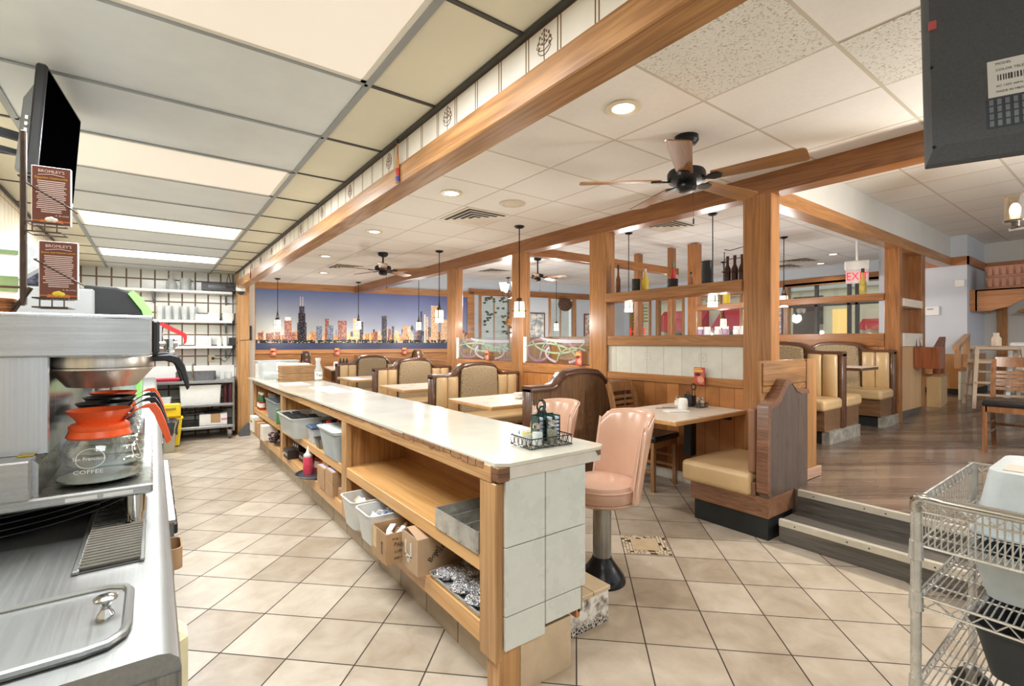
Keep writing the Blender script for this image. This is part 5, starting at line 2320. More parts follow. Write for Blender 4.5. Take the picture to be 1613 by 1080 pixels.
# cables on the left tiled wall
b = B()
b.tube([(-.772, 2.2, 1.95), (-.772, 2.4, 1.75), (-.772, 2.62, 1.63), (-.772, 2.9, 1.5)], .006, 6)
b.tube([(-.772, 2.7, 1.95), (-.772, 2.72, 1.75), (-.772, 2.5, 1.62)], .004, 6)
o = b.obj('television_cable', BLACKP)
tag(o, 'black cables running down the left tiled wall from the television', 'cable')

# ================================================================ BACK WALL OF THE KITCHEN
KA = math.atan(-.11)


def kw(x, dist=0.):
    """point on the back wall (dist metres in front of it)"""
    return (x, 8.26 - .11 * x - dist)


def kloc(x, dist, zz):
    a, c = kw(x, dist)
    return (a, c, zz)


for k, (zz, d) in enumerate(((2.02, .24), (1.61, .24), (1.25, .26))):
    t = thing('wall_shelf', ['top white wall shelf holding a jug and a black receiver', 'middle white wall shelf with drinking glasses and bowls', 'lowest white wall shelf with stacked white boxes'][k],
              'shelf', kloc(.36, 0, zz), KA, 'white kitchen wall shelves')
    b = B()
    b.box((-1.08, -d, -.035), (.58, 0, 0), .004)
    b.obj('board', WHITE, t)
    for xx in (.50, -.35):
        b = B()
        b.prism([(0, -.035), (-d + .06, -.035), (-d + .06, -.05), (-.03, -.17), (0, -.18)], xx - .012, xx + .012, 'x')
        b.obj('bracket', GAL, t)


def on(x, dist, zz, name, label, cat, group=None):
    return thing(name, label, cat, kloc(x, dist, zz), KA, group)


t = on(.20, .12, 2.02, 'glass_carafe', 'narrow necked glass bottle on the top kitchen shelf', 'bottle')
b = B()
b.lathe([(.0, .003), (.055, .004), (.06, .02), (.06, .09), (.035, .15), (.022, .18), (.03, .23), (.027, .23), (.02, .18), (.055, .09), (0, .01)], n=24)
b.obj('glass', milky('frosted_glass', (226, 230, 228), .5), t)
t = on(.36, .12, 2.02, 'glass_pitcher', 'glass pitcher with handle on the top kitchen shelf', 'pitcher')
b = B()
b.lathe([(.0, .003), (.06, .004), (.066, .17), (.062, .17), (.057, .012), (0, .012)], n=24)
b.obj('glass', milky('frosted_glass', (226, 230, 228), .5), t)
b = B()
b.tube([(.062, 0, .15), (.10, 0, .14), (.105, 0, .06), (.062, 0, .04)], .009, 8)
b.obj('handle', milky('frosted_glass', (226, 230, 228), .5), t)
t = on(.76, .13, 2.02, 'receiver', 'black receiver box with two knobs at the right of the top shelf', 'receiver')
b = B()
b.box((-.21, -.1, .008), (.21, .1, .115), .005)
b.obj('case', M('receiver_black', (58, 58, 60), .4, .1, .08, 20), t)
b = B()
b.box((-.13, -.103, .045), (.08, -.1, .085))
b.obj('display', M('receiver_display', (40, 44, 46), .15, 0, .05, 20), t)
for xx in (.105, .165):
    b = B()
    b.cyl((xx, -.118, .075), (xx, -.1, .075), .02, n=18)
    b.obj('knob', BLACKP, t)
b = B()
for xx in (-.18, .18):
    b.cyl((xx, -.07, 0), (xx, -.07, .01), .015)
    b.cyl((xx, .07, 0), (xx, .07, .01), .015)
b.obj('foot', BLACKP, t)
b = B()
b.tube([(.09, .0, .115), (.10, .02, .2), (.12, .05, .275)], .004, 6)
b.tube([(.15, .0, .115), (.13, .02, .2), (.12, .05, .275)], .004, 6)
b.obj('antenna_cable', BLACKP, t)
glass_p = None
k = 0
for row, dd in enumerate((.17, .09)):
    for i in range(5):
        x = .07 + i * .092 + row * .03
        if glass_p is None:
            glass_p = on(x, dd, 1.61, 'drinking_glass', 'clear drinking glass in the double row on the middle kitchen shelf', 'glass', 'drinking glasses on the middle shelf')
            b = B()
            b.lathe([(.0, .003), (.03, .003), (.042, .19), (.039, .19), (.028, .012), (0, .012)], n=18)
            b.obj('glass', milky('shelf_glass', (236, 240, 238), .38, .1), glass_p)
        else:
            dup(glass_p, kloc(x, dd, 1.61))
for i, x in enumerate((.50, .56, .625)):
    o = on(x, .13, 1.61, 'small_bowl', 'small white bowl stack beside the glasses on the middle shelf', 'bowl', 'small white bowls')
    b = B()
    for q in range(3):
        b.lathe([(.03, .0 + q * .025), (.048, .04 + q * .025), (.045, .04 + q * .025), (.0, .006 + q * .025)], n=18)
    b.obj('bowl', CERAM, o)
for i, x in enumerate((.70, .87)):
    o = on(x, .13, 1.61, 'takeout_tray', ['left stack of white takeout trays on the middle kitchen shelf', 'right stack of white takeout trays on the middle kitchen shelf'][i], 'tray', 'white takeout tray stacks')
    b = B()
    for q in range(3):
        b.tray(-.075, .075, -.07, .07, .001 + q * .03, .05 + q * .03, .004, .012)
    b.obj('tray', WHITE, o)
for i, (x, w_, h_, nm, l, ct) in enumerate(((.575, .09, .14, 'takeout_box', 'wide stack of white cartons on the lowest wall shelf', 'box'), (.76, .035, .135, 'cup_stack', 'left stack of white paper cups on the lowest shelf', 'cups'), (.835, .035, .135, 'cup_stack', 'right stack of white paper cups on the lowest shelf', 'cups'))):
    o = on(x, .14, 1.25, nm, l, ct)
    if nm == 'takeout_box':
        b = B()
        for q in range(5):
            b.box((-w_, -.09, .001 + q * .028), (w_, .09, .026 + q * .028), .003)
        b.obj('carton', WHITE, o)
    else:
        b = B()
        for q in range(6):
            b.lathe([(.025, q * .02), (.034, .035 + q * .02), (.03, .035 + q * .02), (0, q * .02 + .004)], n=16)
        b.obj('cup', WHITE, o)
o = on(.93, .14, 1.25, 'small_speaker', 'small black box at the right end of the lowest wall shelf', 'box')
b = B()
b.box((-.055, -.06, 0), (.055, .06, .12), .005)
b.obj('case', BLACKP, o)
b = B()
for q in range(3):
    b.cyl((.045, -.064, .03 + q * .03), (.045, -.06, .03 + q * .03), .006, n=10)
b.obj('button', WHITE, o)
for i in range(3):
    o = on(.08 + .09 * i, .14, 1.25, 'drinking_glass', 'clear glass on the lowest wall shelf behind the red tap lever', 'glass', 'glasses on the lowest shelf')
    b = B()
    b.lathe([(.0, .003), (.03, .003), (.036, .10), (.033, .10), (.028, .012), (0, .012)], n=18)
    b.obj('glass', milky('shelf_glass', (236, 240, 238), .38, .1), o)
o = on(.68, .004, 1.07, 'wall_outlet', 'cream wall outlet with a black plug below the shelves', 'outlet')
b = B()
b.box((-.04, -.012, -.05), (.04, 0, .05), .003)
b.obj('plate', M('outlet_cream', (226, 214, 176), .4, 0, .03, 20), o)
b = B()
b.box((.0, -.04, -.018), (.03, -.012, .018), .004)
b.tube([(.03, -.03, 0), (.1, -.03, .0), (.16, -.03, -.05), (.22, -.03, .02), (.25, -.02, .12), (.255, -.02, .2)], .004, 6)
b.obj('plug', BLACKP, o)

# steel work table on castors, standing against the back wall
wt = thing('work_table', 'steel work table on castors holding white bins by the back wall', 'table', kloc(.44, .33, 0), KA)
SH = [(.79, 'top_shelf'), (.48, 'middle_shelf'), (.185, 'bottom_shelf')]
for zz, nm in SH:
    b = B()
    b.box((-1.0, -.28, zz - .035), (.49, .28, zz), .004)
    b.obj(nm, STEEL('x'), wt)
b = B()
b.box((-1.0, .262, .79), (.49, .28, .97), .003)
b.obj('splash_back', WHITE, wt)
for sx in (.475, -.985):
    for sy in (-.265, .265):
        b = B()
        b.cyl((sx, sy, .10), (sx, sy, .80), .016, n=12)
        b.obj('leg', STEEL('z'), wt)
        b = B()
        b.cyl((sx - .045 - .02, sy, .062), (sx - .045 + .02, sy, .062), .06, n=24)
        cs_ = b.obj('castor', M('castor_grey', (112, 102, 96), .5, .2, .1, 20), wt)
        b = B()
        b.box((sx - .075, sy - .02, .06), (sx - .069, sy + .02, .17))
        b.box((sx - .021, sy - .02, .06), (sx - .015, sy + .02, .17))
        b.obj('castor_fork', GAL, cs_)
b = B()
b.tube([(.0, -.1, .79), (.0, -.1, .99), (.01, -.12, 1.01), (.01, -.18, 1.0)], .012, 8)
b.lathe([(.05, .791), (.03, .80), (0, .802)], (0, -.1, 0), 18)
b.obj('faucet', CHROME, wt)
def ont(x, y, zz, name, label, cat, group=None):
    c, s_ = math.cos(KA), math.sin(KA)
    L = wt.location
    return thing(name, label, cat, (L.x + c * x - s_ * y, L.y + s_ * x + c * y, zz), KA, group)


t = ont(.02, .1, .79, 'steel_pan', 'long grey pan lying at the back of the steel work table', 'pan')
b = B()
b.tray(-.22, .24, -.08, .1, .001, .11, .005)
b.obj('pan', M('pan_grey', (112, 112, 112), .4, .6, .1, 20), t)
t = ont(-.38, -.1, .79, 'red_tray', 'red plastic tray on the left of the steel work table', 'tray')
b = B()
b.tray(-.22, .24, -.12, .12, .001, .035, .006, .01, .008)
b.obj('tray', M('red_plastic', (206, 44, 64), .4, 0, .05, 20), t)
for i, x in enumerate((.34, .42)):
    t = ont(x, -.05, .79, 'glass_jar', ['left clear jar at the right end of the work table', 'right clear jar at the right end of the work table'][i], 'jar')
    b = B()
    b.lathe([(.0, .003), (.035, .003), (.035, .10), (.032, .10), (.03, .012), (0, .012)], n=18)
    b.obj('glass', milky('shelf_glass', (236, 240, 238), .38, .1), t)
WB = M('white_bin', (232, 234, 230), .4, 0, .03, 10)
t = ont(.10, -.02, .48, 'white_bin', 'large white bin on the middle shelf of the work table', 'bin')
b = B()
b.tray(-.24, .23, -.22, .2, .001, .25, .006, .012, .008)
b.obj('bin', WB, t)
b = B()
b.box((-.235, -.215, .24), (.225, .195, .252), .004)
b.obj('lid', WB, t)
for i, (x, zz, w_) in enumerate(((-.56, .48, .058), (-.43, .48, .06), (-.29, .48, .06))):
    t = ont(x, -.12, zz, 'white_tub', ['leftmost white tub in the row on the middle table shelf', 'middle white tub in the row on the middle table shelf', 'rightmost white tub in the row, beside the large bin'][i], 'tub', 'white tubs on the work table')
    b = B()
    b.tray(-w_, w_, -.1, .1, .001, .10, .004, .008, .004)
    b.box((-w_ + .002, -.098, .095), (w_ - .002, .098, .106), .004)
    b.obj('tub', WB, t)
t = ont(-.53, -.12, .588, 'cream_tub', 'single cream tub standing on the leftmost white tub', 'tub')
b = B()
b.tray(-.055, .055, -.09, .09, .001, .12, .004, .008, .004)
b.box((-.053, -.088, .115), (.053, .088, .126), .004)
b.obj('tub', M('cream_tub', (222, 220, 196), .4, 0, .04, 10), t)
for i in range(2):
    t = ont(.375 + .055 * i, -.1, .48, 'dark_bottle', ['left dark red bottle at the right of the middle table shelf', 'right dark red bottle at the right of the middle table shelf'][i], 'bottle', 'dark red bottles')
    b = B()
    b.lathe([(.0, 0), (.024, 0), (.025, .2), (.02, .23), (.018, .25), (.0, .252)], n=16)
    b.obj('body', M('wine_red', (92, 40, 50), .35, 0, .2, 30), t)
t = ont(.24, -.08, .185, 'carton_box', 'white cardboard carton with tape on the bottom table shelf', 'box')
b = B()
b.box((-.16, -.15, 0), (.16, .15, .15), .004)
b.obj('box', M('white_card', (230, 228, 222), .8, 0, .04, 10), t)
b = B()
b.box((-.03, -.155, .04), (.08, -.15, .152))
b.box((-.03, -.155, .150), (.08, .1, .153))
b.obj('tape_patch', CARD, t)
b = B()
b.box((.09, -.154, .07), (.158, -.15, .09))
b.obj('pink_stripe', M('pink_stripe', (206, 130, 160), .6, 0, .05, 10), t)
b = B()
b.ell((0, 0, .165), .12, .11, .03)
o = b.obj('black_bag', BLACKP, None, None)
tag(o, 'folded black bag lying on the white carton under the work table', 'bag')
o.location = t.location
b = B()
b.tube([(-.35, .2, .42), (-.1, .2, .42), (-.1, .18, .38), (-.05, .16, .35), (-.05, .16, .32)], .014, 8)
b.tube([(-.35, .22, .30), (.2, .22, .30), (.22, .22, .44)], .014, 8)
b.obj('drain_pipe', M('pipe_dark', (120, 112, 104), .4, .6, .15, 20), wt)

# bucket, bin and dust bag
t = thing('mop_bucket', 'yellow mop bucket behind the lined waste bin', 'bucket', (.165, 7.40, 0))
b = B()
b.tray(-.13, .13, -.12, .12, .02, .36, .012, .03, .012)
b.obj('bucket', M('bucket_yellow', (238, 206, 38), .4, 0, .05, 10), t)
b = B()
b.box((-.125, .06, .35), (.12, .10, .53), .02)
b.obj('wringer', M('bucket_yellow', (238, 206, 38), .4, 0, .05, 10), t)
b = B()
b.box((-.07, .05, .45), (.07, .11, .48), .005)
b.obj('wringer_grip', M('bucket_ochre', (170, 150, 40), .5, 0, .05, 10), t)  # grip in a darker yellow than the bucket
t = thing('waste_bin', 'grey waste bin with a black liner beside the yellow bucket', 'bin', (.105, 7.08, 0))
b = B()
b.tray(-.13, .13, -.12, .12, .001, .36, .008, .03, .008, .04)
b.obj('bin', M('bin_grey', (178, 170, 146), .55, 0, .05, 10), t)
rr = random.Random(4)
b = B()
rings = []
N = 32
for zz, ex, jit in ((.22, .006, .004), (.28, .010, .008), (.34, .016, .008), (.375, .018, .006), (.38, .0, .004), (.33, -.02, .004)):
    rings.append([((.125 + ex) * (abs(math.cos(2 * PI * k / N)) ** .6) * (1 if math.cos(2 * PI * k / N) > 0 else -1) + rr.uniform(-jit, jit),
                   (.118 + ex) * (abs(math.sin(2 * PI * k / N)) ** .6) * (1 if math.sin(2 * PI * k / N) > 0 else -1) + rr.uniform(-jit, jit), zz + (rr.uniform(-.03, .02) if zz < .23 else 0)) for k in range(N)])
b.loft(rings, False)
b.obj('liner', M('bin_liner', (62, 62, 66), .22, 0, .2, 20), t, ang=80)
t = thing('dustpan', 'grey dustpan leaning on the oak post by the counter end', 'dustpan', (1.02, 7.62, 0), 0)
b = B()
b.prism([(-.10, 0), (.07, .0), (.07, .17), (.04, .18), (-.02, .12)], -.02, .02, 'y')
b.obj('pan', M('dustpan_grey', (84, 84, 90), .5, 0, .08, 20), t, bev=.005)
b = B()
b.prism([(-.12, 0), (-.06, 0), (-.08, .03)], -.025, .02, 'y')
b.obj('lip', M('dustpan_tan', (206, 178, 138), .5, 0, .08, 20), t)

# ================================================================ THINGS ON THE SERVICE COUNTER
CLEARP = milky('clear_plastic', (222, 226, 226), .42, .25)
MILK = milky('milky_plastic', (240, 240, 234), .70, .4)
SALT = M('salt_white', (236, 236, 234), .7, 0, .04, 40)
PEP = M('ground_pepper', (150, 140, 122), .9, 0, .35, 160)


def shaker(parent_kind, loc, label, fill, h=.075, r=.021, group=None):
    t = thing('salt_shaker' if fill is SALT else 'pepper_shaker', label, 'shaker', loc, 0, group)
    b = B()
    b.lathe([(0, .001), (r, .001), (r * 1.02, h * .1), (r, h * .62), (r * .7, h * .74), (r * .68, h * .8)], n=18)
    b.obj('glass', GLASS, t)
    b = B()
    b.lathe([(0, .003), (r * .9, .003), (r * .9, h * .58), (0, h * .6)], n=18)
    b.obj('filling', fill, t)
    b = B()
    b.lathe([(r * .74, h * .76), (r * .8, h * .78), (r * .8, h * .92), (r * .5, h), (0, h * 1.01)], n=18)
    b.obj('cap', CHROME, t)
    return t


def caddy(name, loc, rz, label, L=.215, W=.125, hh=.045, handle=.19):
    """wire condiment caddy: floor frame, rim, oval loops and tall ring handle"""
    t = thing(name, label, 'caddy', loc, rz)
    l, w_ = L / 2, W / 2
    b = B()
    for zz in (.006, hh):
        b.tube([(-l, -w_, zz), (l, -w_, zz), (l, w_, zz), (-l, w_, zz)], .0024, 6, True)
    for k in range(6):
        x = -l + (k + .5) * L / 6
        b.tube([(x, -w_, .006), (x, w_, .006)], .0015, 5)
    b.obj('wire_frame', BLACK, t)
    b = B()
    n1, n2 = max(2, round(L / .030)), max(2, round(W / .030))
    for sg in (-1, 1):
        for k in range(n1):
            x = -l + (k + .5) * L / n1
            b.tube([(x + L / n1 * .42 * math.cos(q * PI / 9), sg * w_, (hh + .006) / 2 + (hh - .006) / 2 * math.sin(q * PI / 9)) for q in range(18)], .0014, 5, True)
        for k in range(n2):
            y = -w_ + (k + .5) * W / n2
            b.tube([(sg * l, y + W / n2 * .42 * math.cos(q * PI / 9), (hh + .006) / 2 + (hh - .006) / 2 * math.sin(q * PI / 9)) for q in range(18)], .0014, 5, True)
    b.obj('oval_loop', BLACK, t)
    b = B()
    for sg in (-1, 1):
        b.tube([(sg * .012, 0, .006), (sg * .012, 0, handle - .05)], .0026, 6)
    b.tube([(.0 + .022 * math.sin(q * PI / 10), 0, handle - .025 - .027 * math.cos(q * PI / 10)) for q in range(20)], .0034, 6, True)
    b.tube([(.0 + .017 * math.sin(q * PI / 10), .004, handle - .025 - .022 * math.cos(q * PI / 10)) for q in range(20)], .0026, 6, True)
    b.obj('ring_handle', BLACK, t)
    return t


# condiment caddy at the near end (measured on the counter top)
ca = math.radians(-4)
CX, CY = 1.325, 1.575
caddy('condiment_caddy', (CX, CY, CT), ca, 'black wire caddy with oval loops near the end of the counter', .215, .15)


def oncad(dx, dy, z0=.010):
    return (CX + dx * math.cos(ca) - dy * math.sin(ca), CY + dx * math.sin(ca) + dy * math.cos(ca), CT + z0)


shaker('', oncad(-.045, -.035), 'glass salt shaker in the counter caddy', SALT, .092, .0235)
shaker('', oncad(.028, -.040), 'glass pepper shaker in the counter caddy', PEP, .098, .0225)
t = thing('sugar_dish', 'white dish of sugar packets in the counter caddy', 'dish', oncad(-.072, .032), ca)
b = B()
b.tray(-.03, .03, -.036, .036, 0, .042, .003, .003, 0, .008)
b.obj('dish', CERAM, t)
rr = random.Random(11)
for k, c in enumerate(((244, 232, 150), (240, 240, 244), (120, 150, 214), (244, 244, 240), (240, 226, 190))):
    b = B()
    b.box((-.022, -.028 + k * .011, .012), (.022, -.021 + k * .011, .052 + (k % 2) * .005), .001)
    b.obj('packet', M('packet_%d' % k, c, .6, 0, .05, 40), t)
GRN = M('jelly_green', (32, 60, 50), .3, 0, .08, 20)
t = thing('jelly_holder', 'dark green jelly holder with stacked jelly packs in the counter caddy', 'holder', oncad(.045, .035), ca)
b = B()
b.box((-.055, -.02, 0), (.055, .02, .004))
for x in (-.055, -.012, .03):
    b.box((x, -.028, 0), (x + .003, .026, .108))
b.box((-.055, .022, 0), (.062, .027, .112))
b.prism([(-.03, .11), (.03, .11), (.012, .142), (.006, .147), (-.006, .147), (-.012, .142)], .022, .027, 'y')
b.box((.06, -.028, 0), (.063, .026, .108))
b.obj('rack', GRN, t)
b = B()
b.lathe([(0, -.0005), (.009, -.0005), (.009, .0005), (0, .0005)], n=18)
o = b.obj('finger_hole', M('pale_hole', (214, 206, 190), .6, 0, .03, 20), t)
o.rotation_euler = (PI / 2, 0, 0)
o.location = (0, .0212, .130)
b = B()
for x in (-.034, .01, .047):
    for k in range(6):
        b.box((x - .012, -.026, .006 + k * .0165), (x + .014, .018, .0185 + k * .0165), .003)
o = b.obj('jelly_pack', M('jelly_pack', (190, 204, 220), .3, 0, .12, 60), t)
o['kind'] = 'stuff'

# far end of the counter
def cup(name, loc, label, r0, r1, h, mat, cat='cup'):
    t = thing(name, label, cat, loc)
    b = B()
    b.lathe([(0, 0), (r0, 0), (r1, h), (r1 - .003, h), (r0 - .003, .006), (0, .006)], n=20)
    b.obj('body', mat, t)
    return t


t = thing('plastic_tub', 'clear plastic tub of white packets at the far end of the counter', 'tub', (1.10, 6.30, CT))
b = B()
b.tray(-.10, .12, -.14, .14, .001, .20, .004, .02, .006)
b.obj('tub', CLEARP, t)
b = B()
for k in range(26):
    rr_ = random.Random(k)
    b.ell((rr_.uniform(-.06, .07), rr_.uniform(-.09, .09), rr_.uniform(.02, .07)), .03, .028, .014, 8, 5)
o = b.obj('packets', PAPER, t)
o['kind'] = 'stuff'
cup('cup_stack', (1.18, 6.05, CT), 'tall white stack of cups beside the plastic tub on the counter', .03, .05, .20, WHITE, 'cups')
t = thing('white_carton', 'wide white carton behind the paper bags on the counter', 'box', (1.36, 6.30, CT))
b = B()
b.box((-.15, -.13, 0), (.17, .13, .175), .003)
b.obj('carton', WHITE, t)
t = thing('lidded_tub', 'long pale tub with a grey lid at the very end of the counter', 'tub', (1.25, 6.58, CT))
b = B()
b.box((-.24, -.09, 0), (.22, .09, .19), .005)
b.obj('tub', MILK, t)
b = B()
b.box((-.25, -.10, .19), (.23, .10, .208), .004)
b.obj('lid', GREYP, t)
t = thing('cutlery_pile', 'loose black and clear stirrers lying on the counter by the cups', 'cutlery', (1.16, 5.86, CT))
b = B()
for k in range(9):
    rr_ = random.Random(k)
    a = rr_.uniform(0, PI)
    x, y = rr_.uniform(-.05, .08), rr_.uniform(-.04, .05)
    b.mi = k % 2
    b.tube([(x - .045 * math.cos(a), y - .045 * math.sin(a), .004 + k * .003), (x + .045 * math.cos(a), y + .045 * math.sin(a), .004 + k * .003)], .0035, 6)
o = b.obj('stirrers', [BLACKP, WHITE], t)
o['kind'] = 'stuff'
KRAFT = M('kraft_paper', (166, 130, 92), .85, 0, .12, 14)
for k in range(2):
    t = thing('paper_bag_bundle', ['lower bundle of brown paper bags on the counter', 'upper bundle of brown paper bags on the counter'][k], 'paper bags', (1.32, 5.80, CT + .001 + k * .088), math.radians(3))
    b = B()
    for q in range(7):
        j = .004 * math.sin(q * 2.1 + k)
        b.box((-.20 + j, -.11, q * .0122), (.15 + j, .10, .0105 + q * .0122), .004)
    b.obj('bags', KRAFT, t)
t = thing('label_carafe', 'clear glass carafe with a paper label on the counter', 'carafe', (1.505, 5.72, CT))
b = B()
b.lathe([(0, .003), (.05, .004), (.054, .02), (.052, .11), (.03, .165), (.022, .20), (.034, .255), (.031, .255), (.02, .2), (.048, .11), (.045, .01), (0, .01)], n=24)
b.obj('glass', milky('carafe_clear', (226, 232, 230), .35, .08), t)
b = B()
pts = []
for k in range(13):
    a = -PI / 2 - .9 + 1.6 * k / 12
    pts.append((.0545 * math.cos(a), .0545 * math.sin(a)))
vs = [(x, y, .02) for x, y in pts] + [(x, y, .10) for x, y in pts]
b.add(vs, [(i, i + 1, 14 + i, 13 + i) for i in range(12)])
b.obj('label', M('label_cream', (240, 236, 222), .7, 0, .03, 20), t)
text('Tea', .045, M('label_ink_black', (40, 38, 38), .6, 0, 0), t, (.0555 * math.cos(-1.67), .0555 * math.sin(-1.67), .062), (PI / 2, 0, -1.67 + PI / 2), 'lettering', .0004)
b = B()
b.box((1.20, 4.2, CT + .0003), (1.42, 4.9, CT + .0012))
b.box((1.05, 5.2, CT + .0003), (1.30, 5.6, CT + .0012))
o = b.obj('paper_sheet', M('sheet_white', (236, 234, 226), .3, 0, .02, 10))
tag(o, 'flat translucent sheets taped on the counter top', 'paper')

# ================================================================ SHELVES BELOW THE COUNTER
# bottom shelf, nearest bay
def wrappers(parent, x0, x1, y0, y1, z0, z1, cols, n, seed, name='packets', s=.028):
    rr_ = random.Random(seed)
    b = B()
    for k in range(n):
        b.mi = rr_.randrange(len(cols))
        M_ = Matrix.Translation((rr_.uniform(x0, x1), rr_.uniform(y0, y1), rr_.uniform(z0, z1))) @ Euler((rr_.uniform(-.9, .9), rr_.uniform(-.9, .9), rr_.uniform(0, 3))).to_matrix().to_4x4()
        q = s * rr_.uniform(.7, 1.2)
        b.box((-q, -q * .6, -.003), (q, q * .6, .004), .002, M_)
    o = b.obj(name, cols, parent)
    o['kind'] = 'stuff'
    return o


PKS = [PAPER, M('packet_tan', (206, 170, 130), .6, 0, .1, 30), M('packet_white', (240, 238, 232), .5, 0, .03, 30), M('packet_brown', (140, 96, 66), .6, 0, .1, 30)]
for (y0, y1, l, cols, sd) in ((2.64, 2.86, 'translucent bin of creamer packets on the bottom shelf, farther one', PKS, 3),
                              (2.38, 2.60, 'translucent bin of blue and white packets on the bottom shelf, nearer one', [PAPER, M('packet_blue', (160, 176, 214), .5, 0, .1, 30), M('packet_white', (240, 238, 232), .5, 0, .03, 30)], 8)):
    t = thing('storage_bin', l, 'bin', (0, 0, zl), 0, 'translucent storage bins')
    b = B()
    b.tray(.875, 1.26, y0, y1, .002, .165, .004, .022, .006, .03)
    b.obj('bin', MILK, t, ang=50)
    wrappers(t, .93, 1.20, y0 + .05, y1 - .05, .03, .135, cols, 110, sd)
INKB = M('box_ink', (58, 44, 36), .7, 0, .1, 40)
t = thing('cardboard_box', 'open cardboard box printed with black words on the bottom shelf', 'box', (0, 0, zl))
b = B()
b.tray(.875, 1.17, 2.165, 2.345, .001, .145, .004, 0, 0, .001)
b.obj('box', CARD, t)
b = B()
b.box((.8738, 2.285, .045), (.8752, 2.33, .140))
b.obj('tape', M('box_tape', (206, 180, 134), .4, 0, .05, 20), t)
text('DIXIE', .024, INKB, t, (.8742, 2.215, .07), (PI / 2, -PI / 2, -PI / 2), 'lettering', .0004)
text('10 oz.', .014, INKB, t, (.92, 2.1645, .118), (PI / 2, 0, 0), 'lettering', .0004)
text('PAPER', .026, INKB, t, (.95, 2.1645, .085), (PI / 2, .2, 0), 'lettering', .0004)
text('CUPS 500', .017, INKB, t, (.95, 2.1645, .055), (PI / 2, 0, 0), 'lettering', .0004)
text('KEEP DRY', .014, INKB, t, (.945, 2.1645, .025), (PI / 2, 0, 0), 'lettering', .0004)
wrappers(t, .93, 1.12, 2.2, 2.31, .06, .12, [PAPER, CARD], 40, 2, 'contents')
t = thing('cardboard_box', 'taller cardboard box with handwriting next to the steel pan', 'box', (0, 0, zl))
b = B()
b.tray(.945, 1.18, 1.975, 2.145, .001, .165, .004, 0, 0, .001)
b.obj('box', M('cardboard_pale', (186, 156, 124), .85, 0, .06, 10), t)
b = B()
b.add([(.945, 1.975, .165), (1.06, 1.975, .165), (1.06, 2.10, .185), (.95, 2.10, .187)], [(0, 1, 2, 3)])
b.add([(1.06, 1.975, .166), (1.18, 1.975, .166), (1.17, 2.04, .20), (1.07, 2.05, .205)], [(0, 1, 2, 3)])
b.obj('flap', M('cardboard_pale', (186, 156, 124), .85, 0, .06, 10), t)
text('Pizza', .036, INKB, t, (1.06, 1.9745, .10), (PI / 2, -.9, 0), 'lettering', .0004)
text('Bowl', .036, INKB, t, (1.025, 1.9745, .085), (PI / 2, -.9, 0), 'lettering', .0004)
b = B()
for a, c in (((.9436, 2.04, .06), (.945, 2.052, .13)), ((.9436, 2.095, .06), (.945, 2.107, .13)), ((.9436, 2.04, .055), (.945, 2.107, .068)), ((.9436, 2.065, .035), (.945, 2.082, .06))):
    b.box(a, c)
b.obj('tape_mark', M('tape_white', (220, 214, 202), .4, 0, .05, 20), t)
text('DRY', .012, INKB, t, (.9442, 2.13, .10), (PI / 2, -PI / 2, -PI / 2), 'lettering', .0004)
t = thing('steel_pan', 'deep rounded stainless pan under the middle shelf', 'pan', (0, 0, zl))
b = B()
b.tray(1.195, 1.375, 1.73, 1.96, .02, .20, .004, .008, .006, .05)
b.obj('pan', M('pan_satin', (196, 194, 188), .32, .5, .06, 6), t, ang=50)
b = B()
b.box((1.21, 1.75, 0), (1.36, 1.94, .022))
b.obj('folded_cloth', M('grey_cloth', (168, 166, 160), .9, 0, .08, 20), t)
t = thing('sheet_pan', 'shallow sheet pan of foil packs on the bottom shelf', 'pan', (0, 0, zl))
b = B()
b.tray(.99, 1.18, 1.54, 1.95, .001, .025, .002, .006, .005, .01)
b.obj('pan', M('pan_aluminium', (196, 196, 192), .35, .5, .12, 20), t)
m, nt, p = new_mat('foil')
g = G(nt)
f = g.noise(g.obj(), 30., 4, .7)
g.put(p.inputs['Base Color'], g.ramp(f, (.3, lin((150, 150, 152))), (.6, lin((232, 232, 234)))))
p.inputs['Metallic'].default_value = 1.
p.inputs['Roughness'].default_value = .16
g.put(p.inputs['Normal'], g.bump(f, 1., .03))
FOIL = m
rr = random.Random(6)
for k, (x, y) in enumerate(((1.06, 1.88), (1.10, 1.81), (1.06, 1.74), (1.11, 1.68), (1.06, 1.62), (1.11, 1.58))):
    b = B()
    N, Mm = 16, 10
    rings = []
    for i in range(Mm + 1):
        u = i / Mm
        e = math.sin(PI * u) ** .5
        rings.append([((u - .5) * .15 + rr.uniform(-.003, .003), math.cos(2 * PI * q / N) * .05 * (.35 + .65 * e) + rr.uniform(-.005, .005), math.sin(2 * PI * q / N) * .026 * e + rr.uniform(-.003, .003)) for q in range(N)])
    b.loft(rings)
    o = b.obj('foil_pack', FOIL, None, (x, y, zl + .03 + .008 * (k % 2)), (0, 0, rr.uniform(-.5, .5)), ang=20)
    tag(o, 'crumpled silver foil coffee pack in the sheet pan', 'pack', 'silver foil packs')
# middle shelf, nearest bay: divided steel tray
t = thing('divided_tray', 'divided steel tray with a few packets on the middle shelf', 'tray', (0, 0, zm))
TS = M('tray_steel', (196, 193, 184), .3, .5, .2, 14)
b = B()
b.tray(.978, 1.33, 1.535, 1.875, .001, .085, .003, 0, 0, .003)
b.obj('tray', TS, t)
for y in (1.645, 1.76):
    b = B()
    b.box((.982, y, .004), (1.326, y + .003, .078))
    b.obj('divider', TS, t)
wrappers(t, 1.05, 1.25, 1.78, 1.84, .02, .05, [PAPER, PKS[2]], 10, 5, 'packets', .02)

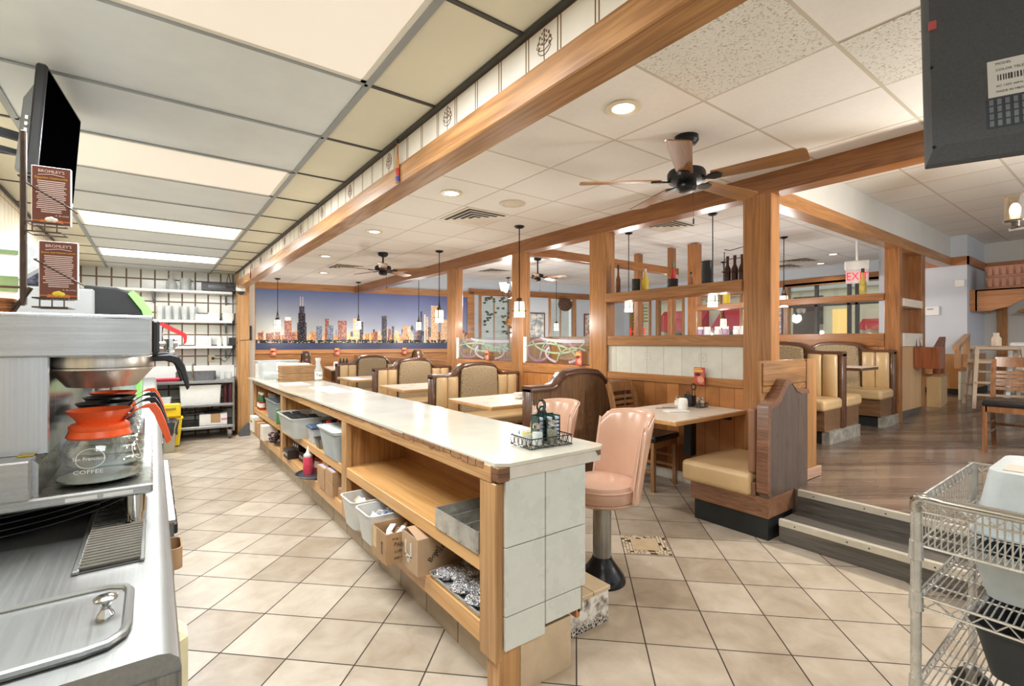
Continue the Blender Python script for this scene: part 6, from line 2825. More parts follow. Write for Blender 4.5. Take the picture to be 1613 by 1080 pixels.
# middle bay
t = thing('bus_tub', 'grey bus tub with a pale rim at the right of the middle bay', 'tub', (0, 0, zm))
b = B()
b.tray(.95, 1.32, 3.22, 3.62, .001, .20, .005, .03, 0, .03)
b.obj('tub', GREYP, t)
b = B()
b.tray(.945, 1.325, 3.215, 3.625, .186, .205, .012, -.0, .008, .03)
b.obj('rim', M('rim_pale', (214, 220, 222), .4, 0, .03, 14), t)
b = B()
b.box((.965, 3.24, .17), (1.30, 3.60, .19))
b.obj('dark_cover', M('slate_grey', (96, 106, 112), .5, 0, .06, 14), t)
t = thing('creamer_tub', 'translucent tub full of black lidded portion cups', 'tub', (0, 0, zm))
b = B()
b.tray(.90, 1.22, 4.20, 4.78, .001, .17, .005, .03, .010, .04)
b.obj('tub', milky('tub_clear', (226, 230, 226), .55, .3), t)
pc = None
cups_ = []
rr = random.Random(12)
for j in range(3):
    for i in range(6):
        for q in range(4):
            if len(cups_) >= 60:
                break
            cups_.append((.965 + j * .075, 4.27 + i * .085, .012 + q * .04))
for k, c in enumerate(cups_):
    if pc is None:
        pc = thing('portion_cup', 'black lidded portion cup in the translucent tub', 'cup', (c[0], c[1], zm + c[2]), 0, 'portion cups in the tub')
        b = B()
        b.lathe([(0, 0), (.024, 0), (.032, .028), (0, .028)], n=14)
        b.obj('cup', M('cup_smoke', (150, 154, 154), .3, 0, .1, 20), pc)
        b = B()
        b.lathe([(.034, .027), (.034, .033), (.028, .0345), (0, .034)], n=14)
        b.obj('lid', BLACKP, pc)
    else:
        dup(pc, (c[0] + rr.uniform(-.006, .006), c[1] + rr.uniform(-.006, .006), zm + c[2]), rr.uniform(0, 3))
t = thing('lid_tray', 'shallow tray of dark portion lids behind the translucent tub', 'tray', (0, 0, zm))
b = B()
b.tray(1.10, 1.36, 3.70, 4.18, .001, .14, .004, .02, .006, .03)
b.obj('tray', CLEARP, t)
b = B()
for i in range(5):
    for j in range(3):
        b.cyl((1.14 + j * .08, 3.76 + i * .085, .02), (1.14 + j * .08, 3.76 + i * .085, .155 + .008 * (i % 2)), .036, n=14)
o = b.obj('lids', BLACKP, t)
o['kind'] = 'stuff'
t = thing('blue_lid_box', 'clear box with a blue lid in the middle bay', 'box', (0, 0, zm))
b = B()
b.tray(.99, 1.10, 3.93, 4.10, .001, .125, .004, .01, 0, .02)
b.obj('box', CLEARP, t)
b = B()
b.box((.985, 3.925, .115), (1.105, 4.105, .138), .006)
b.obj('lid', M('lid_blue', (66, 88, 116), .4, 0, .05, 20), t)
t = thing('small_steel_pan', 'small steel pan at the front edge of the middle shelf', 'pan', (0, 0, zm))
b = B()
b.tray(.985, 1.11, 3.72, 3.86, .001, .075, .003, .012, .008, .02)
b.obj('pan', GAL, t)
KETCH = M('sauce_red', (170, 44, 36), .3, 0, .1, 20)
for k, (x, y) in enumerate(((1.03, 3.70), (1.10, 3.66), (1.18, 3.67))):
    t = thing('sauce_bottle', ['red capped clear bottle nearest the grey bus tub', 'second red capped bottle behind the grey bus tub', 'third red capped bottle, hardest to see behind the bus tub'][k], 'bottle', (x + .02, y - .005 + .012 * k, zm), 0, 'red capped bottles')
    b = B()
    b.lathe([(0, 0), (.028, 0), (.029, .12), (.016, .16), (.014, .185), (0, .185)], n=16)
    b.obj('bottle', M('bottle_amber', (150, 96, 70), .15, 0, .1, 20), t)
    b = B()
    b.lathe([(.017, .18), (.018, .182), (.018, .215), (0, .217)], n=14)
    b.obj('cap', M('cap_red', (206, 48, 44), .4, 0, .05, 20), t)
t = thing('white_tub', 'white rectangular tub at the back of the middle bay', 'tub', (0, 0, zm))
b = B()
b.tray(1.22, 1.385, 4.25, 4.92, .001, .235, .006, .01, .006, .02)
b.obj('tub', WB, t)
# bottom shelf middle bay
t = thing('round_tray', 'black round tray carrying the squeeze bottle and jars', 'tray', (1.05, 3.98, zl))
b = B()
b.lathe([(0, .001), (.15, .001), (.168, .016), (.172, .018), (.168, .021), (.15, .007), (0, .006)], n=40)
b.obj('tray', M('tray_slate', (62, 64, 68), .45, 0, .08, 20), t)
t = thing('squeeze_bottle', 'pink squeeze bottle with a clear nozzle on the round tray', 'bottle', (.985, 4.03, zl + .0072))
b = B()
b.lathe([(0, 0), (.036, 0), (.038, .02), (.037, .125), (.03, .14), (0, .14)], n=20)
b.obj('bottle', M('bottle_pink', (212, 74, 92), .3, 0, .05, 20), t)
b = B()
b.lathe([(.034, .135), (.035, .15), (.016, .17), (.006, .215), (.003, .218), (0, .218)], n=18)
b.obj('nozzle', milky('nozzle_clear', (240, 236, 226), .8), t)
for k, (x, y, c) in enumerate(((1.075, 4.02, (150, 62, 44)), (1.08, 3.89, (180, 96, 52)))):
    t = thing('jam_jar', ['brown jar with a white label on the round tray, left one', 'orange brown jar with a white label on the round tray, right one'][k], 'jar', (x, y, zl + .0072))
    b = B()
    b.lathe([(0, 0), (.043, 0), (.045, .02), (.045, .11), (.038, .12), (.038, .145), (0, .146)], n=20)
    b.obj('jar', M('jar_%d' % k, c, .25, 0, .1, 20), t)
    b = B()
    b.lathe([(.0456, .045), (.0458, .046), (.0458, .095), (.0456, .096)], n=20, cap=False)
    b.obj('label', M('jar_label', (226, 206, 190), .5, 0, .1, 60), t)
DKB = M('dark_box', (52, 38, 36), .5, 0, .25, 40)
for k, (x, y, zz) in enumerate(((1.02, 4.72, 0), (1.10, 4.48, 0), (1.08, 4.62, .085), (1.12, 4.80, .085))):
    t = thing('tea_carton', ['dark printed carton at the front of the bottom shelf, leftmost', 'dark printed carton right of the leftmost one on the bottom shelf', 'dark carton stacked on the two lower dark cartons', 'dark carton standing behind on the upper row of cartons'][k], 'carton', (x, y, zl + zz), .05 * k)
    b = B()
    b.box((-.06, -.085, 0), (.06, .085, .082), .002)
    b.obj('carton', DKB, t)
    b = B()
    for q in range(3):
        b.cyl((-.0605, -.05 + q * .05, .04), (-.0595, -.05 + q * .05, .04), .014, n=14)
    b.obj('round_print', M('print_pinkish', (214, 190, 180), .5, 0, .1, 60), t)
for k, (x, y, zz, sx_, sy_, h) in enumerate(((.995, 3.62, 0, .075, .09, .15), (1.00, 3.42, 0, .08, .085, .085), (1.00, 3.42, .086, .08, .085, .08), (1.02, 3.61, .151, .07, .075, .055), (1.01, 3.25, 0, .06, .06, .07))):
    t = thing('cardboard_box', ['tall brown carton beside the round tray', 'lower of two brown cartons by the shelf upright', 'brown carton with a lilac label stacked on another carton', 'small open brown box on top of the tall carton', 'small box with a lilac label at the upright'][k], 'box', (x + .05, y, zl + zz))
    b = B()
    if k == 3:
        b.tray(-sx_, sx_, -sy_, sy_, .001, h, .003, 0, 0, .001)
    else:
        b.box((-sx_, -sy_, 0), (sx_, sy_, h), .002)
    b.obj('box', CARD, t)
    if k in (2, 4, 0):
        b = B()
        b.box((-sx_ + .01, -sy_ + .01, h), (sx_ * .5, sy_ - .02, h + .001))
        b.obj('label', M('lilac_label', (190, 186, 214), .5, 0, .08, 60), t)
# farthest bay
for k in range(4):
    x, y = 1.03 + .0 * k, 6.42 - .12 * k
    t = thing('ketchup_bottle', ['leftmost bottle with a green neck at the far end of the middle shelf', 'second green necked bottle on the middle shelf', 'third green necked bottle on the middle shelf', 'fourth bottle with a green neck, nearest the grey tub'][k], 'bottle', (x + (k > 1) * .06, y, zm), 0, 'bottles with green necks')
    b = B()
    b.lathe([(0, 0), (.034, 0), (.036, .09), (.020, .15), (.018, .18), (0, .18)], n=16)
    b.obj('bottle', M('ketchup_red', (166, 62, 44), .25, 0, .15, 20), t)
    b = B()
    b.lathe([(.036, .115), (.037, .10), (.0225, .15), (.0205, .165), (.0195, .165)], n=16, cap=False)
    b.obj('neck_band', M('band_green', (50, 96, 56), .4, 0, .1, 30), t)
    b = B()
    b.lathe([(.021, .175), (.022, .2), (0, .203)], n=14)
    b.obj('cap', M('cap_white', (230, 224, 214), .4, 0, .03, 20), t)
    b = B()
    b.lathe([(.0366, .03), (.0368, .08)], n=16, cap=False)
    b.obj('label', M('bottle_label', (236, 226, 212), .5, 0, .15, 60), t)
t = thing('grey_tub', 'tall grey tub on the middle shelf in the farthest bay', 'tub', (0, 0, zm))
b = B()
b.tray(.96, 1.36, 5.12, 5.72, .001, .20, .006, .02, .008, .03)
b.obj('tub', M('tub_steel_grey', (150, 158, 160), .4, .2, .08, 14), t)
t = thing('dark_tray', 'dark tray lying on the bottles behind the grey tub', 'tray', (1.2, 5.95, zm + .19))
b = B()
b.tray(-.14, .14, -.2, .2, .001, .03, .004, .01)
b.box((-.13, -.19, -.19), (-.12, .19, .0))
b.box((.12, -.19, -.19), (.13, .19, .0))
b.obj('tray', M('tray_brownish', (112, 100, 94), .5, 0, .1, 20), t)
b = B()
b.box((.955, 5.09, zm), (1.0, 5.12, zm + .15), .004)
o = b.obj('green_carton', M('carton_green2', (86, 136, 84), .5, 0, .1, 30))
tag(o, 'narrow green carton squeezed beside the grey tub', 'carton')
for k, (y, w_, h, c) in enumerate(((6.40, .16, .17, (232, 226, 212)), (6.14, .06, .16, (186, 146, 104)), (6.0, .05, .15, (190, 152, 112)), (5.74, .11, .155, (228, 220, 206)))):
    t = thing('carton_box', ['white carton with green print at the far left of the bottom shelf', 'left narrow brown carton on the far bottom shelf', 'right narrow brown carton on the far bottom shelf', 'white carton at the right of the far bottom shelf'][k], 'box', (.99, y, zl))
    b = B()
    b.box((-.06, -w_ * .7, 0), (.18, w_ * .7, h), .003)
    b.obj('box', M('far_carton_%d' % k, c, .8, 0, .05, 10), t)
    if k == 0:
        b = B()
        b.box((-.061, -.05, .10), (-.0595, .06, .13))
        b.obj('green_print', M('print_green', (120, 150, 96), .6, 0, .2, 60), t)
t = thing('snack_bag', 'dark bag of wrapped candies at the upright of the far bottom shelf', 'bag', (1.0, 5.36, zl))
rr = random.Random(13)
b = B()
for k in range(16):
    b.ell((rr.uniform(-.04, .06), rr.uniform(-.1, .1), .03 + rr.uniform(0, .09)), .035, .035, .025, 8, 5)
b.obj('bag', M('candy_dark', (70, 48, 44), .3, 0, .35, 30), t)

# ================================================================ ON THE TABLES
def mug(loc, label, rz=0):
    t = thing('coffee_mug', label, 'mug', loc, rz, 'upturned white mugs')
    b = B()
    b.lathe([(.038, 0), (.041, .004), (.041, .06), (.036, .085), (.028, .09), (.026, .087), (0, .087)], n=28)
    b.obj('body', CERAM, t)
    b = B()
    b.tube([(.04, 0, .02), (.058, 0, .022), (.066, 0, .04), (.058, 0, .062), (.04, 0, .065)], .006, 8)
    b.obj('handle', CERAM, t)
    return t


def napkin(loc, rz, label):
    t = thing('napkin', label, 'napkin', loc, rz, 'folded white napkins')
    b = B()
    b.box((-.09, -.055, 0), (.09, .055, .006), .002)
    b.box((-.075, -.055, .006), (.09, .04, .011), .002)
    b.obj('napkin', PAPER, t, bev=.002)
    return t


def cutlery(loc, rz, label, nm='fork'):
    t = thing(nm, label, nm, loc, rz, 'table cutlery')
    b = B()
    b.tube([(-.09, 0, .003), (.03, 0, .004), (.045, 0, .005)], [.004, .003, .003], 6)
    if nm == 'fork':
        b.box((.04, -.009, .003), (.06, .009, .006))
        for q in range(4):
            b.box((.06, -.009 + q * .0055, .003), (.09, -.0065 + q * .0055, .005))
    else:
        b.ell((.065, 0, .004), .025, .011, .003, 12, 6)
    b.obj('steel', CHROME, t)
    return t


def card(loc, rz, label, s=1.):
    t = thing('table_card', label, 'menu card', loc, rz, 'orange table cards')
    b = B()
    b.box((-.045 * s, -.004, .002), (.045 * s, .004, .135 * s), .001)
    b.obj('card', M('card_red', (196, 86, 70), .4, 0, .2, 30), t)
    b = B()
    b.box((-.04 * s, -.0052, .100 * s), (.03 * s, -.0041, .115 * s))
    b.box((-.04 * s, -.0052, .12 * s), (.02 * s, -.0041, .128 * s))
    b.obj('yellow_print', M('card_yellow', (236, 186, 96), .5, 0, .1, 40), t)
    b = B()
    b.ell((-.012 * s, -.0045, .08 * s), .026 * s, .001, .012 * s, 14, 6)
    b.obj('dark_print', M('card_dark', (60, 30, 28), .5, 0, .1, 40), t)
    b = B()
    b.ell((.012 * s, -.0045, .04 * s), .028 * s, .001, .03 * s, 14, 6)
    b.obj('food_print', M('card_peach', (232, 160, 130), .5, 0, .2, 60), t)
    return t


TZ = .742
mug((3.60, 2.42, TZ), 'upturned white mug on the small wall table', .6)
napkin((3.42, 2.36, TZ), math.radians(-30), 'folded white napkin on the small wall table')
cutlery((3.50, 2.52, TZ), math.radians(-25), 'fork beside the napkin on the small wall table')
cutlery((3.60, 2.52, TZ), math.radians(-35), 'spoon handle behind the napkin on the small wall table', 'spoon')
caddy('condiment_caddy', (3.79, 2.44, TZ), PI / 2, 'black wire caddy against the oak wall on the small table', .20, .12, .04, .20)
t = thing('jelly_holder', 'black holder with jelly packs in the wall table caddy', 'holder', (3.79, 2.49, TZ + .009), PI / 2)
b = B()
for x in (-.05, -.015, .02):
    b.box((x, -.035, 0), (x + .004, .03, .09))
b.box((-.05, .026, 0), (.024, .031, .1))
b.tube([(-.03, .028, .1), (-.012, .028, .125), (.006, .028, .1)], .003, 6)
b.obj('rack', BLACKP, t)
b = B()
for x in (-.03, .005):
    for k in range(6):
        b.box((x - .012, -.036, .004 + k * .0145), (x + .012, .02, .016 + k * .0145), .003)
o = b.obj('jelly_pack', M('jelly_pack', (190, 204, 220), .3, 0, .12, 60), t)
o['kind'] = 'stuff'
shaker('', (3.755, 2.375, TZ + .009), 'pepper shaker in the wall table caddy, left one', PEP, .085, .018)
shaker('', (3.80, 2.36, TZ + .009), 'salt shaker in the wall table caddy, right one', SALT, .085, .018)
t = thing('sugar_dish', 'small dish of sugar packets at the left of the wall table caddy', 'dish', (3.80, 2.60, TZ))
b = B()
b.tray(-.03, .03, -.03, .03, .001, .04, .003)
b.obj('dish', CERAM, t)
wrappers(t, -.015, .015, -.015, .015, .03, .075, [PAPER, PKS[1], M('packet_yellow', (226, 220, 120), .5, 0, .1, 30)], 14, 4, 'packets', .02)
# card in a tall wire stand against the wall
card((3.925, 2.47, .985 - .06), -PI / 2, 'orange menu card propped on the rail above the small wall table', 1.15)
# booth table with bowl
BT = .72
mug((3.45, 3.80, BT), 'upturned white mug on the booth table beyond the dark booth back', 1.2)
t = thing('bowl_stack', 'two white bowls stacked on the booth table', 'bowl', (3.05, 3.98, BT))
for k in range(2):
    b = B()
    b.lathe([(.03, .001 + .022 * k), (.05, .012 + .022 * k), (.062, .04 + .022 * k), (.058, .04 + .022 * k), (.045, .014 + .022 * k), (0, .008 + .022 * k)], n=28)
    b.obj('bowl', CERAM, t)
napkin((3.28, 3.86, BT), .5, 'folded napkin on the booth table between bowl and mug')
cutlery((3.38, 3.72, BT), -.4, 'fork by the mug on the booth table')
card((3.93, 4.0, 1.04), -PI / 2, 'orange card on the rail behind the dark booth back', 1.15)
card((3.93, 5.9, 1.04), -PI / 2, 'orange card on the rail behind the tan booth bench', 1.1)
for k, x in enumerate((2.2, 3.55, 5.15)):
    card((x, mw(x) * 0 + 12.54 - .182 * x - .075, .985), MANG, ['orange card on the mural rail at its left end', 'orange card on the mural rail near the dark chair', 'orange card on the mural rail at its right end'][k], 1.3)
# mural table
t = thing('condiment_bottle', 'dark bottles on the table below the mural', 'bottle', (3.42, 11.15, .741), 0)
b = B()
for q in range(3):
    b.lathe([(0, 0), (.03, 0), (.03, .11), (.018, .15), (.016, .19), (0, .19)], (q * .075, 0, 0), 14)
b.obj('bottles', BLACKP, t)
t = thing('sugar_shaker', 'white shaker on the table below the mural', 'shaker', (3.30, 11.1, .741), 0)
b = B()
b.lathe([(0, 0), (.045, 0), (.045, .10), (.04, .12), (0, .125)], n=16)
b.obj('body', CERAM, t)
napkin((3.45, 10.3, .741), .2, 'white napkin on the dark framed table below the mural')
mug((3.6, 10.5, .741), 'upturned mug on the dark framed table below the mural')
mug((3.80, 7.66, .72), 'white mug on the farthest booth table before the mural')
# ================================================================ BOTTLES ON THE PARTITION SHELF
SHZ = 1.83


def bottle(name, loc, label, mat, h, r, cap=None, cat='bottle', capmat=None, group=None):
    t = thing(name, label, cat, loc, 0, group)
    b = B()
    b.lathe([(0, 0), (r, 0), (r, h * .5), (r * .45, h * .66), (r * .38, h * .92), (r * .42, h), (0, h)], n=18)
    b.obj('bottle', mat, t)
    b = B()
    b.lathe([(r * .48, h * .86), (r * .48, h * 1.02), (0, h * 1.03)], n=14)
    b.obj('cap', capmat or BLACKP, t)
    return t


def canister(loc, label, r, h):
    t = thing('candle_jar', label, 'jar', loc, 0, 'black textured jars')
    b = B()
    pr = [(0, 0), (r, 0)]
    for k in range(8):
        pr += [(r * .97, h * (k + .1) / 8), (r, h * (k + .5) / 8), (r * .97, h * (k + .9) / 8)]
    pr += [(r, h), (r * .85, h), (r * .82, h * .9), (0, h * .9)]
    b.lathe(pr, n=24)
    b.obj('jar', BLACKP, t)
    return t


OIL = M('olive_oil', (206, 178, 62), .1, 0, .06, 10)
DKS = M('dark_sauce', (72, 36, 28), .12, 0, .15, 20)
AMB = M('amber_sauce', (122, 66, 36), .12, 0, .2, 20)
bottle('sauce_bottle', (4.03, 3.50, SHZ), 'amber bottle at the left end of the partition shelf', AMB, .30, .024)
canister((4.03, 3.26, SHZ), 'short black jar left of the oil bottle on the partition shelf', .045, .13)
bottle('oil_bottle', (4.05, 3.16, SHZ), 'golden oil bottle on the partition shelf', OIL, .22, .034, capmat=CHROME)
bottle('hot_sauce', (4.05, 2.83, SHZ), 'red hot sauce bottle with a green cap on the partition shelf', M('hot_sauce_red', (190, 50, 56), .2, 0, .1, 20), .24, .026, capmat=M('cap_green', (60, 120, 70), .4, 0, .05, 20))
canister((4.0, 2.80, SHZ), 'low black jar in front of the red hot sauce bottle', .052, .08)
bottle('sauce_bottle', (4.04, 2.63, SHZ), 'tiny bottle with a green cap on the partition shelf', M('small_amber', (190, 130, 96), .15, 0, .1, 20), .13, .024, capmat=M('cap_green2', (46, 86, 56), .4, 0, .05, 20))
canister((4.03, 2.46, SHZ), 'tall black jar in the middle of the partition shelf', .048, .21)
t = thing('bottle_caddy', 'black wire caddy holding three dark bottles on the partition shelf', 'caddy', (4.04, 2.20, SHZ), PI / 2)
b = B()
for zz in (.004, .09):
    b.tube([(-.095, -.045, zz), (.10, -.045, zz), (.10, .045, zz), (-.095, .045, zz)], .003, 6, True)
for sx in (-.095, .10):
    b.tube([(sx, 0, .004), (sx, 0, .27)], .0035, 6)
b.tube([(-.095, 0, .27), (-.06, 0, .29), (0, 0, .28), (.05, 0, .275), (.10, 0, .29)], .0035, 6)
b.tube([(-.095, 0, .27), (-.095, 0, .20), (.1, 0, .20)], .003, 6)
b.obj('wire_frame', BLACK, t)
for k in range(3):
    bottle('syrup_bottle', (4.04, 2.27 - .065 * k, SHZ + .007), ['left dark bottle in the wire caddy on the partition shelf', 'middle dark bottle in the wire caddy on the partition shelf', 'right dark bottle in the wire caddy on the partition shelf'][k], DKS, .215, .027, capmat=M('plum_cap', (84, 38, 58), .4, 0, .05, 20), group='dark bottles in the wire caddy')
bottle('oil_bottle', (7.53, 4.25, 1.93), 'golden oil bottle on the far partition shelf, left of the exit sign', OIL, .42, .055, capmat=CHROME)
bottle('oil_bottle', (7.53, 2.36, 1.93), 'oil bottle with a black neck in front of the exit sign', M('half_oil', (196, 176, 90), .1, 0, .2, 10), .34, .04)
LIL = M('lilac_jar', (170, 140, 170), .3, 0, .1, 20)
jar_p = None
for k in range(8):
    y = 4.72 - .16 * k + .03 * (k % 2)
    t = thing('spice_jar', 'white capped spice jar standing on the far partition rail' if k % 3 else 'lilac jar with white cap on the far partition rail', 'jar', (7.53, y, 1.42), 0, 'jars on the far partition rail')
    b = B()
    b.lathe([(0, 0), (.055, 0), (.055, .09), (.045, .10), (0, .10)], n=14)
    b.obj('jar', LIL if k % 3 == 0 else M('pale_jar', (216, 214, 218), .3, 0, .08, 20), t)
    b = B()
    b.lathe([(.048, .098), (.05, .10), (.05, .14), (0, .142)], n=14)
    b.obj('cap', WHITE, t)
# exit sign
t = thing('exit_sign', 'white exit sign with red letters hanging under the booth area ceiling', 'sign', (9.6, 3.09, 2.43), math.radians(20))
b = B()
b.box((-.02, -.18, .10), (.03, .18, .26), .02)
b.obj('housing', WHITE, t)
b = B()
b.box((-.012, -.16, -.13), (.012, .16, .10), .008)
b.obj('panel', milky('exit_panel', (246, 226, 226), .85), t)
text('EXIT', .19, glow('exit_red', (226, 40, 52), 1.2), t, (-.0135, 0, -.015), (PI / 2, 0, -PI / 2), 'lettering', .001, 'CENTER', .8)
b = B()
b.cyl((0, 0, .26), (0, 0, .59), .02)
b.obj('stem', WHITE, t)
# framed pictures
def frame(name, loc, rz, w_, h, label, mat):
    t = thing(name, label, 'picture', loc, rz, 'framed pictures on the grey walls')
    b = B()
    for a, c in (((-w_, -.02, -h), (-w_ + .035, .005, h)), ((w_ - .035, -.02, -h), (w_, .005, h)), ((-w_, -.02, -h), (w_, .005, -h + .035)), ((-w_, -.02, h - .035), (w_, .005, h))):
        b.box(a, c, .003)
    b.obj('frame', M('frame_brown', (96, 60, 44), .4, 0, .1, 20), t)
    b = B()
    b.box((-w_ + .03, -.008, -h + .03), (w_ - .03, .0, h - .03))
    b.obj('print', mat, t)
    return t


def printmat(name, a, c, sc):
    m, nt, p = new_mat(name)
    g = G(nt)
    f = g.noise(g.obj(), sc, 4, .6, .5)
    g.put(p.inputs['Base Color'], g.ramp(f, (.4, lin(a)), (.62, lin(c))))
    p.inputs['Roughness'].default_value = .3
    return m


frame('framed_picture', (12.19, 5.62, 1.86), -PI / 2, .17, .42, 'framed picture of bottles right of the big oak post', printmat('bottles_print', (120, 100, 110), (226, 224, 232), 18.))
frame('framed_picture', (10.9, 12.54 - .182 * 10.9 - .01, 1.75), MANG, .28, .42, 'framed print right of the blind covered windows', printmat('wall_print', (170, 120, 100), (226, 226, 224), 12.))
t = frame('framed_picture', (8.75, 12.54 - .182 * 8.75 - .01, 1.66), MANG, .52, .5, 'large pale town picture between the two blind covered windows', printmat('town_print', (120, 130, 136), (214, 210, 200), 7.))
b = B()
b.ell((9.87, 12.54 - .182 * 9.87 - .12, 2.42), .28, .08, .2, 16, 8)
o = b.obj('wreath', M('wreath_brown', (96, 70, 54), .9, 0, .4, 30))
tag(o, 'brown dried wreath at the top of the right blind covered window', 'wreath')
t = thing('vine', 'dark leaf garland over the left blind covered window', 'plant', (7.7, 12.54 - .182 * 7.7 - .1, 2.0), MANG)
rr = random.Random(8)
b = B()
for k in range(60):
    x, zz = rr.uniform(-.4, .4), rr.uniform(-.5, .55)
    if abs(x) < .15 and zz < .1:
        continue
    b.ell((x, rr.uniform(-.03, .03), zz), .05, .012, .03, 7, 4)
b.obj('leaves', M('vine_green', (84, 92, 76), .8, 0, .3, 20), t)
# lettering signs in the window at the back
t = thing('window_sign', 'red and yellow HOT sign in the farthest right window', 'sign', (12.1, 9.72, 1.62), -PI / 2)
text('HOT', .30, glow('sign_red', (220, 60, 40), 1.0), t, (0, 0, 0), (PI / 2, 0, 0), 'lettering', .01)
b = B()
for k in range(5):
    b.box((-.35, .02, .3 + k * .1), (.35, .03, .34 + k * .1))
b.obj('sign_bars', M('sign_olive', (150, 140, 60), .5, 0, .1, 20), t)

# ================================================================ RIGHT SIDE OF THE ROOM
# hostess box with menus
t = thing('menu_box', 'brown wooden menu box hung on the slatted partition end', 'box', (8.18, 1.955, .98))
b = B()
b.box((-.12, -.26, -.02), (.10, -.0, .26), .004)
b.obj('box', wood('box_brown', (110, 58, 32), (160, 92, 56), 'z', 1., .3), t)
b = B()
b.box((.10, -.25, .0), (.125, -.02, .255), .004)
b.obj('menus', M('menu_grey', (190, 190, 206), .3, 0, .05, 10), t)
b = B()
b.tube([(-.10, -.02, .26), (-.05, -.005, .40), (.05, -.005, .40), (.10, -.02, .26)], .008, 6)
b.obj('strap', M('strap_brown', (96, 56, 36), .6, 0, .1, 10), t)
# tiled low walls with sloping rails
for k, (x0, x1, y0, y1, zf, l) in enumerate(((8.62, 8.95, 1.80, 1.95, .40, 'low tiled wall with dark sloping rail beside the slatted partition'), (9.3, 9.97, 1.72, 1.75, .45, 'low ivory tiled wall with light sloping rail by the blue grey wall'))):
    t = thing('tiled_low_wall', l, 'low wall', (x0, y0, zf))
    w_, d = x1 - x0, y1 - y0
    b = B()
    b.box((0, 0, .0), (w_, d, .44), .003)
    b.obj('tiled_block', tiles('low_wall_tile_%d' % k, 'xz', (.3, .2), (226, 214, 188) if k else (206, 174, 126), (190, 176, 150), .005, 0, (.1, .3), .3, .02, .05, .1), t)
    b = B()
    b.box((-.02, -.02, .44), (w_ + .02, d + .02, .47), .003)
    b.obj('cap', OAK('x'), t)
    b = B()
    mat = wood('rail_red', (92, 50, 34), (134, 80, 56), 'z', 1., .3) if k == 0 else wood('rail_tan', (170, 124, 84), (206, 160, 116), 'z', 1., .4)
    b.box((w_ - .07, .02, .47), (w_, .09, .92), .003)
    b.box((w_ * .2 - .05, .02, .47), (w_ * .2, .09, .80), .003)
    b.loft([[(-.02, .02, .74), (-.02, .09, .74), (-.02, .09, .80), (-.02, .02, .80)], [(w_ + .02, .02, .92), (w_ + .02, .09, .92), (w_ + .02, .09, .98), (w_ + .02, .02, .98)]])
    b.obj('rail_frame', mat, t)
# thermostats
for k, (x, y, zz, w_, h, l) in enumerate(((9.985, 2.21, 1.80, .11, .07, 'white thermostat plate on the blue grey wall'), (9.985, 1.86, 2.21, .055, .055, 'small white sensor high on the blue grey wall'))):
    t = thing('thermostat', l, 'thermostat', (x, y, zz), 0)
    b = B()
    b.box((-.02, -w_, -h), (.015, w_, h), .006)
    b.obj('case', WHITE, t)
    if k == 0:
        b = B()
        b.box((-.022, -.04, .02), (-.0195, .04, .04))
        b.obj('display', M('thermo_display', (150, 156, 160), .3, 0, .05, 20), t)
# coat shelf with hangers and booster seats
t = thing('coat_shelf', 'oak coat shelf with curved bracket and hangers in the far right corner', 'shelf', (10.15, 1.0, 1.78))
b = B()
b.box((.0, .0, .30), (1.0, .70, .33), .004)
b.prism([(.78, 0), (.78, .33), (-.02, .33), (.05, .27), (.20, .15), (.36, .05), (.55, .0)], -.0, .03, 'x')
b.box((.0, .69, 0), (1.0, .72, .33), .004)
b.obj('shelf', wood('shelf_oak', (158, 102, 62), (200, 144, 98), 'y', 1., .35), t)
b = B()
b.cyl((.0, .05, .12), (.9, .05, .12), .015)
b.obj('rail', CHROME, t)
for k in range(5):
    x = .12 + .16 * k
    hgr = thing('coat_hanger', ['first wooden coat hanger under the coat shelf, nearest', 'second wooden coat hanger under the coat shelf', 'third wooden coat hanger under the coat shelf', 'fourth wooden coat hanger under the coat shelf', 'fifth wooden coat hanger under the coat shelf, deepest'][k], 'hanger', (10.15 + x, 1.05, 1.90), math.radians(8 * (k - 2)), 'wooden coat hangers')
    b = B()
    b.tube([(0, -.24, -.14), (0, -.12, -.085), (0, 0, -.05), (0, .12, -.085), (0, .24, -.14)], .014, 8)
    b.tube([(0, -.22, -.14), (0, .22, -.14)], .007, 6)
    b.obj('wood', wood('hanger_wood', (130, 88, 54), (180, 132, 88), 'y', 2., .35), hgr)
    b = B()
    b.tube([(0, 0, -.05), (0, 0, .0), (0, .02, .025), (0, .0, .034), (0, -.02, .022)], .004, 6)
    b.obj('hook', CHROME, hgr)
TERR = M('terracotta_plastic', (182, 132, 108), .6, 0, .05, 10)
for k in range(2):
    t = thing('booster_seat', ['lower terracotta booster seat on the coat shelf', 'upper terracotta booster seat on the coat shelf'][k], 'booster seat', (10.32, 1.36, 2.112 + .17 * k))
    b = B()
    b.tray(-.12, .30, -.26 + .03 * (1 - k), .27, .001, .165, .02, .03, 0, .03)
    for q in range(6):
        b.box((-.125, -.2 + q * .075, .03), (-.108, -.15 + q * .075, .15), .003)
    b.obj('seat', TERR, t)
t = thing('booster_seat', 'black and white booster seats leaning at the end of the coat shelf', 'booster seat', (10.3, .88, 2.112), math.radians(6))
b = B()
b.tray(-.1, .16, -.10, .16, .001, .40, .03, .02, .01, .05)
b.obj('seat', BLACKP, t)
b = B()
for y in (-.06, .06, .12):
    b.box((-.115, y, .04), (-.10, y + .03, .33), .004)
b.obj('white_ribs', WHITE, t)

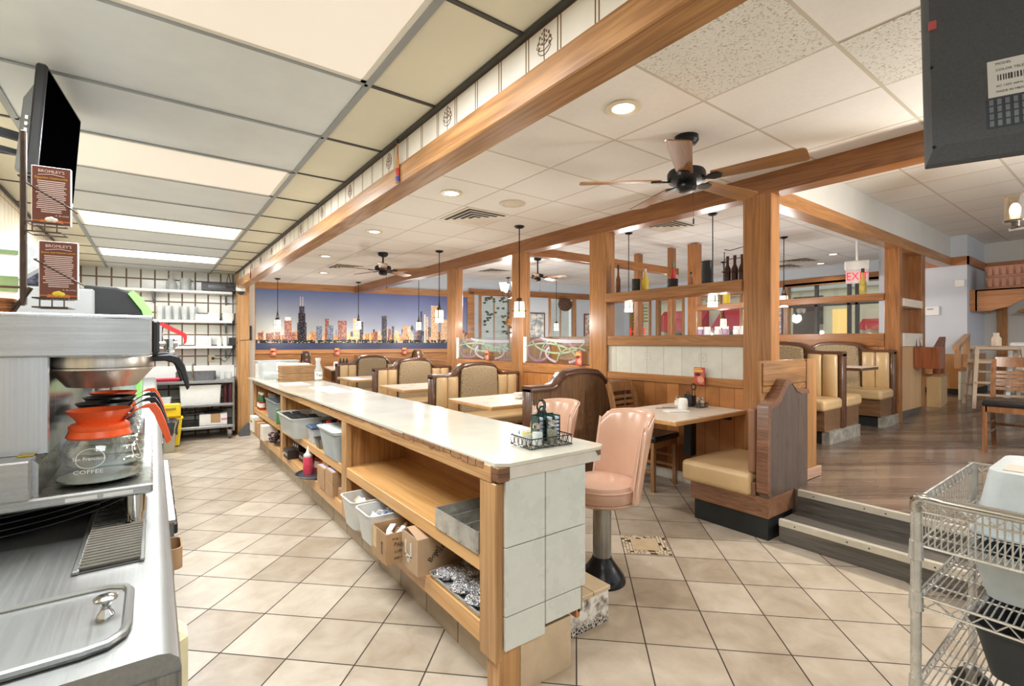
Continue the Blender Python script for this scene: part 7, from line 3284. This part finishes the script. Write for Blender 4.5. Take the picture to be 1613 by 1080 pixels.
# high chairs
def high_chair(loc, rz, label, mat):
    t = thing('high_chair', label, 'high chair', loc, rz, 'wooden high chairs')
    for sx in (-1, 1):
        for sy, tp in ((-1, -.13), (1, .15)):
            b = B()
            b.loft([[(sx * q[0] - .02, q[1] - .022, q[2]), (sx * q[0] + .02, q[1] - .022, q[2]), (sx * q[0] + .02, q[1] + .022, q[2]), (sx * q[0] - .02, q[1] + .022, q[2])] for q in ((.27, sy * .27, 0), (.21, tp, .80))])
            b.obj('leg', mat, t)
    b = B()
    for zz, w_ in ((.78, .22), (.60, .235)):
        b.box((-w_, .10, zz - .03), (w_, .15, zz + .03), .006)
        b.box((-w_, -.15, zz - .02), (w_, -.11, zz + .02), .006)
        for sx in (-1, 1):
            b.box((sx * w_ - .018, -.14, zz - .02), (sx * w_ + .018, .14, zz + .02), .006)
    b.obj('rails', mat, t)
    b = B()
    b.box((-.2, -.15, .46), (.2, .15, .48), .005)
    b.obj('seat', mat, t)
    b = B()
    for zz in (.12, .28):
        for sx in (-1, 1):
            b.box((sx * .25 - .012, -.24, zz), (sx * .25 + .012, .24, zz + .03), .003)
        b.box((-.25, -.245, zz + .04), (.25, -.22, zz + .07), .003)
    b.obj('stretcher', mat, t)
    return t


high_chair((8.9, 1.30, .445), math.radians(-70), 'pale wooden high chair in front of the oak wainscot', M('highchair_wood', (196, 172, 146), .4, 0, .06, 10))
high_chair((9.5, 1.02, .49), math.radians(-80), 'white plastic high chair at the right edge beside the wooden one', M('highchair_white', (234, 236, 236), .4, 0, .03, 10))
t = thing('small_bottle', 'white cup bottle standing on the wooden high chair', 'bottle', (8.9, 1.30, 1.255))
b = B()
b.lathe([(0, 0), (.05, 0), (.05, .10), (.03, .13), (.03, .17), (0, .172)], n=16)
b.obj('body', M('bottle_cream', (226, 206, 186), .4, 0, .05, 10), t)

# ================================================================ WIRE CART WITH BUS TUBS
WIRE = M('wire_chrome', (206, 204, 197), .26, .65, .08, 20)
wc = thing('wire_cart', 'chrome wire shelving cart with a tubular handle at the lower right', 'cart', (0, 0, 0))
X0, X1, Y0, Y1 = 1.71, 2.39, -.32, .41
for x in (X0, X1):
    for y in (Y0, Y1):
        b = B()
        b.cyl((x, y, .12), (x, y, .87), .0127, n=16)
        zz = .16
        while zz < .86:
            b.cyl((x, y, zz), (x, y, zz + .002), .0131, n=16)
            zz += .0254
        b.obj('post', WIRE, wc)
        b = B()
        b.cyl((x - .012, y, .06), (x + .012, y, .06), .06, n=22)
        cw_ = b.obj('castor_wheel', BLACKP, wc)
        b = B()
        b.lathe([(.0, .0), (.024, .0), (.026, .02), (.018, .03), (0, .03)], (x, y, .11), 16)
        b.box((x - .022, y - .015, .05), (x - .016, y + .015, .12))
        b.box((x + .016, y - .015, .05), (x + .022, y + .015, .12))
        b.obj('castor_fork', GAL, cw_)


def wire_shelf(zs_, basket, name):
    b = B()
    zt = zs_
    for x in (X0, X1):
        for y in (Y0, Y1):
            b.cyl((x, y, zt - .04), (x, y, zt + .012), .0175, .0155, n=16)
    top = zt + (.125 if basket else 0)
    # rim trusses
    levels = [(top, .0042), (top - .03, .0036)] if not basket else [(top, .0045), (top - .03, .0032), (zt, .004)]
    for zz, r in levels:
        b.tube([(X0, Y0, zz), (X1, Y0, zz), (X1, Y1, zz), (X0, Y1, zz)], r, 6, True)
    for (ax, ay, bx, by) in ((X0, Y0, X1, Y0), (X1, Y0, X1, Y1), (X1, Y1, X0, Y1), (X0, Y1, X0, Y0)):
        L = math.hypot(bx - ax, by - ay)
        n = int(L / .045)
        pts = []
        for i in range(n * 2 + 1):
            q = i / (n * 2)
            pts.append((ax + (bx - ax) * q, ay + (by - ay) * q, top - (.003 if i % 2 == 0 else .027)))
        b.tube(pts, .003, 5)
    fr = b.obj(name + '_frame', WIRE, wc)
    b = B()
    n = int((Y1 - Y0) / .0135)
    for i in range(1, n):
        y = Y0 + (Y1 - Y0) * i / n
        if basket:
            b.tube([(X0, y, top), (X0, y, zt), (X1, y, zt), (X1, y, top)], .002, 5)
        else:
            b.tube([(X0, y, zt), (X1, y, zt)], .002, 5)
    for x in [X0 + (X1 - X0) * k / 6 for k in range(1, 6)]:
        b.tube([(x, Y0, zt - .004), (x, Y1, zt - .004)], .003, 5)
    if basket:
        k = 1
        m_ = int((X1 - X0) / .03)
        for i in range(1, m_):
            x = X0 + (X1 - X0) * i / m_
            for y in (Y0, Y1):
                b.tube([(x, y, top), (x, y, zt)], .0018, 5)
    o = b.obj(name + '_wires', WIRE, wc)
    o['kind'] = 'stuff'


wire_shelf(.745, True, 'basket_shelf')
wire_shelf(.605, False, 'middle_shelf')
wire_shelf(.365, False, 'bottom_shelf')
b = B()
b.tube([(X0 + .004, Y1, .83), (X0 - .008, Y1, .855), (X0 - .02, Y1 - .004, .874), (X0 - .034, Y1 - .016, .886), (X0 - .044, Y1 - .035, .889), (X0 - .05, Y1 - .07, .889), (X0 - .05, Y0 + .07, .889), (X0 - .044, Y0 + .035, .889), (X0 - .02, Y0, .874), (X0 + .004, Y0, .83)], .0125, 12)
b.obj('handle', CHROME, wc)


def bus_tub(loc, sx_, sy_, h, mat, label, flip=False):
    t = thing('bus_tub', label, 'tub', loc)
    b = B()
    if not flip:
        b.tray(-sx_, sx_, -sy_, sy_, .001, h, .004, .03, .011, .045)
    else:
        b.tray(-sx_, sx_, -sy_, sy_, .001, h, .004, .03, .011, .045)
        b.V = [(x, y, h - z) for x, y, z in b.V]
    b.obj('tub', mat, t, ang=50)
    if flip:
        b = B()
        b.box((-sx_ + .07, -sy_ + .06, h - .0005), (-sx_ * .1, sy_ - .06, h + .0008))
        b.obj('rust_stain', M('stain_tan', (206, 186, 166), .6, 0, .12, 6), t)
    b = B()
    for sy in (-1, 1):
        zz = h - .012 if not flip else .012
        b.box((-.06, sy * (sy_ + .011) - .008, zz - .022), (.06, sy * (sy_ + .011) + .004, zz + .008), .004)
    zz = h - .02 if not flip else .02
    b.box((-sx_ - .019, -.06, zz - .02), (-sx_ - .008, .06, zz + .01), .004)
    b.obj('grip', mat, t)
    return t


TUBG = M('tub_grey', (186, 194, 194), .55, 0, .06, 12)
bus_tub((2.14, .085, .748), .20, .255, .185, TUBG, 'upturned grey bus tub in the top basket of the wire cart', True)
bus_tub((2.06, .05, .608), .255, .275, .128, TUBG, 'grey bus tub on the middle shelf of the wire cart')
bus_tub((2.10, .05, .368), .245, .275, .145, M('tub_black', (52, 54, 56), .5, 0, .12, 14), 'black bus tub on the bottom shelf of the wire cart')

# mosaic accent tile set in the floor
m, nt, p = new_mat('mosaic_chip')
g = G(nt)
mt_ = thing('mosaic_tile', 'small mosaic border tile set into the floor near the stool', 'floor tile', (2.5505, 1.992, 0), math.radians(45.9))
SZ = .2976 / 2 - .004
chips = [M('chip_cream', (220, 206, 180), .35, 0, .05, 30), M('chip_tan', (196, 172, 136), .35, 0, .06, 30), M('chip_dark', (70, 56, 46), .35, 0, .06, 30)]
b = B()
b.mi = 0
b.box((-SZ, -SZ, .0003), (SZ, SZ, .0008))
b.obj('grout', M('mosaic_grout', (96, 80, 64), .8, 0, .05, 30), mt_)
b = B()
b.box((-.085, -.085, .0006), (.085, .085, .0016))
b.obj('centre_tile', M('chip_tan_big', (200, 178, 144), .35, 0, .07, 12), mt_)
rr = random.Random(31)
b = B()
for side in range(4):
    R_ = Matrix.Rotation(side * PI / 2, 4, 'Z')
    for row in range(3):
        x = -SZ
        yb = .088 + row * (SZ - .088) / 3
        hh = (SZ - .088) / 3 - .002
        while x < .088:
            l = rr.choice((.02, .03, .04))
            l = min(l, .088 - x)
            if l > .004:
                b.mi = rr.choice((0, 0, 0, 0, 1, 1, 2))
                b.box((x, yb, .0006), (x + l - .004, yb + hh - .002, .0015), 0, R_)
            x += l
o = b.obj('mosaic_chips', chips, mt_)
o['kind'] = 'stuff'
